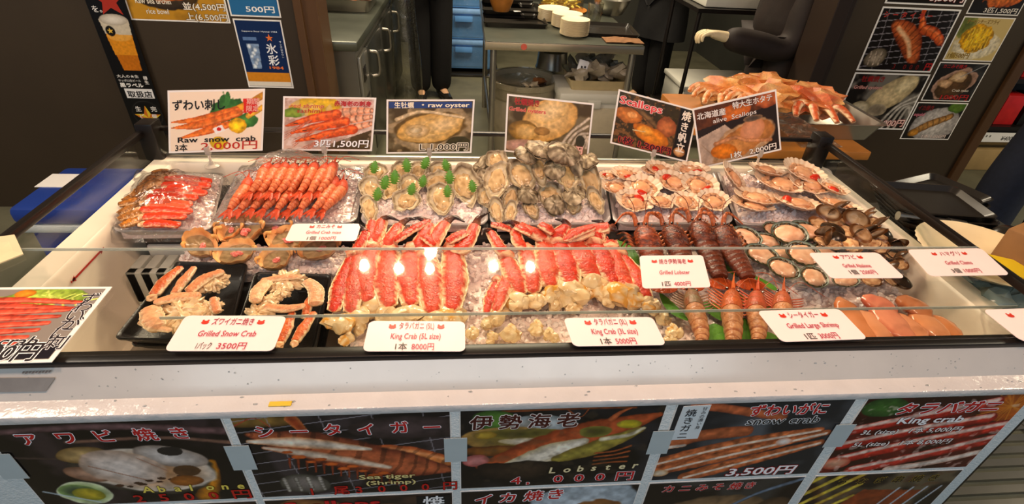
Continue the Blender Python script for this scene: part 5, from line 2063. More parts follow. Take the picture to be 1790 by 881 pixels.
# loose upper joints lying across the top of the 5L heap
for i, (a, b, w, mx) in enumerate([((707, 410), (752, 386), 9, .4), ((781, 424), (816, 406), 11, .4), ((690, 422), (722, 402), 9, .2), ((760, 430), (738, 412), 9, .1)]):
    z = .885
    P = [at(a[0], a[1], z=z), at((a[0] + b[0]) / 2, (a[1] + b[1]) / 2 - 1, z=z + .006), at(b[0], b[1], z=z + .006)]
    par = thing('king_crab_piece', (P[0].x, P[0].y, z - .01), f'short joint lying across the top of the 5L legs, {ordn(i, 4)}', 'crab leg', 'loose joints on the 5L heap')
    s = px2m(a[0], a[1], z)
    seg_leg(par, 'shell', P, w * s, w * s * .6, mixc(KR1, KPINK, mx), KR2, KRIM, 40 + i, n=18, spines=8)
L3 = [([(850, 548), (858, 520), (868, 494)], None, 8, .2, None), ([(866, 545), (880, 505), (890, 480)], None, 11, .5, None), ([(910, 515), (900, 488), (884, 452)], [(872, 432), (856, 404)], 14, .45, [(846, 402), (842, 412)]),
      ([(932, 512), (929, 480), (920, 440)], [(906, 424), (900, 400)], 14, .5, None), ([(962, 502), (956, 468), (954, 424)], [(938, 410), (905, 394)], 17, .55, [(890, 388), (868, 393)]),
      ([(1000, 500), (988, 462), (976, 428)], [(976, 412), (992, 396)], 18, .15, [(985, 386), (970, 383)]), ([(1040, 488), (1022, 458), (1002, 424)], [(1000, 414), (1040, 402), (1068, 398)], 19, .4, [(1080, 404)]),
      ([(1078, 498), (1056, 462), (1040, 428)], [(1042, 414), (1052, 400)], 18, .1, [(1050, 388), (1034, 386)]), ([(1102, 510), (1080, 470), (1066, 436)], [(1068, 420)], 15, .5, None), ([(1132, 522), (1112, 484), (1086, 448)], None, 12, .25, None)]
for i, (p, up, w, mx, tip) in enumerate(L3):
    kleg(i + 21, p, up, w, f'red king crab leg behind the 3L card, {ordn(i, len(L3))}', 'king crab legs of the 3L heap', mx, tip, sh=True)
for i, (a, b, w, mx) in enumerate([((894, 402), (858, 392), 8, .3), ((930, 410), (900, 396), 9, .4), ((968, 408), (944, 392), 10, .3), ((985, 420), (1040, 396), 8, .3)]):
    z = .888
    P = [at(a[0], a[1], z=z), at((a[0] + b[0]) / 2, (a[1] + b[1]) / 2 - 1, z=z + .006), at(b[0], b[1], z=z + .006)]
    par = thing('king_crab_piece', (P[0].x, P[0].y, z - .01), f'short joint lying across the top of the 3L legs, {ordn(i, 4)}', 'crab leg', 'loose joints on the 3L heap')
    s = px2m(a[0], a[1], z)
    seg_leg(par, 'shell', P, w * s, w * s * .6, mixc(KR1, KPINK, mx), KR2, KRIM, 50 + i, n=18, spines=8)
# cream shoulder pieces along the front of the ice
SHO = [(592, 570, 15), (608, 592, 14), (630, 572, 14), (655, 548, 13), (700, 540, 13), (740, 545, 14), (775, 535, 14), (805, 548, 13), (828, 585, 13), (850, 570, 13), (872, 545, 13), (895, 585, 17), (905, 535, 15), (938, 528, 14),
       (940, 575, 15), (962, 588, 14), (968, 530, 15), (1002, 540, 13), (1026, 512, 21), (1060, 525, 15), (1100, 508, 16), (1104, 530, 17), (1140, 540, 15), (1160, 560, 13), (1178, 580, 13), (1172, 596, 11), (620, 560, 11), (860, 592, 12)]
SHO.sort()
lab = rows_of([(u, v) for u, v, _ in SHO], (527, 555, 577), ('rear line of shoulders', 'second line of shoulders', 'third line of shoulders', 'line nearest the front rail'), 'cream king crab shoulder lump')
for i, (u, v, w) in enumerate(SHO):
    z = .848
    c = at(u, v, z=z)
    s = px2m(u, v, z) * w
    par = thing('crab_shoulder', (c.x, c.y, z - .015), lab[i], 'crab piece', 'cream king crab shoulders')
    mb = MB()
    shoulder(mb, c, s, 70 + i * 1.7, 4)
    wpart(mb, 'meat', m_meat, par)
    pts = [c + Vector((s * .3, -s * .2, s * .35)), c + Vector((s * .1, s * .4, s * .6)), c + Vector((-s * .2, s * .9, s * .5))]
    wpart(MB().tube(spl(pts, 8), [(s * .34, s * .2)] * 8, 10, colf=lambda t, a: mixc(C('#f4e2bc'), C('#d8a868'), .5 + .5 * math.sin(t * 9 + a))), 'shell_stub', m_crab, par)

# ---- spiny lobsters


def lobster(hp, mid, tail, w, label, idx, dark):
    z = .862
    H, Mi, T = at(*hp, z=z + .018), at(*mid, z=z + .012), at(*tail, z=z)
    par = thing('spiny_lobster', (Mi.x, Mi.y, FZ + .006), label, 'lobster', 'spiny lobsters')
    s = px2m(hp[0], hp[1], z) * w
    d = (Mi - H).normalized()
    side = d.cross(Vector((0, 0, 1))).normalized()
    cb = mixc(C('#a84820'), C('#5a2a18'), dark)
    cd = mixc(C('#4a1c10'), C('#2c140e'), dark)

    def cc(t, a):
        v = noise.noise(Vector((t * 26, math.cos(a) * 7, math.sin(a) * 7 + idx)))
        return mixc(cb, cd, .5 + 1.8 * v)
    n = 18
    cp_ = MB().tube(spl([H - d * s * .1, H.lerp(Mi, .3) + Vector((0, 0, .006)), H.lerp(Mi, .7) + Vector((0, 0, .006)), Mi], n),
                    [(s * interp((0, .3, .7, 1), (.45, .86, 1.0, .9), k / (n - 1)), s * interp((0, .3, .7, 1), (.4, .72, .8, .7), k / (n - 1))) for k in range(n)], 22, colf=cc)
    for k in range(70):
        t, a = rng.uniform(.1, .95), rng.uniform(.2, 2.94)
        p = H.lerp(Mi, t) + side * math.cos(a) * s * .9 + Vector((0, 0, math.sin(a) * s * .76 + .004))
        u = (side * math.cos(a) + Vector((0, 0, math.sin(a))) - d * .6).normalized()
        r = s * .055
        cp_.add([p + side * r, p - side * r * .5 + d * r, p - side * r * .5 - d * r, p + u * s * .17], [(0, 1, 3), (1, 2, 3), (2, 0, 3)], [cd, cd, cd, C('#d88040')])
    wpart(cp_, 'carapace', m_crab, par)
    tl = MB()
    N = 7
    for k in range(N):
        t0, t1 = k / N, (k + 1.35) / N
        p0, p1 = Mi.lerp(T, t0 * .9), Mi.lerp(T, min(1, t1) * .9)
        ws = s * lerp(.92, .55, t0)
        tl.tube([p0, p0.lerp(p1, .3), p0.lerp(p1, .75), p1], [(ws * .9, ws * .62), (ws * 1.02, ws * .72), (ws, ws * .7), (ws * .86, ws * .58)], 18,
                colf=lambda t, a: mixc(mixc(cb, cd, .75 - .9 * (t > .6) * (math.sin(a) > .2) * .6 + .6 * noise.noise(Vector((t * 9, a * 3, idx + k)))), C('#d8844c'), .75 if t < .12 else 0))
    wpart(tl, 'tail', m_crab, par)
    dt = (T - Mi).normalized()
    st = dt.cross(Vector((0, 0, 1))).normalized()
    for k in range(5):
        an = (k - 2) * .42
        dv = (dt * math.cos(an) + st * math.sin(an))
        b = Mi.lerp(T, .86) + Vector((0, 0, -.002 - abs(k - 2) * .001))
        L = s * 1.25
        fb = MB().tube([b, b + dv * L * .35, b + dv * L * .75, b + dv * L], [(s * .14, s * .05), (s * .3, s * .06), (s * .38, s * .05), (s * .26, s * .03)], 10,
                       colf=lambda t, a: mixc(C('#c8521c'), C('#7a2a10'), .4 + .8 * noise.noise(Vector((t * 12, a * 4, idx + k)))))
        wpart(fb, 'fan_blade', m_crab, par)
    for sg in (-1, 1):
        b = H - d * s * .35 + side * sg * s * .35 + Vector((0, 0, .006))
        a1 = b - d * s * 1.0 + side * sg * s * .9 + Vector((0, 0, .012))
        an = [b, b - d * s * .7 + side * sg * s * .25 + Vector((0, 0, .016)), a1, a1 + side * sg * s * .8 + d * s * .7 - Vector((0, 0, .012))]
        wpart(MB().tube(spl(an, 16), [lerp(s * .22, s * .05, k / 15) for k in range(16)], 8, colf=lambda t, a: mixc(cb, C('#c86a34'), .5 + .5 * math.sin(t * 50))), 'antenna', m_crab, par)
        th_ = [b, b - d * s * 1.2 + side * sg * s * .15 + Vector((0, 0, .03)), b - d * s * 2.0 + side * sg * s * (.5 + .2 * idx % 1) + Vector((0, 0, .04))]
        wpart(MB().tube(spl(th_, 10), .0009, 5, colf=lambda t, a: C('#6a2a18')), 'feeler', m_crab, par)
        wpart(MB().blob(H - d * s * .25 + side * sg * s * .3 + Vector((0, 0, s * .5)), (s * .12,) * 3, 1, 0, col=C('#120a08')), 'eye', m_meat, par)
        for k in range(4):
            b2 = H.lerp(Mi, .25 + .2 * k) + side * sg * s * .8 - Vector((0, 0, s * .3))
            lg = [b2, b2 + side * sg * s * .7 + Vector((0, 0, s * .35)) - d * s * .3, b2 + side * sg * s * 1.05 - d * s * (.9 - .3 * k) - Vector((0, 0, s * .25))]
            wpart(MB().tube(spl(lg, 9), [lerp(s * .13, s * .05, q / 8) for q in range(9)], 6, colf=lambda t, a: mixc(C('#b8602c'), cd, .5 + .5 * math.sin(t * 14))), 'leg', m_crab, par)


LOB = [((1122, 404), (1136, 436), (1160, 498), 21, .1), ((1168, 402), (1186, 434), (1208, 496), 20, .55), ((1216, 396), (1234, 428), (1262, 492), 21, .6), ((1258, 404), (1276, 436), (1312, 492), 21, .5)]
for i, (h, m_, t, w, dk) in enumerate(LOB):
    lobster(h, m_, t, w, f'brown speckled spiny lobster, {ordn(i, 4)} of the row of four', i, dk)


def blade_leaf(px, z, w, label):
    P = [at(u, v, z=z + .002) for u, v in px]
    n = 14
    S = spl(P, n)
    mb = MB().tube(S, [(w * math.sin(math.pi * (k + .4) / (n - .2)) ** .8 + .0006, .0005) for k in range(n)], 8)
    o = mb.build('green_leaf', m_leaf, None, True, 70)
    return tag(o, label, 'leaf', 'long green leaves under the shellfish')


for px, w, lb in [([(1078, 420), (1096, 436), (1118, 462)], .016, 'long green leaf at the left of the leftmost lobster'), ([(1252, 440), (1272, 466), (1294, 486)], .010, 'narrow green leaf between the two right-hand lobsters'),
                  ([(1318, 482), (1342, 498), (1360, 508)], .010, 'pointed green leaf beyond the tail of the rightmost lobster'), ([(1154, 512), (1176, 540), (1202, 560)], .012, 'pointed green leaf at the left of the leftmost large shrimp'),
                  ([(1222, 530), (1246, 540), (1262, 560)], .018, 'green leaf between the first and second large shrimp, nearest the lobsters'), ([(1250, 566), (1254, 582), (1250, 602)], .024, 'green leaf between the first and second large shrimp, by the rail'),
                  ([(1284, 512), (1304, 528), (1314, 546)], .014, 'green leaf behind the third large shrimp head'), ([(1300, 556), (1304, 580), (1298, 602)], .018, 'green leaf between the second and third large shrimp, by the rail'),
                  ([(1330, 528), (1344, 536), (1352, 546)], .009, 'small green leaf at the left of the rightmost large shrimp head'), ([(1340, 580), (1350, 592), (1362, 602)], .014, 'green leaf tucked under the left edge of the shrimp card')]:
    blade_leaf(px, FZ + .016, w, lb)

# ---- shrimp


def shrimp(pts, w, label, cat, group, c_head, c_body, c_dark, idx, nm='shrimp', legs=True, fan=True, names=None):
    """pts world path, head first"""
    n = 40
    P = spl(pts, n)
    par = thing(nm, (P[n // 2].x, P[n // 2].y, min(p.z for p in P) - w * .6), label, cat, group)
    d0 = (P[0] - P[4]).normalized()
    side = d0.cross(Vector((0, 0, 1))).normalized()
    hd = 13

    def cf_h(t, a):
        return mixc(mixc(c_head, c_dark, .35 + .8 * noise.noise(Vector((t * 7, a, idx)))), c_body, max(0, -math.sin(a)) * .6)
    hb = MB().tube(P[:hd + 1], [(w * interp((0, .25, .7, 1), (.25, .75, 1.0, .98), k / hd), w * interp((0, .25, .7, 1), (.28, .8, 1.08, 1.0), k / hd)) for k in range(hd + 1)], 14, colf=cf_h)
    hb.tube([P[2] + Vector((0, 0, w * .6)), P[0] + Vector((0, 0, w * .55)) + d0 * w * .6, P[0] + d0 * w * 2.2 + Vector((0, 0, w * .9))], [w * .22, w * .15, w * .02], 6, colf=lambda t, a: c_head)
    wpart(hb, 'head_shell', m_crab, par)
    ab = MB()
    N = 6
    L = n - 1 - hd
    for k in range(N):
        i0, i1 = hd + int(L * k / N), min(n - 1, hd + int(L * (k + 1) / N) + 1)
        seg = P[i0:i1 + 1]
        m = len(seg) - 1
        ws = w * lerp(1.0, .5, (k / (N - 1)) ** 1.2)
        ab.tube(seg, [(ws * interp((0, .35, 1), (.93, 1.04, .88), j / m), ws * interp((0, .35, 1), (.95, 1.1, .9), j / m)) for j in range(m + 1)], 14,
                colf=lambda t, a: mixc(mixc(c_body, c_dark, .25 + .6 * noise.noise(Vector((t * 5, a * 2, idx + k)))), c_dark, .7 if t > .8 else 0))
    wpart(ab, 'abdomen', m_crab, par)
    if fan:
        dt = (P[-1] - P[-4]).normalized()
        st = dt.cross(Vector((0, 0, 1))).normalized()
        for k in range(3):
            dv = dt + st * (k - 1) * .45
            b = P[-1] - dt * w * .3
            wpart(MB().tube([b, b + dv * w * .7, b + dv * w * 1.6, b + dv * w * 2.3], [(w * .2, w * .1), (w * .34, w * .1), (w * .32, w * .07), (w * .06, w * .03)], 8, colf=lambda t, a: mixc(c_head, c_dark, t)), 'tail_blade', m_crab, par)
    for sg in (-1, 1):
        wpart(MB().blob(P[1] + side * sg * w * .55 + Vector((0, 0, w * .35)), (w * .17,) * 3, 1, 0, col=C('#0c0806')), 'eye', m_meat, par)
        an = [P[1] + side * sg * w * .2, P[0] + d0 * w * 2 + side * sg * w * 1.6 + Vector((0, 0, w * .8)), P[0] + d0 * w * 1.2 + side * sg * w * 4.2 + Vector((0, 0, w * .3))]
        wpart(MB().tube(spl(an, 10), .0007, 5, colf=lambda t, a: mixc(c_head, c_dark, .3)), 'antenna', m_crab, par)
    if legs:
        lb = MB()
        for k in range(6):
            for sg in (-1, 1):
                b = P[3 + k * 2] + side * sg * w * .6 - Vector((0, 0, w * .3))
                lg = [b, b + side * sg * w * 1.1 + d0 * w * .5 + Vector((0, 0, w * .2)), b + side * sg * w * 1.7 + d0 * w * 1.5 - Vector((0, 0, w * .1))]
                wpart(MB().tube(spl(lg, 7), [w * .1, w * .1, w * .09, w * .08, w * .07, w * .06, w * .04], 5, colf=lambda t, a: mixc(c_head, C('#f09080'), .3)), 'leg', m_crab, par)
    return par


LS = [([(1207, 508), (1214, 540), (1226, 580), (1226, 606)], 14, '#8a7a5c'), ([(1279, 508), (1279, 545), (1282, 585), (1278, 606)], 15, '#d86a34'), ([(1322, 510), (1322, 545), (1326, 580), (1322, 604)], 14, '#cc5c3c'), ([(1367, 512), (1368, 540), (1376, 575), (1376, 600)], 14, '#cc6640')]
for i, (px, w, hc) in enumerate(LS):
    z = .855
    P = [at(u, v, z=z + (.004 if k in (1, 2) else 0)) for k, (u, v) in enumerate(px)]
    shrimp(P, px2m(px[0][0], 540, z) * w * 1.15, f'large banded shrimp with red legs on green leaves, {ordn(i, 4)} of four', 'shrimp', 'large shrimp on leaves', C(hc), C('#dca070'), C('#9a5030'), i)

# ---- pink pointed fillets by the right wall
m_fil = flesh('translucent_fillet', rough=0.14, var=0.10, scale=40, bump=0.15, hue=0.05)
FIL = [([(1466, 522), (1492, 556), (1528, 600)], 17, '#d8804c', 0), ([(1500, 545), (1532, 572), (1556, 600)], 18, '#ee9c6c', 0), ([(1524, 530), (1562, 566), (1596, 598)], 20, '#e88a6c', .006), ([(1556, 548), (1590, 575), (1622, 598)], 19, '#f0986a', .003),
       ([(1592, 545), (1628, 572), (1660, 594)], 19, '#f2a06c', 0), ([(1566, 522), (1598, 536), (1628, 556)], 18, '#c8784a', .008), ([(1506, 520), (1540, 534), (1566, 552)], 17, '#e07860', .012), ([(1624, 552), (1654, 574), (1684, 592)], 16, '#e48a50', -.002)]
FIL.sort(key=lambda f: f[0][1][0])
for i, (px, w, c, dz) in enumerate(FIL):
    z = .846 + dz
    P = [at(u, v, z=z) for u, v in px]
    s = px2m(px[1][0], px[1][1], z) * w * 1.3
    n = 22
    cA, cB = C(c), mixc(C(c), C('#8a3418'), .5)
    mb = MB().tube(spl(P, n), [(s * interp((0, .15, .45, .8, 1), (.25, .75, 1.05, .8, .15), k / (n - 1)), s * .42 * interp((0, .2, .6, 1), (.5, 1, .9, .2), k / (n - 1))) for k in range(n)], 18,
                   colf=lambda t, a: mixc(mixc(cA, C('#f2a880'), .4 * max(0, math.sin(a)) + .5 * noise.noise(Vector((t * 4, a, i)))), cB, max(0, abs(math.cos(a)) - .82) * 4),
                   prof=lambda t, a: 1 + .10 * noise.noise(Vector((t * 5, math.cos(a) * 2, i * 3))))
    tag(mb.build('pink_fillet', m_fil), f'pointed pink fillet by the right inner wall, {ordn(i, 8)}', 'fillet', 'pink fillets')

# ---- abalone on ice in a clear tray, right
qa = pq([(1290, 398), (1500, 390), (1592, 486), (1382, 505)], .842)
tray('seafood_tray', qa, .842, .03, m_clear, 'clear tray of ice under the abalone at the right', r=.16, group='trays of shellfish')
ca = sum(qa, Vector()) / 4
ice_bed([p.lerp(ca, .06) for p in qa], .832, 520, 'crushed ice filling the abalone and clam tray', base_z=.816)


def abalone(M, a, b, label, idx):
    e = empty('abalone', label=label, cat='abalone', group='abalone in their shells', mtx=M)

    def out(t):
        r = 1 / math.sqrt((math.cos(t) / a) ** 2 + (math.sin(t) / b) ** 2)
        return r * (1 + .05 * noise.noise(Vector((math.cos(t) * 2, math.sin(t) * 2, idx * 3.1))))

    def cin(t, an):
        n = noise.noise(Vector((t * 5, an * 2, idx)))
        if t > .93:
            return mixc(C('#4e6a48'), C('#20281c'), .5 + n)
        return mixc(C('#dcd8c8'), C('#9ab0a4'), .5 + n) if t > .72 else C('#6a5a48')

    def cout(t, an):
        n = noise.noise(Vector((t * 8, an * 3, idx)))
        return mixc(C('#5a7248'), C('#2c2a20'), .5 + n)
    d = b * .42
    mb = MB()
    shellform(mb, out, d, b * .10, cin, cout, seg=44, rings=7, curve=2.6, seed=idx, outn=b * .05)
    mb.build('shell', flesh('abalone_shell', rough=.32, var=.2, scale=80, bump=.4), e, True, 60)
    f = MB().blob((0, 0, d * .55), (a * .80, b * .78, b * .30), 3, .10, 1.6, seed=idx, colf=lambda co, k: mixc(C('#f4c8a4'), C('#d08e68'), .35 + .8 * noise.noise(co * 2 + Vector((idx, 0, 0))) + (.5 if co.z < .1 else 0)))
    f.build('foot', m_meat, e)
    pts, rad = [], []
    for k in range(37):
        t = 2 * math.pi * k / 36
        rr = out(t) * .86
        pts.append((rr * math.cos(t), rr * math.sin(t), d * .72 + b * .035 * math.sin(13 * t)))
        rad.append((b * .07 * (1 + .4 * math.sin(17 * t)), b * .06))
    MB().tube(pts, rad, 7, colf=lambda t, q: mixc(C('#6a5838'), C('#2a2418'), .5 + .5 * math.sin(t * 90))).build('frill', m_meat, e)
    return e


AB = [(1302, 420, 20, 18, 35), (1338, 425, 24, 12, -12), (1350, 405, 18, 12, 0), (1376, 414, 29, 18, 10), (1410, 412, 18, 22, 60), (1329, 452, 20, 20, 50), (1368, 448, 14, 16, 70), (1400, 450, 27, 19, -15), (1366, 474, 25, 16, -28), (1420, 489, 20, 16, 10), (1476, 493, 22, 10, 5), (1440, 446, 20, 15, 0)]
lab = rows_of(AB, (430, 465), ('back row of abalones', 'middle row of abalones', 'front row of abalones'), 'green-rimmed abalone')
for i, (u, v, a, b, yw) in enumerate(AB):
    z = .858 + (.012 if i in (3, 7) else 0)
    s = px2m(u, v, z)
    abalone(pose(u, v, z, yw if abs(yw) < 40 else yw, 14, rng.uniform(-8, 8)), a * s * 1.08, max(b * s * 1.45, a * s * .62), lab[i], i)


def clam(M, a, label, idx, open_=40, dark=False, group='clams piled at the right'):
    e = empty('clam', label=label, cat='clam', group=group, mtx=M)
    cA, cB = (C('#3a2a1c'), C('#14100c')) if dark else (C('#7a4e28'), C('#2c1c10'))

    def out(t):
        return a * (1 + .08 * math.cos(2 * t) - .10 * max(0, -math.sin(t)) ** 2)

    def cin(t, an):
        return mixc(C('#f0d8b4'), C('#c89a68'), .5 + noise.noise(Vector((t * 3, an, idx)))) if t < .82 else C('#7a4c28')

    def cout(t, an):
        return mixc(cA, cB, .5 + .5 * math.sin(t * 34 + 2 * noise.noise(Vector((an, t * 2, idx)))) * .7)
    ms = flesh('clam_shell', rough=.22, var=.14, scale=60, bump=.15, hue=.10)
    d = a * .42
    lo = MB()
    shellform(lo, out, d, a * .07, cin, cout, seg=36, rings=6, curve=2.0, seed=idx)
    lo.build('lower_valve', ms, e, True, 60)
    up = MB()
    shellform(up, out, d, a * .07, cin, cout, seg=36, rings=6, curve=2.0, seed=idx + 3)
    R = Matrix.Translation((0, -a * .85, d)) @ Matrix.Rotation(math.radians(open_), 4, 'X') @ Matrix.Translation((0, a * .85, 0))
    up.v = [R @ Vector((p.x, p.y, d - p.z)) for p in up.v]
    up.f = [f[::-1] for f in up.f]
    up.build('upper_valve', ms, e, True, 60)
    if open_ > 15:
        MB().blob((0, 0, d * .7), (a * .80, a * .74, a * .30), 3, .22, 2.2, seed=idx, colf=lambda co, k: mixc(C('#f0c894'), C('#a8683c'), .3 + noise.noise(co * 2.4 + Vector((idx, 0, 0))))).build('clam_meat', m_meat, e)
    return e


CL = [(1431, 397, 16, 60, 0), (1458, 393, 17, 70, 0), (1481, 395, 13, 65, 0), (1503, 390, 11, 4, 1), (1522, 394, 13, 50, 0), (1452, 408, 16, 4, 1), (1478, 412, 17, 75, 0), (1503, 412, 17, 6, 1), (1516, 402, 13, 60, 0), (1534, 419, 16, 60, 0), (1434, 427, 14, 45, 0), (1456, 432, 13, 60, 0), (1484, 432, 16, 70, 0),
      (1514, 430, 17, 30, 0), (1532, 434, 15, 60, 0), (1563, 434, 14, 4, 1), (1460, 420, 14, 5, 1), (1562, 452, 14, 55, 0), (1570, 464, 12, 50, 0), (1520, 494, 15, 40, 0), (1550, 492, 15, 55, 0), (1570, 496, 14, 10, 1), (1540, 412, 12, 5, 1), (1545, 448, 13, 60, 0)]
lab = rows_of(CL, (401, 423, 445, 475), ('topmost row of the clam pile', 'second row of the clam pile', 'third row of the clam pile', 'row right of the abalone card', 'row below the abalone card'), 'clam')
for i, (u, v, a, op, dk) in enumerate(CL):
    z = .872 if v < 440 else .856
    s = px2m(u, v, z)
    clam(pose(u, v, z, 180 + rng.uniform(-75, 75), rng.uniform(0, 22), rng.uniform(-15, 15)), a * s * 1.15, lab[i].replace('clam,', 'closed dark clam,' if op < 15 else 'open brown clam,').replace('clam pile pile', 'clam pile'), i, op if op < 15 else 50 + op * .5, bool(dk))

# ---- crab shells filled with paste


def crab_bowl(M, a, b, label, idx):
    e = empty('crab_shell_bowl', label=label, cat='crab shell', group='crab shells filled with paste', mtx=M)

    def out(t):
        r = 1 / (abs(math.cos(t) / a) ** 2.3 + abs(math.sin(t) / b) ** 2.3) ** (1 / 2.3)
        return r * (1 + .04 * noise.noise(Vector((math.cos(t) * 3, math.sin(t) * 3, idx * 2.7))))

    def cin(t, an):
        n = noise.noise(Vector((t * 5, an * 2, idx)))
        return mixc(C('#f4c07c'), C('#d88a4c'), .4 + n) if t > .8 else mixc(C('#e4b88c'), C('#c89068'), .5 + n)

    def cout(t, an):
        n = noise.noise(Vector((t * 9, an * 4, idx)))
        return mixc(C('#f0b878'), C('#cc7c44'), .5 + n)
    d = b * .75
    mb = MB()
    shellform(mb, out, d, b * .10, cin, cout, seg=48, rings=9, curve=3.2, rimn=b * .22, seed=idx)
    mb.build('shell', flesh('boiled_crab_shell', rough=.34, var=.15, scale=70, bump=.35), e, True, 60)
    k = 26
    pm = MB()
    rings = []
    for r_ in (0.02, .3, .55, .8):
        rings.append([Vector((out(2 * math.pi * j / k) * r_ * math.cos(2 * math.pi * j / k), out(2 * math.pi * j / k) * r_ * math.sin(2 * math.pi * j / k), d * .55 + b * .05 * noise.noise(Vector((r_ * 6, j * .5, idx))))) for j in range(k)])
    rings.append([p * 1.0 - Vector((0, 0, d * .2)) for p in rings[-1]])
    cols = [mixc(C('#b89c74'), C('#7a6444'), .5 + noise.noise(Vector((p.x * 150, p.y * 150, idx)))) for r_ in rings for p in r_]
    pm.loops(rings[::-1], cap0=True, cap1=True, cols=cols[::-1])
    pm.build('crab_paste', m_meat, e, True, 60)
    mt = MB()
    for j in range(4):
        mt.blob((a * .1 + rng.uniform(-.16, .16) * a, -b * .15 + rng.uniform(-.14, .14) * b, d * .55 + b * .10), (a * .16, b * .13, b * .12), 2, .3, 2, seed=idx * 5 + j,
                colf=lambda co, kk: mixc(C('#f4a898'), C('#e05c54'), .4 + noise.noise(co * 3)))
    mt.build('crab_meat', m_meat, e)
    for sg in (-1, 1):
        MB().tube(spl([(sg * a * .9, b * .2, d * .95), (sg * a * 1.1, 0, d * 1.1), (sg * a * 1.06, -b * .3, d * .9)], 8), [b * .1, b * .11, b * .11, b * .1, b * .09, b * .07, b * .05, b * .02], 7, colf=lambda t, q: mixc(C('#eeb868'), C('#d08848'), t)).build('shell_spine', m_crab, e)
    return e


CB = [(409, 410, 24, 20, -10), (430, 416, 38, 24, 5), (486, 405, 30, 18, -5), (508, 428, 36, 20, -12), (562, 444, 36, 20, 8), (349, 438, 26, 22, 40), (418, 452, 36, 20, 0), (487, 462, 28, 20, 15)]
lab = rows_of(CB, (422, 448), ('row by the wrapped shrimp', 'middle row', 'row behind the black trays'), 'orange paste-filled crab shell')
for i, (u, v, a, b, yw) in enumerate(CB):
    z = .842
    s = px2m(u, v, z)
    crab_bowl(pose(u, v, z, yw, 10, -6 if i != 5 else 20), a * s * 1.0, b * s * 1.5, lab[i], i)

# ---- black foam trays of split snow crab


def bt(px, z, label, dep=.028):
    return tray('black_tray', pq(px, z), z, dep, m_bfoam, label, 'tray', 'black foam crab trays', r=.06, slope=.08, lip=.004)


bt([(332, 470), (450, 474), (418, 606), (226, 604)], .815, 'black foam tray stacked beneath the left crab tray')
bt([(468, 492), (590, 494), (566, 622), (420, 622)], .815, 'black foam tray stacked beneath the right crab tray')
bt([(308, 457), (434, 461), (398, 600), (198, 592)], .850, 'black foam tray of split snow crab at the left')
bt([(446, 476), (580, 480), (552, 612), (400, 612)], .848, 'black foam tray of split snow crab beside the king crab')
OR1, OR2, CRM = C('#e8642c'), C('#c84a20'), C('#f0cfa4')


def crab_half(px, z, ext, label, idx, leg_px=None, pale=.6):
    c = at(*px, z=z)
    s = px2m(px[0], px[1], z)
    ext = (ext[0] * 1.3, ext[1] * 1.35, ext[2])
    par = thing('split_crab_body', (c.x, c.y, z - .015), label, 'crab piece', 'split snow crab bodies')
    mb = MB()
    for k in range(11):
        a = ext[2] + (k - 5) * .5
        o = Vector((math.cos(a), math.sin(a), 0)) * s * ext[0] * .45
        mb.blob(c + o + Vector((0, 0, .004 * (k % 2))), (s * ext[0] * .55, s * ext[1] * .33, s * ext[1] * .36), 3, .34, 1.9, rot=Euler((0, 0, a)).to_matrix(), seed=idx * 3 + k,
                colf=lambda co, kk: mixc(C('#f4dcb4'), C('#d0a070'), .35 + noise.noise(co * 3 + Vector((idx, 0, 0)))))
    wpart(mb, 'body_meat', m_meat, par)
    for j, (lp, w, cr) in enumerate(leg_px or []):
        P = [at(u, v, z=z + .008 + .004 * q) for q, (u, v) in enumerate(lp)]
        seg_leg(par, 'leg', P, w * s * 1.25, w * s * .75, mixc(OR1, CRM, cr), mixc(OR2, CRM, cr * .8), CRM, idx * 5 + j, n=20, taper=(.9, 1.05, .7))
    return par


def crab_stick(px, z, w, label, idx, cr=.1, group='loose snow crab legs', nm='snow_crab_piece', c1=None, c2=None, taper=(.8, 1.05, .6), rim=None):
    P = [at(u, v, z=z + .002 * q) for q, (u, v) in enumerate(px)]
    par = thing(nm, (P[0].x, P[0].y, z - .01), label, 'crab leg', group)
    s = px2m(px[0][0], px[0][1], z)
    seg_leg(par, 'shell', P, w * s, w * s * .62, mixc(c1 or OR1, CRM, cr), mixc(c2 or OR2, CRM, cr * .8), rim or CRM, idx * 2.3, n=22, taper=taper)
    e0 = P[0] + (P[0] - P[1]).normalized() * w * s * .3
    wpart(MB().blob(e0, (w * s * .7, w * s * .8, w * s * .5), 2, .25, 2, seed=idx, colf=lambda co, k: mixc(CRM, C('#d89868'), .4 + noise.noise(co * 3))), 'joint', m_meat, par)
    return par


Z5 = .858
crab_stick([(268, 518), (290, 490), (318, 466)], Z5, 12, 'bright orange crab leg at the upper left of the left black tray', 1)
crab_stick([(304, 515), (322, 490), (341, 466)], Z5, 10, 'pale orange crab leg beside the bright one in the left black tray', 2, .5)
crab_half((372, 495), Z5, (22, 18, .5), 'split snow crab body at the upper right of the left black tray', 1, [([(328, 512), (358, 488), (392, 474)], 9, .5)])
crab_half((318, 552), Z5, (34, 24, .1), 'large split snow crab body across the front of the left black tray', 2, [([(352, 517), (310, 520), (268, 530)], 9, .65), ([(262, 540), (268, 560), (276, 575)], 14, .75), ([(244, 562), (270, 572), (300, 578)], 6, .8)])
crab_half((368, 540), Z5, (18, 12, .3), 'small piece of crab body with pink leg ends in the left black tray', 3, [([(380, 548), (376, 532), (372, 520)], 7, .5)])
crab_half((500, 494), Z5, (26, 16, .0), 'split snow crab body at the top of the right black tray', 4, [([(455, 492), (490, 486), (530, 484)], 6, .7), ([(552, 534), (552, 508), (534, 490)], 10, .75), ([(468, 492), (452, 510), (446, 528)], 10, .8)])
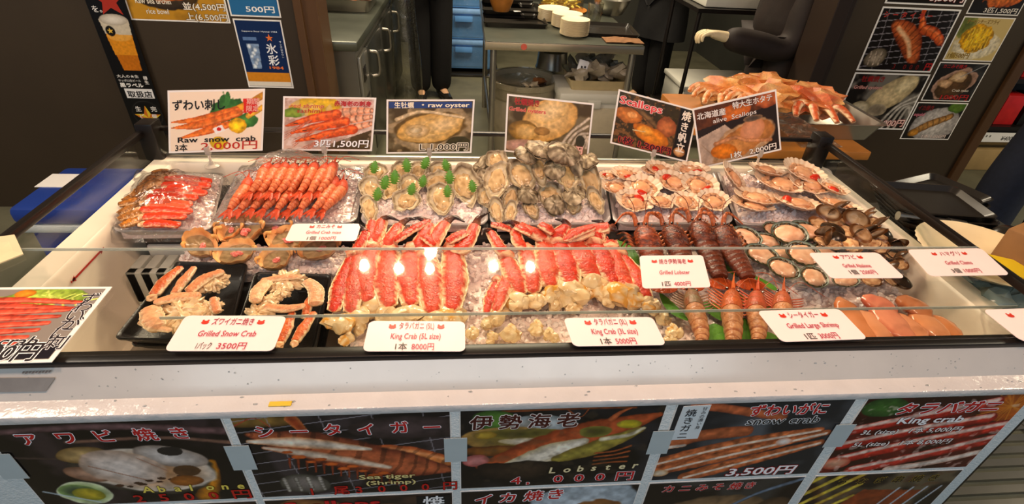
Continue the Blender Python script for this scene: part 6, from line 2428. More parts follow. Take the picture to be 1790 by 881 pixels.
crab_half((468, 530), Z5, (16, 12, .4), 'cream lump of crab body in the middle of the right black tray', 5, [([(462, 536), (500, 540), (534, 534)], 7, .6)])
crab_half((490, 512), Z5, (16, 12, .2), 'small cream crab piece in the centre of the right black tray', 6)
crab_half((450, 552), Z5, (24, 14, .1), 'cream crab body at the front left of the right black tray', 7)
crab_stick([(490, 600), (502, 572), (512, 545)], Z5, 11, 'orange crab leg in the right black tray beside the price card', 8, .1)
crab_stick([(516, 598), (532, 572), (550, 545)], Z5, 11, 'orange crab leg at the front right of the right black tray', 9, .15)
crab_stick([(534, 552), (540, 530), (546, 516)], Z5, 9, 'short orange crab leg at the right edge of the right black tray', 10, .2)

# ---- wrapped tray of raw snow crab
STK = [((288, 312), (370, 318)), ((282, 324), (368, 326)), ((268, 336), (362, 338)), ((256, 346), (346, 346)), ((254, 355), (336, 358)), ((244, 367), (336, 370)), ((250, 380), (326, 379)), ((252, 392), (314, 394)), ((292, 330), (350, 332)), ((262, 362), (330, 364))]
STK.sort(key=lambda s: s[0][1])
for i, (a, b) in enumerate(STK):
    z = .884 + .012 * math.sin(math.pi * (i + .5) / len(STK))
    crab_stick([a, ((a[0] + b[0]) / 2, (a[1] + b[1]) / 2 - 2), b], z, 10.5, f'red raw crab leg in the wrapped crab tray, {["rearmost", "second from the back", "third from the back", "fourth from the back", "fifth from the back", "fifth from the front", "fourth from the front", "third from the front", "second from the front", "frontmost"][i]}', 200 + i,
               .25 if i in (5, 6) else .0, 'raw crab legs under film', 'raw_crab_stick', C('#f0401c'), C('#d03214'), (.9, 1.0, .75), C('#e8582c'))
BRN = [[(296, 304), (270, 310), (248, 326)], [(278, 316), (252, 328), (232, 344)], [(268, 330), (238, 342), (216, 352)], [(258, 346), (230, 354), (206, 358)], [(250, 358), (226, 366), (208, 374)], [(248, 372), (224, 378), (208, 384)], [(244, 384), (226, 390), (212, 396)], [(300, 308), (284, 302), (264, 304)]]
for i, px in enumerate(BRN):
    crab_stick(px, .884 + .006 * (i % 2), 11, f'brown folded joint left in the wrapped crab tray, {ORD[i].replace("from the left", "from the back").replace("leftmost", "rearmost")}', 230 + i, .0, 'brown crab joints under film', 'crab_claw',
               C('#b8783a') if i % 3 else C('#d8832c'), C('#7a4a20'), rim=C('#c88a48'))

# ---- wrapped tray of red shrimp
RS = []
for k in range(9):
    RS.append(([(436 + 21 * k, 312 - 4 * math.sin(k * .4)), (430 + 21 * k, 330), (414 + 21 * k, 350), (400 + 21 * k, 366)], .886, 1))
for k in range(8):
    RS.append(([(470 + 17 * k, 287), (462 + 17 * k, 300), (452 + 17 * k, 318), (438 + 17 * k, 336)], .912, 0))
for i, (px, z, row) in enumerate(RS):
    k = i if row else i - 9
    jx, jy = rng.uniform(-4, 4), rng.uniform(-4, 4)
    px = [(u + jx * (1 - q / 4) + rng.uniform(-2, 2), v + jy * (1 - q / 4)) for q, (u, v) in enumerate(px)]
    z += rng.uniform(-.004, .006)
    P = [at(u, v, z=z + (.008 if q in (1, 2) else 0)) for q, (u, v) in enumerate(px)]
    shrimp(P, px2m(450, 320, z) * 10.5, f'red shrimp in the {"front" if row else "back"} row of the wrapped shrimp tray, {ordn(k, 9 if row else 8)}', 'shrimp', 'red shrimp under film', C('#e2552e'), C('#e88a58'), C('#b84020'), 300 + i, 'red_shrimp', legs=False)

m_film = film_mat('cling_film', (0.985, 0.985, 0.985), 0.05, 0.06, bump=1.0, bscale=26, power=1.8, gain=.42)


def film(q, z, hump, label, wr=.004, drop=.03, seed=1):
    """stretched cling film over a heap, tucked round the tray"""
    q = [Vector((p.x, p.y, z)) for p in q]
    n, m = 46, 36
    vs = []
    for j in range(m + 1):
        for i in range(n + 1):
            u, v = -.03 + 1.06 * i / n, -.03 + 1.06 * j / m
            p = quad_pt(q, u, v)
            e = min(u, v, 1 - u, 1 - v)
            h = hump(u, v) * min(1, max(0, e) * 5) + wr * noise.noise(Vector((p.x * 55, p.y * 55, seed))) + wr * .6 * noise.noise(Vector((p.x * 120, p.y * 30, seed + 3)))
            zz = z + .006 + h if e > 0 else z + .006 - drop * min(1, -e / .03)
            vs.append(Vector((p.x, p.y, zz)))
    N = n + 1
    fs = [(j * N + i + 1, j * N + i, (j + 1) * N + i, (j + 1) * N + i + 1) for j in range(m) for i in range(n)]
    mb = MB().add(vs, fs)
    o = mb.build('cling_film', m_film, None, True, 70)
    md = o.modifiers.new('thick', 'SOLIDIFY')
    md.thickness = .0004
    return tag(o, label, 'cling film')


film(pq(BACK['crab'], TZ), TZ, lambda u, v: .046 * math.exp(-((u - .5) ** 2 + (v - .5) ** 2) / .14) + .006, 'shiny cling film stretched over the raw crab legs', seed=1)
film(pq(BACK['shrimp'], TZ), TZ, lambda u, v: .066 * math.exp(-((u - .45) ** 2) / .12 - ((v - .22) ** 2) / .10) + .006, 'shiny cling film stretched over the red shrimp', seed=5)

# ------------------------------------------------------------------ behind and beside the case
bpy.context.view_layer.update()
m_wood = mat('orange_wood', '#b8742c', rough=0.45, var=0.2, scale=12)
m_white = mat('white_plastic_box', '#cfcdc0', rough=0.45, var=0.05, scale=10)
m_bag = film_mat('clear_bag', (0.92, 0.92, 0.88), 0.10, 0.15, bump=0.9, bscale=14, power=1.5, gain=.4)
m_blue = mat('blue_crate', '#5c94d4', rough=0.4, var=0.12, scale=8)
m_navy = mat('navy_cooler', '#1d3a8a', rough=0.38, var=0.08, scale=10)
m_black2 = mat('black_lacquer', '#26231f', rough=0.24, var=0.12, scale=20)
m_bcloth = mat('black_cloth', '#0c0b0b', rough=0.8, var=0.25, scale=40, bump=0.3, bscale=30)
m_brown = mat('brown_black_jacket', '#241a15', rough=0.7, var=0.3, scale=14, bump=0.5, bscale=16)
m_skin = mat('skin', '#d8a880', rough=0.5, var=0.06)
m_glove = mat('pale_glove', '#e4cfa4', rough=0.45, var=0.08, scale=40, bump=0.2)


def TT(name, label, cat, loc, group=None):
    return thing(name, loc, label, cat, group)


# --- prep fridge on the left of the kitchen
px0, px1, py0, py1 = -1.55, -0.535, 2.76, 4.7
e = TT('prep_fridge', 'long steel prep fridge with a worktop at the left of the kitchen', 'fridge', ((px0 + px1) / 2, (py0 + py1) / 2, 0))
m_st2 = mat('warm_steel', '#8d8a80', rough=0.3, metal=0.75, var=0.2, scale=3)
m_st3 = mat('dull_steel_top', '#5a5d52', rough=0.32, metal=0.6, var=0.15, scale=8)
wpart(MB().bx(px0, px1 - .012, py0 + .03, py1, 0.10, 0.78), 'body', m_st2, e)
wpart(MB().bx(px0, px1 + .01, py0, py1, 0.78, 0.83, .012), 'worktop', m_st3, e)
wpart(MB().bx(px0, px1 - .12, py0 + .012, py0 + .03, 0.12, 0.77, .004), 'end_panel', m_st2, e)
for k in range(3):
    y0 = py0 + .28 + k * .55
    d = wpart(MB().bx(px1 - .012, px1 + .008, y0, y0 + .52, 0.14, 0.74, .004), 'door', mat('dark_door_steel', '#4c4c46', rough=0.3, metal=0.7, var=0.2, scale=4), e)
    hd = MB()
    for yy in (y0 + .06,):
        hd.tube(spl([(px1 + .008, yy, .70), (px1 + .045, yy + .01, .69), (px1 + .05, yy + .02, .63), (px1 + .045, yy + .02, .57), (px1 + .008, yy + .01, .56)], 16), .009, 10, (0, 1, 0))
    h = hd.build('handle', m_steel)
    h.parent = d
vb = MB()
vb.bx(px1 - .012, px1 + .006, py0 + .05, py0 + .26, 0.14, 0.74, .003)
wpart(vb, 'vent_panel', m_st2, e)
sl = MB()
for k in range(5):
    sl.bx(px1 + .004, px1 + .009, py0 + .08, py0 + .22, .32 + .045 * k, .338 + .045 * k)
wpart(sl, 'vent_slots', m_blk, e)
wpart(MB().bx(px1 + .004, px1 + .010, py0 + .09, py0 + .16, .60, .68, .002), 'control_panel', m_blk, e)
for yy in (py0 + .1, py1 - .1):
    wpart(MB().tube([(px0 + .1, yy, 0), (px0 + .1, yy, .1)], .02, 10, (1, 0, 0)).tube([(px1 - .1, yy, 0), (px1 - .1, yy, .1)], .02, 10, (1, 0, 0)), 'feet', m_blk, e)
# steel tray with orange food on the worktop
e = TT('steel_food_pan', 'steel pan of orange food at the back of the prep fridge top', 'pan', (-0.78, 3.62, 0.83))
wpart(MB().loops([rrect(-1.02, -.57, 3.46, 3.82, .832, .03), rrect(-1.04, -.55, 3.44, 3.84, .90, .03), rrect(-1.05, -.54, 3.43, 3.85, .902, .03), rrect(-1.03, -.56, 3.45, 3.83, .895, .03), rrect(-1.01, -.58, 3.47, 3.81, .85, .03)], cap0=True, cap1=True), 'pan', m_steel, e)
fb = MB()
for k in range(40):
    fb.blob((rng.uniform(-.99, -.60), rng.uniform(3.49, 3.79), .875 + rng.uniform(0, .03)), (.05, .02, .016), 1, .3, 2, rot=Euler((0, 0, rng.uniform(0, 3))).to_matrix(), seed=k, col=mixc(C('#e0782c'), C('#c04c1c'), rng.random()))
o = wpart(fb, 'orange_food', m_sea, e)
o['kind'] = 'stuff'
# clear bag hanging by the fridge
bagm = MB()
rings = []
for k in range(12):
    t = k / 11
    w = lerp(.05, .105, min(1, t * 1.3)) * (1 - .25 * max(0, t - .85) / .15)
    rings.append([Vector((-.395 + w * math.cos(a) * (1 + .12 * noise.noise(Vector((a * 2, t * 4, 1)))), 3.75 + w * .8 * math.sin(a) * (1 + .15 * noise.noise(Vector((a * 3, t * 5, 4)))), lerp(1.35, .02, t))) for a in [2 * math.pi * j / 24 for j in range(24)]])
bagm.loops(rings, cap0=True, cap1=True)
tag(bagm.build('plastic_bag', m_bag), 'big clear plastic bag standing between the prep fridge and the black trousers', 'bag')

# --- blue crates
for k in range(4):
    z0 = .06 + k * .265
    e = TT('blue_crate', ['lowest blue wrapped crate of the stack beyond the black trousers', 'second blue wrapped crate from the bottom of the stack', 'third blue wrapped crate from the bottom of the stack', 'topmost blue crate of the stack, cut by the picture edge'][k], 'crate', (.02, 5.25, z0), 'stacked blue crates')
    x0, x1, y0, y1 = -.28, .27, 5.06, 5.44
    wpart(MB().loops([rrect(x0 + .02, x1 - .02, y0 + .02, y1 - .02, z0, .02), rrect(x0, x1, y0, y1, z0 + .215, .02), rrect(x0 + .015, x1 - .015, y0 + .015, y1 - .015, z0 + .215, .02), rrect(x0 + .03, x1 - .03, y0 + .03, y1 - .03, z0 + .02, .02)], cap0=True, cap1=True), 'body', m_blue, e)
    wpart(MB().bx(x0 - .012, x1 + .012, y0 - .012, y1 + .012, z0 + .215, z0 + .258, .012), 'lid', mat('crate_lid', '#7ca6d8', rough=.35, var=.1), e)
    wpart(MB().bx(-.08, .08, y0 - .022, y0 + .0, z0 + .15, z0 + .20, .006), 'grip', m_blue, e)
    wpart(MB().bx(x0 - .02, x1 + .02, y0 - .02, y1 + .02, z0 + .02, z0 + .21), 'plastic_wrap', m_bag, e)
tag(MB().bx(-.34, .33, 5.0, 5.5, 0, .022, .004).bx(-.3, -.24, 5.05, 5.45, .02, .058).bx(.2, .26, 5.05, 5.45, .02, .058).build('crate_dolly', m_black2), 'flat black dolly under the blue crates', 'dolly')

# --- steel work table
TZ0 = 0.80
tx0, tx1, ty0, ty1 = .115, 1.012, 2.99, 4.25
e = TT('work_table', 'steel work table with thin legs in the middle of the kitchen', 'table', ((tx0 + tx1) / 2, (ty0 + ty1) / 2, 0))
wpart(MB().bx(tx0, tx1, ty0, ty1, TZ0 - .004, TZ0, .001), 'table_top', m_st3, e)
ap = MB().bx(tx0, tx1, ty0, ty0 + .003, TZ0 - .045, TZ0, .001).bx(tx0, tx0 + .003, ty0, ty1, TZ0 - .045, TZ0).bx(tx1 - .003, tx1, ty0, ty1, TZ0 - .045, TZ0)
wpart(ap, 'apron', mat('bright_steel', '#b8ac98', rough=.25, metal=.85, var=.15, scale=5), e)
for (x, y) in ((tx0 + .05, ty0 + .04), (tx1 - .05, ty0 + .04), (tx0 + .05, ty1 - .05), (tx1 - .05, ty1 - .05)):
    wpart(MB().tube([(x, y, 0), (x, y, TZ0 - .03)], .019, 14, (1, 0, 0)), 'leg', m_steel, e)
wpart(MB().tube([(tx0 + .05, ty1 - .05, .25), (tx1 - .05, ty1 - .05, .25)], .012, 10).tube([(tx0 + .05, ty0 + .04, .25), (tx0 + .05, ty1 - .05, .25)], .012, 10).tube([(tx1 - .05, ty0 + .04, .25), (tx1 - .05, ty1 - .05, .25)], .012, 10), 'rail', m_steel, e)


def flat_tray(name, x0, x1, y0, y1, z, label, cat, m, h=.022, group=None, rot=0, lip=.012):
    c = Vector(((x0 + x1) / 2, (y0 + y1) / 2, z))
    hx_, hy_ = (x1 - x0) / 2, (y1 - y0) / 2
    mb = MB().loops([rrect(-hx_ + lip, hx_ - lip, -hy_ + lip, hy_ - lip, 0, .02), rrect(-hx_, hx_, -hy_, hy_, h, .025), rrect(-hx_ + .004, hx_ - .004, -hy_ + .004, hy_ - .004, h + .001, .023),
                     rrect(-hx_ + lip + .003, hx_ - lip - .003, -hy_ + lip + .003, hy_ - lip - .003, .004, .02)], cap0=True, cap1=True)
    o = mb.build(name, m, None, True, 40)
    o.matrix_world = Matrix.Translation(c) @ Matrix.Rotation(rot, 4, 'Z')
    return tag(o, label, cat, group)


def tpt(u, v):
    return at(u, v, z=TZ0)


for k, (u0, u1, v, dz) in enumerate([(842, 956, 47, 0), (840, 946, 32, .0), (838, 930, 20, 0.0)]):
    a, b = tpt(u0, v), tpt(u1, v)
    flat_tray('serving_tray', a.x + .01, b.x, a.y, a.y + (.36 if k == 2 else .30), TZ0 + .026 * k, ['lowest black serving tray of the pile at the front left of the work table', 'middle black serving tray of the pile on the work table', 'uppermost black serving tray of the pile on the work table'][k], 'tray', m_black2, .026, 'black serving trays on the work table')
a, b = tpt(1028, 66), tpt(1118, 66)
flat_tray('serving_tray', a.x, b.x, a.y + .01, a.y + .34, TZ0, 'single black serving tray at the right of the work table', 'tray', m_black2, .022, 'black serving trays on the work table', rot=-.06)


def bowl(name, u, v, r, h, m, label, cat, z=TZ0, prof=None, group=None):
    p = at(u, v, z=z)
    o = MB().lathe([(0, 0), (r * .6, 0), (r * .66, .004), (r * .92, h * .7), (r, h), (r * .97, h), (r * .88, h * .68), (r * .6, .01), (0, .009)], 32).build(name, m, None, True, 50)
    o.location = p
    return tag(o, label, cat, group)


bowl('wooden_bowl', 876, 19, .075, .075, mat('amber_bowl', '#a86a28', rough=.35, var=.2, scale=30), 'amber brown bowl on the black trays at the back of the work table', 'bowl', TZ0 + .08)
for k, (u, v) in enumerate([(919, 18), (924, 29)]):
    p = at(u, v, z=TZ0 + .06)
    flat_tray('soy_dish', p.x - .05, p.x + .05, p.y - .03, p.y + .03, TZ0 + (.08 if k == 0 else .054), ['small black dish with a tan filling at the back of the work table', 'small black dish nearer the plates on the work table'][k], 'dish', m_black2, .018, 'small black dishes')
p = at(904, 27, z=TZ0 + .03)
tag(MB().box((p.x, p.y, TZ0 + .0545), (.045, .03, .001), Euler((0, 0, .2)).to_matrix()).build('paper_slip', m_sheet), 'small white paper slip on the black trays', 'paper')
# plate stacks: every plate its own thing
plate_m = mat('ivory_plate', '#ead8b0', rough=.35, var=.04)


def plate_stack(u, v, r, n, dz, label, group):
    p = tpt(u, v)
    base = MB().lathe([(0, 0), (r * .72, 0), (r * .75, .002), (r * .99, dz * 2.2), (r, dz * 2.3), (r * .985, dz * 2.6), (r * .74, .0055), (0, .005)], 36).build('plate', plate_m, None, True, 50)
    base.location = p
    tag(base, label, 'plate', group)
    for k in range(1, n):
        c = base.copy()
        COL.objects.link(c)
        c.location = p + Vector((rng.uniform(-.001, .001), rng.uniform(-.001, .001), dz * k))


plate_stack(1003, 62, .085, 16, .0052, 'ivory plate in the front stack on the work table', 'ivory plates, front stack')
plate_stack(990, 47, .095, 14, .0052, 'ivory plate in the stack behind the front one', 'ivory plates, second stack')
plate_stack(966, 36, .10, 14, .005, 'white plate in the rearmost stack by the yellow tub', 'white plates, rear stack')
# tub of yellow food
p = tpt(980, 18)
e = TT('food_tub', 'clear tub of yellow shredded food at the back of the work table', 'tub', (p.x, p.y, TZ0))
wpart(MB().lathe([(0, 0), (.15, 0), (.155, .01), (.17, .2), (.165, .2), (.15, .012), (0, .01)], 32, p), 'tub', m_bag, e)
yb = MB()
for k in range(60):
    a, r_ = rng.uniform(0, 6.28), .13 * math.sqrt(rng.random())
    yb.blob((p.x + r_ * math.cos(a), p.y + r_ * math.sin(a), TZ0 + rng.uniform(.02, .12)), (.05, .012, .01), 1, .3, 2, rot=Euler((rng.uniform(-.4, .4), 0, rng.uniform(0, 3))).to_matrix(), seed=k, col=mixc(C('#e8d070'), C('#d8b830'), rng.random()))
wpart(yb, 'yellow_filling', m_sea, e)['kind'] = 'stuff'
wpart(MB().lathe([(0, 0), (.18, 0), (.185, .012), (0, .013)], 28, (p.x, p.y, TZ0 + .0)), 'wooden_base', m_wood, e)
bowl('steel_bowl', 1066, 24, .13, .10, m_steel, 'steel mixing bowl at the back right of the work table', 'bowl', TZ0)
p = tpt(1038, 40)
tag(MB().lathe([(0, 0), (.04, 0), (.05, .12), (.048, .12), (.038, .004), (0, .004)], 24, p).build('plastic_cup', m_bag), 'clear plastic cup in front of the steel bowl', 'cup')
# brown cloth
p = tpt(1092, 76)
cl = MB()
vs = []
for j in range(14):
    for i in range(20):
        x, y = (i / 19 - .5) * .22, (j / 13 - .5) * .13
        vs.append(Vector((p.x + x, p.y + .05 + y, TZ0 + .006 + .02 * abs(noise.noise(Vector((x * 16, y * 18, 2)))) * (1 - abs(x) / .13))))
k_ = len(vs)
vs += [v - Vector((0, 0, .004)) for v in vs]
fs = [(j * 20 + i + 1, j * 20 + i, (j + 1) * 20 + i, (j + 1) * 20 + i + 1) for j in range(13) for i in range(19)]
fs += [tuple(i + k_ for i in f[::-1]) for f in fs]
tag(cl.add(vs, fs).build('cloth', mat('brown_cloth', '#7c5430', rough=.85, var=.25, scale=40, bump=.3)), 'crumpled brown cloth at the front right corner of the work table', 'cloth')
# emblem on the table apron
pe = at(916, 80, y=ty0 - .001)
tag(MB().lathe([(0, 0), (.017, 0), (.017, .002), (0, .002)], 20).build('red_sticker', mat('faded_red', '#c85a48', rough=.4)), 'faded round red sticker on the front edge of the work table', 'sticker')
SC.objects['red_sticker'].matrix_world = Matrix.Translation((pe.x, ty0, TZ0 - .023)) @ Matrix.Rotation(math.radians(90), 4, 'X')

# --- bin with liner and rubbish
bc = Vector((.385, 3.36, 0))
e = TT('rubbish_bin', 'grey round rubbish bin with a clear liner under the work table', 'bin', bc)
wpart(MB().lathe([(0, 0), (.17, 0), (.175, .01), (.205, .46), (.222, .47), (.226, .50), (.218, .505), (.205, .50), (.165, .03), (0, .03)], 40, bc), 'body', mat('bin_plastic', '#b3a78c', rough=.45, var=.06), e)
wpart(MB().lathe([(.228, .40), (.230, .506), (.212, .512), (.200, .46), (.175, .30), (0.10, .27), (0, .27)], 40, bc), 'liner', m_bag, e)
for k in range(7):
    c = bc + Vector((rng.uniform(.0, .15), rng.uniform(-.08, .08), .42 + rng.uniform(0, .06)))
    mb = MB().blob(c, (.045, .035, .018), 2, .5, 2, rot=Euler((rng.uniform(-.5, .5), rng.uniform(-.5, .5), rng.uniform(0, 3))).to_matrix(), seed=k, col=[C('#2c2018'), C('#d8c8a8'), C('#8a5a34')][k % 3])
    tag(mb.build('scrap', m_sea), 'dark and cream food scrap in the rubbish bin', 'rubbish', 'scraps in the bin')
# --- white cooler box with tray of bags
e = TT('cooler_box', 'off-white cooler box with a rounded lid beside the rubbish bin', 'cooler', (.775, 3.2, 0))
cx0, cx1, cy0, cy1 = .575, .975, 3.02, 3.38
wpart(MB().bx(cx0, cx1, cy0, cy1, 0.0, .47, .02), 'body', m_white, e)
wpart(MB().bx(cx0 - .012, cx1 + .012, cy0 - .012, cy1 + .012, .455, .52, .018), 'lid', m_white, e)
wpart(MB().bx(cx0 + .03, cx1 - .03, cy0 - .006, cy0 + .003, .06, .43, .006), 'front_panel', mat('cooler_front', '#c8bca0', rough=.45), e)
wpart(MB().bx((cx0 + cx1) / 2 - .04, (cx0 + cx1) / 2 + .04, cy0 - .016, cy0 - .01, .43, .48, .003), 'latch', m_white, e)
e = TT('packing_tray', 'shallow beige tray of plastic packaging on the cooler box', 'tray', (.80, 3.22, .52))
wpart(MB().loops([rrect(.64, .97, 3.07, 3.38, .521, .02), rrect(.62, .99, 3.05, 3.40, .58, .02), rrect(.63, .98, 3.06, 3.39, .58, .02), rrect(.65, .96, 3.08, 3.37, .53, .02)], cap0=True, cap1=True), 'tray', mat('beige_tray', '#b8a67c', rough=.5), e)
pb = MB()
for k in range(26):
    pb.blob((rng.uniform(.66, .95), rng.uniform(3.09, 3.36), .58 + rng.uniform(0, .07)), (.06, .045, .03), 2, .6, 2.2, rot=Euler((rng.random(), rng.random(), rng.uniform(0, 3))).to_matrix(), seed=k)
wpart(pb, 'crumpled_packaging', mat('crumpled_film', '#b8ab94', rough=.25, trans=.35, var=.25, scale=30, bump=.6, bscale=50), e)['kind'] = 'stuff'
bxm = MB().box((.70, 3.10, .64), (.075, .012, .09), Euler((-.2, .3, .3)).to_matrix(), .003)
for k in range(4):
    bxm.box((.69 + .02 * (k % 2), 3.093 - .002, .63 + .02 * (k // 2)), (.012, .004, .012), Euler((-.2, .3, .3)).to_matrix(), .001, col=(.3, .3, .3))
tag(bxm.build('foil_carton', flesh('carton', rough=.5, var=.05, scale=20, bump=0, hue=0), None, True), 'small pale carton with square holes leaning in the packaging tray', 'carton')
# silver keg behind the bin
kx = at(965, 110, y=4.05)
tag(MB().lathe([(0, 0), (.11, 0), (.12, .02), (.12, .16), (.126, .17), (.126, .185), (.12, .195), (.12, .36), (.126, .37), (.126, .385), (.12, .395), (.11, .5), (.06, .53), (0, .53)], 32, (kx.x, 4.05, 0)).build('steel_keg', m_steel), 'ribbed steel keg in the dark under the work table', 'keg')

# --- cart with white boxes on the right of the kitchen
e = TT('box_cart', 'black tube cart carrying white boxes behind the crab display', 'cart', (1.85, 3.75, 0))
for (x, y) in ((1.50, 3.50), (2.2, 3.50), (1.50, 4.0), (2.2, 4.0)):
    wpart(MB().tube([(x, y, 0), (x, y, .92)], .014, 10, (1, 0, 0)), 'post', m_blk, e)
wpart(MB().bx(1.48, 2.22, 3.48, 4.02, .18, .20), 'shelf', m_blk, e)
wpart(MB().bx(1.48, 2.22, 3.48, 4.02, .90, .925), 'shelf', m_blk, e)


def lidbox(x0, x1, y0, y1, z0, z1, label, m=None, group='white boxes on the cart'):
    e = TT('storage_box', label, 'box', ((x0 + x1) / 2, (y0 + y1) / 2, z0), group)
    wpart(MB().bx(x0, x1, y0, y1, z0, z1 - .03, .008), 'body', m or m_white, e)
    wpart(MB().bx(x0 - .012, x1 + .012, y0 - .012, y1 + .012, z1 - .035, z1, .008), 'lid', m or m_white, e)
    return e


lidbox(1.54, 2.14, 3.54, 3.96, .202, .42, 'white box on the low shelf of the cart')
lidbox(1.54, 2.15, 3.53, 3.97, .927, 1.03, 'white flat box on the top of the cart')
lidbox(1.60, 2.1, 3.56, 3.94, 1.03, 1.16, 'white flat box stacked on another on the cart')

# --- wooden bench and the pan of whole crabs behind the case
BZ = .842
e = TT('wooden_bench', 'orange wooden bench top behind the right back corner of the case', 'bench', (1.2, 1.75, 0))
wpart(MB().bx(.80, 1.34, 1.50, 2.05, BZ - .03, BZ, .004), 'bench_top', m_wood, e)
for (x, y) in ((.85, 1.55), (1.28, 1.6), (.85, 2.0), (1.28, 2.0)):
    wpart(MB().bx(x - .025, x + .025, y - .025, y + .025, 0, BZ - .03), 'leg', m_black2, e)
e = TT('crab_pan', 'steel pan of cooked crabs on the wooden bench behind the live scallop sign', 'pan', (1.15, 1.78, BZ))
wpart(MB().loops([rrect(.92, 1.40, 1.60, 1.96, BZ + .001, .03), rrect(.90, 1.42, 1.58, 1.98, BZ + .06, .03), rrect(.892, 1.428, 1.572, 1.988, BZ + .062, .03), rrect(.905, 1.415, 1.585, 1.975, BZ + .06, .03), rrect(.93, 1.39, 1.61, 1.95, BZ + .006, .03)], cap0=True, cap1=True), 'pan', m_steel, e)
CRB = [((.98, 1.86), .02, .3), ((1.14, 1.90), .03, -.4), ((1.26, 1.80), .02, .9), ((1.04, 1.70), .05, .1), ((1.20, 1.70), .045, 1.3)]
for i, ((x, y), dz, rz) in enumerate(CRB):
    z = BZ + .045 + dz
    c1, c2 = (C('#e08a44'), C('#b85a24')) if i in (0, 1, 3) else (C('#e06a3c'), C('#b84824'))
    par = TT('cooked_crab', ['pale orange crab at the back left of the crab pan', 'orange crab at the back of the crab pan', 'red crab at the right of the crab pan', 'tan crab at the front left of the crab pan', 'red crab overhanging the front right of the crab pan'][i], 'crab', (x, y, z), 'cooked crabs in the pan')
    R = Euler((0, 0, rz)).to_matrix()
    mb = MB().blob((x, y, z + .012), (.105, .085, .042), 3, .42, 2.4, rot=R, seed=i, colf=lambda co, k: mixc(mixc(c1, C('#f0c078'), .5 + noise.noise(co * 2)), c2, .3 + noise.noise(co * 5)))
    wpart(mb, 'shell', m_crab, par)
    for k in range(8):
        sg = 1 if k % 2 else -1
        a = rz + (0 if sg > 0 else math.pi) + (k // 2 - 1.5) * .42
        d = Vector((math.cos(a), math.sin(a), 0))
        b = Vector((x, y, z)) + d * .06
        lg = [b, b + d * .045 + Vector((0, 0, .02)), b + d * .075 + Vector((0, -.012, .012)), b + d * .09 + Vector((0, -.03, .0))]
        wpart(MB().tube(spl(lg, 14), [(lerp(.020, .009, q / 13), lerp(.014, .006, q / 13)) for q in range(14)], 10, colf=shellcol(c1, c2, C('#f4d09c'), i * 4 + k)), 'leg', m_crab, par)
q = [at(u, v, z=BZ + .10) for u, v in ((1330, 196), (1388, 200), (1472, 258), (1400, 258))]
tag(MB().loops([[p + Vector((0, 0, dz)) for p in q] for dz in (0, .003)], cap0=True, cap1=True).build('plastic_sheet', m_bag, None, False), 'clear plastic sheet leaning over the right back corner of the case', 'sheet')


# --- navy cooler at the left
kq = [at(95, 292, z=.55), at(7, 366, z=.55), at(70, 367, z=.55)]
x0, y1, y0 = at(7, 366, z=.55).x, at(95, 292, z=.55).y, at(7, 366, z=.55).y
x1 = -0.90
e = TT('cooler_box', 'navy blue cooler with a white rim on the floor left of the case', 'cooler', ((x0 + x1) / 2, (y0 + y1) / 2, 0))
wpart(MB().bx(x0 + .02, x1, y0 + .02, y1, 0.0, .47, .02), 'body', m_navy, e)
wpart(MB().bx(x0, x1 + .01, y0, y1 + .01, .455, .485, .008), 'rim', mat('white_rim', '#c8ccc8', rough=.4), e)
wpart(MB().bx(x0 + .0, x1 + .01, y0, y1 + .01, .485, .55, .02), 'lid', m_navy, e)
lb_ = at(108, 316, z=.55)
wpart(MB().bx(lb_.x - .06, lb_.x + .06, lb_.y - .05, lb_.y + .05, .55, .552), 'label_sheet', m_sheet, e)
wpart(MB().tube(spl([(x1 - .1, y0 + .02, .56), (x1 - .07, y0 - .0, .575), (x1 - .03, y0 - .0, .565)], 8), .006, 8), 'handle', m_white, e)
tag(MB().bx(-1.02, -.845, .95, 1.40, 0, .62, .01).build('wrapped_stack', mat('dark_wrapped', '#3a2c34', rough=.2, var=.5, scale=14, bump=.5, bscale=12)), 'dark film-wrapped stack of goods against the left side of the case', 'goods')
q = [at(u, v, z=.957) for u, v in ((-40, 424), (30, 418), (42, 446), (-40, 480))]
tag(MB().loops([[p + Vector((0, 0, dz + .004 * math.sin(k * 2))) for k, p in enumerate(q)] for dz in (0.004, .006)], cap0=True, cap1=True).build('paper_flap', mat('cream_paper', '#d8c8a0', rough=.7), None, False), 'cream paper flap lying over the left black rail', 'paper')

# --- side table at the right with trays, plate and cup
SZ = .80
e = TT('side_table', 'dark side table against the right end of the case', 'table', (1.38, 1.0, 0))
wpart(MB().bx(1.07, 1.50, .55, 1.24, SZ - .025, SZ, .004), 'table_top', mat('grey_board', '#3a3832', rough=.5, var=.15), e)
for (x, y) in ((1.1, .6), (1.47, .6), (1.1, 1.2), (1.47, 1.2)):
    wpart(MB().bx(x - .02, x + .02, y - .02, y + .02, 0, SZ - .025), 'leg', m_blk, e)
c = at(1650, 385, z=SZ + .05)
base = None
for k in range(6):
    o = flat_tray('lunch_tray', c.x - .10 + .008 * k, c.x + .10 + .008 * k, c.y - .05 + .010 * k, c.y + .12 + .010 * k, SZ + .015 * k, 'black tray in the pile nearest the right pillar on the side table', 'tray', m_black2, .016, 'black trays, rear pile', rot=.35)
c = at(1706, 432, z=SZ + .05)
for k in range(8):
    flat_tray('lunch_tray', c.x - .12 - .006 * k, c.x + .12 - .006 * k, c.y - .02 + .010 * k, c.y + .15 + .010 * k, SZ + .013 * k, 'black tray in the pile beside the cream plate on the side table', 'tray', m_black2, .016, 'black trays, front pile', rot=-.12)
c = at(1712, 452, z=SZ + .09)
e = TT('cream_plate', 'large cream fluted plate with a yellow fold on the side table', 'plate', (c.x, c.y, SZ))
n_ = 72
pm = MB()
rings = []
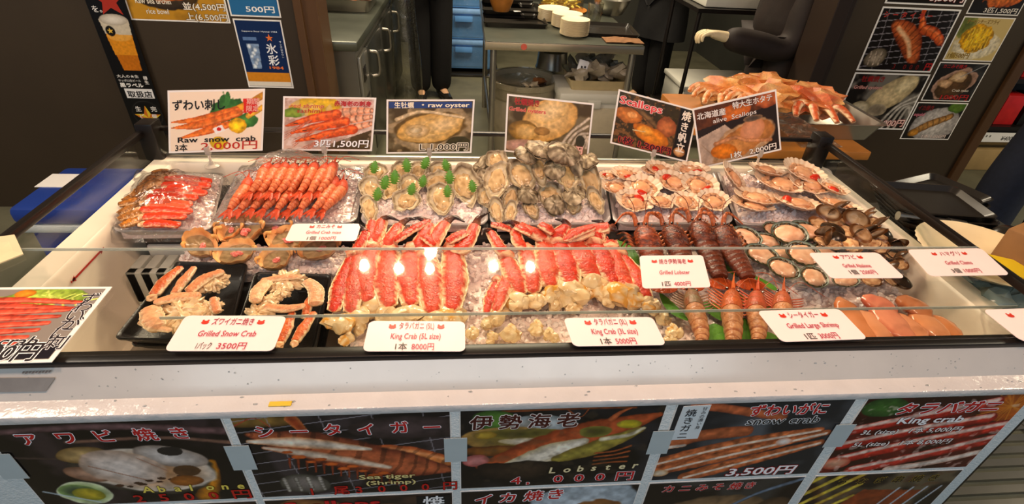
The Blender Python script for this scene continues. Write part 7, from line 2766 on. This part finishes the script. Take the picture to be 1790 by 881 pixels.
for (r_, dz) in ((.02, .0), (.075, .0), (.10, .006), (.125, .022), (.128, .024), (.12, .024), (.098, .010), (.07, .004), (.02, .004)):
    rings.append([Vector((c.x + r_ * math.cos(a) * (1 + .012 * math.cos(36 * a) * (r_ > .09)), c.y + r_ * math.sin(a), SZ + .085 + dz)) for a in [2 * math.pi * j / n_ for j in range(n_)]])
wpart(pm.loops(rings, cap0=True, cap1=True), 'plate', plate_m, e)
yl = at(1742, 468, z=SZ + .11)
wpart(MB().box((yl.x, yl.y, SZ + .118), (.10, .05, .004), Euler((.2, 0, -.5)).to_matrix(), .001), 'yellow_card', mat('yellow_card', '#d8b820', rough=.4), e)
wpart(MB().lathe([(0, 0), (.05, 0), (.05, .083), (0, .083)], 20, (c.x, c.y, SZ + .001)), 'stand', m_blk, e)
c = at(1625, 408, z=SZ + .02)
tag(MB().lathe([(0, 0), (.05, 0), (.06, .02), (.075, .08), (.078, .082), (.072, .08), (.055, .02), (0, .008)], 24, (c.x + .03, c.y, SZ)).build('plastic_bowl', m_bag), 'clear plastic bowl seen through the right side glass', 'bowl')
c = at(1716, 520, z=SZ + .03)
ib = MB()
for k in range(14):
    ib.blob((c.x + rng.uniform(-.05, .06), c.y + rng.uniform(-.05, .05), SZ + .035 + rng.uniform(0, .03)), (.04, .03, .03), 2, .5, 2, seed=k)
tag(ib.build('ice_bag', mat('frosty_bag', '#a8bab4', rough=.15, trans=.3, var=.3, scale=40, bump=.6, bscale=60)), 'crinkled clear bag of ice beside the right side glass', 'bag')
c = at(1778, 470, z=SZ + .1)
tag(MB().box((c.x + .06, c.y - .0, SZ + .09), (.16, .14, .18), Euler((0, 0, .4)).to_matrix(), .004).build('cardboard_box', mat('cardboard', '#8a6238', rough=.7, var=.1)), 'brown cardboard box at the right edge of the picture', 'box')
c = at(1776, 405, z=SZ + .1)
tag(MB().lathe([(0, 0), (.03, 0), (.035, .05), (.04, .09), (.03, .10), (0, .105)], 20, (c.x, c.y, SZ)).build('black_jar', m_black2), 'black lidded jar behind the cream plate', 'jar')
c = at(1612, 372, z=SZ + .1)
tag(MB().tube([(c.x - .06, c.y + .0, SZ + .092), (c.x + .07, c.y - .03, SZ + .085)], .011, 12).tube([(c.x + .05, c.y - .027, SZ + .087), (c.x + .09, c.y - .034, SZ + .083)], .014, 12).build('torch_lighter', m_steel), 'silver lighter lying on the rear pile of black trays', 'lighter')

# --- shop rack beyond the right wall
e = TT('shop_rack', 'black shop rack of red packets with a price strip at the far right', 'rack', (3.95, 3.45, 0))
wpart(MB().bx(3.35, 4.6, 3.55, 3.6, 0, 1.6).bx(3.35, 4.6, 3.12, 3.6, .30, .33).bx(3.35, 4.6, 3.12, 3.6, .62, .65).bx(3.35, 4.6, 3.12, 3.6, 1.0, 1.03).bx(3.33, 3.36, 3.12, 3.6, 0, 1.6), 'frame', m_blk, e)
k = 0
for z0, h in ((.33, .20), (.65, .26), (1.03, .25)):
    for x in (3.42, 3.60, 3.78, 3.96, 4.14):
        col = ['#b01818', '#c02020', '#181416', '#a81414', '#2a2020'][k % 5]
        t = MB().bx(x, x + .15, 3.16, 3.3, z0, z0 + h, .006).build('packet', mat('packet_' + col[1:], col, rough=.35, var=.15, scale=20))
        tag(t, f'{"red" if k % 5 in (0, 1, 3) else "black"} packet on the {["low", "middle", "high"][k // 5]} board of the shop rack, {ordn(k % 5, 5)}', 'packet', 'packets on the shop rack')
        k += 1
a, b = at(1693, 231, y=3.1), at(1830, 250, y=3.1)
q = [Vector((a.x, 3.1, a.z)), Vector((b.x + .1, 3.1, a.z)), Vector((b.x + .1, 3.1, b.z)), Vector((a.x, 3.1, b.z))]
o, q = sheet('price_strip', q, 'white paper price strip reading 400 yen on the shop rack', 'price strip', th=.002)
letter(o, q, '¥400', .36, .80, .030, '#201c18', .01, shear=.2)
for k in range(7):
    aa = quad_pt(q, .03 + .035 * k, .38)
    mbx = MB().box((aa.x, aa.y - .0006, aa.z), (.010, .0006, .014))
    oo = mbx.build('print_mark', ink('#6a6660'), None, False)
    oo.parent = o
    oo.matrix_parent_inverse = o.matrix_world.inverted()
tag(MB().bx(3.4, 3.98, 3.13, 3.5, .0, .16, .01).build('rice_sack', mat('tan_sack', '#a88a58', rough=.6, var=.15, scale=12)), 'tan sack on the floor under the price strip', 'sack')

# ------------------------------------------------------------------ people


def skin_obj(name, V, E, R, m, par, lv=2, root=0):
    me = bpy.data.meshes.new(name)
    me.from_pydata([tuple(v) for v in V], E, [])
    o = bpy.data.objects.new(name, me)
    COL.objects.link(o)
    md = o.modifiers.new('s', 'SKIN')
    md.use_smooth_shade = True
    for i, r in enumerate(R):
        sv = me.skin_vertices[0].data[i]
        sv.radius = r if isinstance(r, tuple) else (r, r)
        sv.use_root = (i == root)
    sb = o.modifiers.new('b', 'SUBSURF')
    sb.levels = sb.render_levels = lv
    dg = bpy.context.evaluated_depsgraph_get()
    m2 = bpy.data.meshes.new_from_object(o.evaluated_get(dg))
    m2.name = name
    o.modifiers.clear()
    o.data = m2
    m2.materials.clear()
    m2.materials.append(m)
    for p in m2.polygons:
        p.use_smooth = True
    if par is not None:
        o.parent = par
        o.matrix_parent_inverse = Matrix.Translation(-Vector(par.location))
    return o


def hand(V, E, R, wi, w, d, pn, s=1.0, curl=.5):
    """grow palm and five fingers from wrist vertex wi; d forward, pn palm normal"""
    d, pn = d.normalized(), pn.normalized()
    side = d.cross(pn).normalized()
    pi_ = len(V)
    V.append(w + d * .05 * s)
    R.append((.034 * s, .018 * s))
    E.append((wi, pi_))
    for k, ln in enumerate((.072, .082, .076, .060)):
        b = w + d * .092 * s + side * (k - 1.5) * .020 * s
        i0 = len(V)
        V.append(b)
        R.append(.0105 * s)
        E.append((pi_, i0))
        a = curl * .6
        p1 = b + (d * math.cos(a) + pn * math.sin(a)) * ln * .5 * s
        a2 = curl * 1.6
        p2 = p1 + (d * math.cos(a2) + pn * math.sin(a2)) * ln * .32 * s
        a3 = curl * 2.3
        p3 = p2 + (d * math.cos(a3) + pn * math.sin(a3)) * ln * .25 * s
        for q, r_ in ((p1, .0095), (p2, .0088), (p3, .0078)):
            V.append(q)
            R.append(r_ * s)
            E.append((len(V) - 2, len(V) - 1))
    b = w + d * .035 * s - side * .030 * s + pn * .006
    i0 = len(V)
    V.append(b)
    R.append(.013 * s)
    E.append((pi_, i0))
    for q, r_ in ((b + d * .035 * s - side * .020 * s + pn * .012, .011), (b + d * .066 * s - side * .020 * s + pn * .022, .009)):
        V.append(q)
        R.append(r_ * s)
        E.append((len(V) - 2, len(V) - 1))


def person(label, base, face, H=1.68, joints=None, top=None, legs=None, apron=None, glove=None, stance=.10, bulk=1.0, curl=.45):
    """standing figure; face = unit vector it looks along"""
    f = Vector((face[0], face[1], 0)).normalized()
    l = Vector((0, 0, 1)).cross(f)
    B = Vector((base[0], base[1], 0))
    par = TT('person', label, 'person', B)
    s = H / 1.68

    def P(a, b, z):
        return B + f * a * s + l * b * s + Vector((0, 0, z * s))
    J = {'pel': P(0, 0, .95), 'sp': P(0, 0, 1.12), 'ch': P(.01, 0, 1.32), 'nk': P(.02, 0, 1.45), 'hd': P(.03, 0, 1.54), 'ht': P(.03, 0, 1.64)}
    for sg, n in ((1, 'L'), (-1, 'R')):
        J['sh' + n] = P(.0, .18 * sg, 1.38)
        J['el' + n] = P(-.02, .24 * sg, 1.10)
        J['wr' + n] = P(.26, .14 * sg, 1.14)
        J['hp' + n] = P(0, max(.09, stance * .55) * sg, .90)
        J['kn' + n] = P(.02, stance * sg, .50)
        J['an' + n] = P(-.01, stance * sg, .08)
        J['to' + n] = P(.13, (stance + .02) * sg, .03)
    if joints:
        for k, v in joints.items():
            J[k] = Vector(v)
    names_ = ['pel', 'sp', 'ch', 'nk', 'hd', 'ht', 'shL', 'elL', 'wrL', 'shR', 'elR', 'wrR', 'hpL', 'knL', 'anL', 'toL', 'hpR', 'knR', 'anR', 'toR']
    rad = {'pel': (.09, .075), 'sp': (.085, .075), 'ch': (.10, .08), 'nk': .05, 'hd': (.072, .09), 'ht': (.06, .07), 'sh': .055, 'el': .04, 'wr': .028, 'hp': .075, 'kn': .05, 'an': .036, 'to': .03}
    V = [J[n] for n in names_]
    R = []
    for n in names_:
        r = rad.get(n, rad.get(n[:2]))
        R.append(tuple(x * s for x in r) if isinstance(r, tuple) else r * s)
    ix = {n: i for i, n in enumerate(names_)}
    ed = [('pel', 'sp'), ('sp', 'ch'), ('ch', 'nk'), ('nk', 'hd'), ('hd', 'ht'), ('ch', 'shL'), ('shL', 'elL'), ('elL', 'wrL'), ('ch', 'shR'), ('shR', 'elR'), ('elR', 'wrR'),
          ('pel', 'hpL'), ('hpL', 'knL'), ('knL', 'anL'), ('anL', 'toL'), ('pel', 'hpR'), ('hpR', 'knR'), ('knR', 'anR'), ('anR', 'toR')]
    E = [(ix[a], ix[b]) for a, b in ed]
    for n, sg in (('L', 1), ('R', -1)):
        d = J['wr' + n] - J['el' + n]
        pn = (-l * sg if not (joints and 'wr' + n in joints) else Vector((0, 0, -1)))
        hand(V, E, R, ix['wr' + n], J['wr' + n], d, pn, s, curl)
    skin_obj('body', V, E, R, m_glove if glove else m_skin, par)
    # trousers
    tn = ['pel', 'hpL', 'knL', 'anL', 'hpR', 'knR', 'anR']
    tr = {'pel': (.17, .14), 'hp': .118, 'kn': .098, 'an': .088}
    ti = {n: i for i, n in enumerate(tn)}
    TV = [J[n] + (Vector((0, 0, .04)) if n == 'pel' else Vector((0, 0, -.045)) if n[:2] == 'an' else Vector()) for n in tn]
    TR = [tuple(x * s for x in tr[n]) if n == 'pel' else tr[n[:2]] * s for n in tn]
    skin_obj('trousers', TV, [(ti[a], ti[b]) for a, b in (('pel', 'hpL'), ('hpL', 'knL'), ('knL', 'anL'), ('pel', 'hpR'), ('hpR', 'knR'), ('knR', 'anR'))], TR, legs or m_bcloth, par)
    # top
    an = ['pel', 'sp', 'ch', 'nk', 'shL', 'elL', 'wrL', 'shR', 'elR', 'wrR']
    ar = {'pel': (.18, .14), 'sp': (.165, .13), 'ch': (.175, .13), 'nk': .062, 'sh': .078, 'el': .064, 'wr': .050}
    ai = {n: i for i, n in enumerate(an)}
    AV = []
    for n in an:
        p = J[n]
        if n[:2] == 'wr':
            p = J[n].lerp(J['el' + n[2]], .02)
        if n == 'nk':
            p = J['nk'] - Vector((0, 0, .02))
        if n == 'pel':
            p = J['pel'] - Vector((0, 0, .09))
        AV.append(p)
    AR = [tuple(x * s * bulk for x in ar[n]) if n in ('pel', 'sp', 'ch') else ar.get(n, ar.get(n[:2])) * s * (1 + (bulk - 1) * .6) for n in an]
    skin_obj('jacket', AV, [(ai[a], ai[b]) for a, b in (('pel', 'sp'), ('sp', 'ch'), ('ch', 'nk'), ('ch', 'shL'), ('shL', 'elL'), ('elL', 'wrL'), ('ch', 'shR'), ('shR', 'elR'), ('elR', 'wrR'))], AR, top or m_bcloth, par)
    for n in 'LR':
        d = (J['to' + n] - J['an' + n])
        d.z = 0
        d.normalize()
        q = J['an' + n]
        mb = MB().tube(spl([q - d * .06 + Vector((0, 0, -.04 * s)), q + Vector((0, 0, -.035 * s)), q + d * .09 + Vector((0, 0, -.045 * s)), q + d * .19 + Vector((0, 0, -.055 * s))], 12),
                       [(.03 + .016 * math.sin(math.pi * k / 11), .028 + .012 * math.sin(math.pi * k / 11) * (1 - k / 22)) for k in range(12)], 14)
        for v in mb.v:
            v.z = max(v.z, .002)
        wpart(mb, 'shoe', m_black2, par)
    c = J['hd'].lerp(J['ht'], .5)
    hb = MB().blob(c + Vector((0, 0, .035)) - f * .018, (.088 * s, .095 * s, .085 * s), 3, .06, 2, seed=base[0])
    wpart(hb, 'hair', mat('dark_hair', '#1a1310', rough=.5, bump=.4, bscale=200), par)
    fc = MB().blob(c + f * .082 * s - Vector((0, 0, .012)), (.010, .010, .016), 2, 0).blob(c + f * .075 * s - Vector((0, 0, .045)), (.012, .022, .005), 2, 0)
    wpart(fc, 'nose_and_mouth', m_skin, par)
    for sg in (-1, 1):
        wpart(MB().blob(c + f * .074 * s + l * sg * .03 * s + Vector((0, 0, .008)), (.007, .007, .005), 2, 0), 'eye', mat('dark_eye', '#18100c', rough=.2), par)
        wpart(MB().blob(c + l * sg * .074 * s, (.012, .010, .026), 2, .1), 'ear', m_skin, par)
    if apron:
        rings = []
        for k in range(9):
            t = k / 8
            z = lerp(1.02, apron[1], t)
            w_, dp = lerp(.20, .25, t), lerp(.15, .17, t)
            rings.append([P(dp * math.cos(a) * (1 + .05 * math.sin(a * 7 + k)), w_ * math.sin(a), z) for a in [-2.1 + 4.2 * j / 23 for j in range(24)]])
        inner = [[p + (B + Vector((0, 0, p.z)) - p).normalized() * .006 for p in r_] for r_ in rings]
        mb = MB().loops([r_ + i_[::-1] for r_, i_ in zip(rings, inner)], closed=True, cap0=True, cap1=True)
        wpart(mb, 'apron', apron[0], par)
    return par


h1 = at(750, 40, y=4.42)
person('person in black clothes standing between the prep fridge and the blue crates', (h1.x, 4.42), (.25, -1), 1.7, stance=.085)
h2 = at(1160, 30, y=4.42)
person('person in black clothes standing at the right of the work table', (h2.x - .02, 4.42), (-1, -.5), 1.7, stance=.08, apron=(m_bcloth, .55))
w3, e3 = at(1262, 63, y=2.78), at(1378, 92, y=2.80)
person('person in a dark brown jacket reaching left with one pale hand over the crab pan', (1.80, 2.98), (-1, 0), 1.68,
       joints={'elL': e3, 'wrL': w3, 'shL': (1.80, 2.82, 1.16), 'ch': (1.84, 2.99, 1.16), 'nk': (1.74, 3.0, 1.28), 'hd': (1.69, 3.0, 1.35), 'ht': (1.66, 3.0, 1.44), 'sp': (1.84, 2.99, 1.02), 'pel': (1.80, 2.98, .88),
               'shR': (1.88, 3.17, 1.15), 'elR': (2.0, 3.28, .93), 'wrR': (2.0, 3.30, .72), 'hpL': (1.80, 2.89, .84), 'hpR': (1.80, 3.07, .84)},
       top=m_brown, legs=m_brown, glove=True, bulk=1.45, curl=.85)
lq = at(1722, 385, z=0.0)
hq = at(1745, 345, z=.46)
person('person in navy trousers standing in the aisle at the right edge', (hq.x + .22, hq.y + .02), (0, 1), 1.72, legs=mat('navy_cloth', '#1a2030', rough=.8, var=.2, scale=50), top=m_bcloth, stance=.17)

# ------------------------------------------------------------------ origins to the base of each single-mesh thing
bpy.context.view_layer.update()
for o in list(SC.objects):
    if o.type == 'MESH' and o.parent is None and o.data.users == 1 and o.matrix_world == Matrix.Identity(4):
        if not len(o.data.vertices):
            continue
        co = np.empty(len(o.data.vertices) * 3)
        o.data.vertices.foreach_get('co', co)
        co = co.reshape(-1, 3)
        c = Vector(((co[:, 0].min() + co[:, 0].max()) / 2, (co[:, 1].min() + co[:, 1].max()) / 2, co[:, 2].min()))
        o.data.transform(Matrix.Translation(-c))
        o.location = c
        for ch in o.children:
            ch.matrix_parent_inverse = Matrix.Identity(4)
            if ch.data.users == 1 and ch.matrix_basis == Matrix.Identity(4):
                ch.data.transform(Matrix.Translation(-c))
            else:
                ch.location = ch.location - c
if 0:
    for o in SC.objects:
        if o.get('label') and len(o['label'].split()) > 16:
            print('LONG', o['label'])
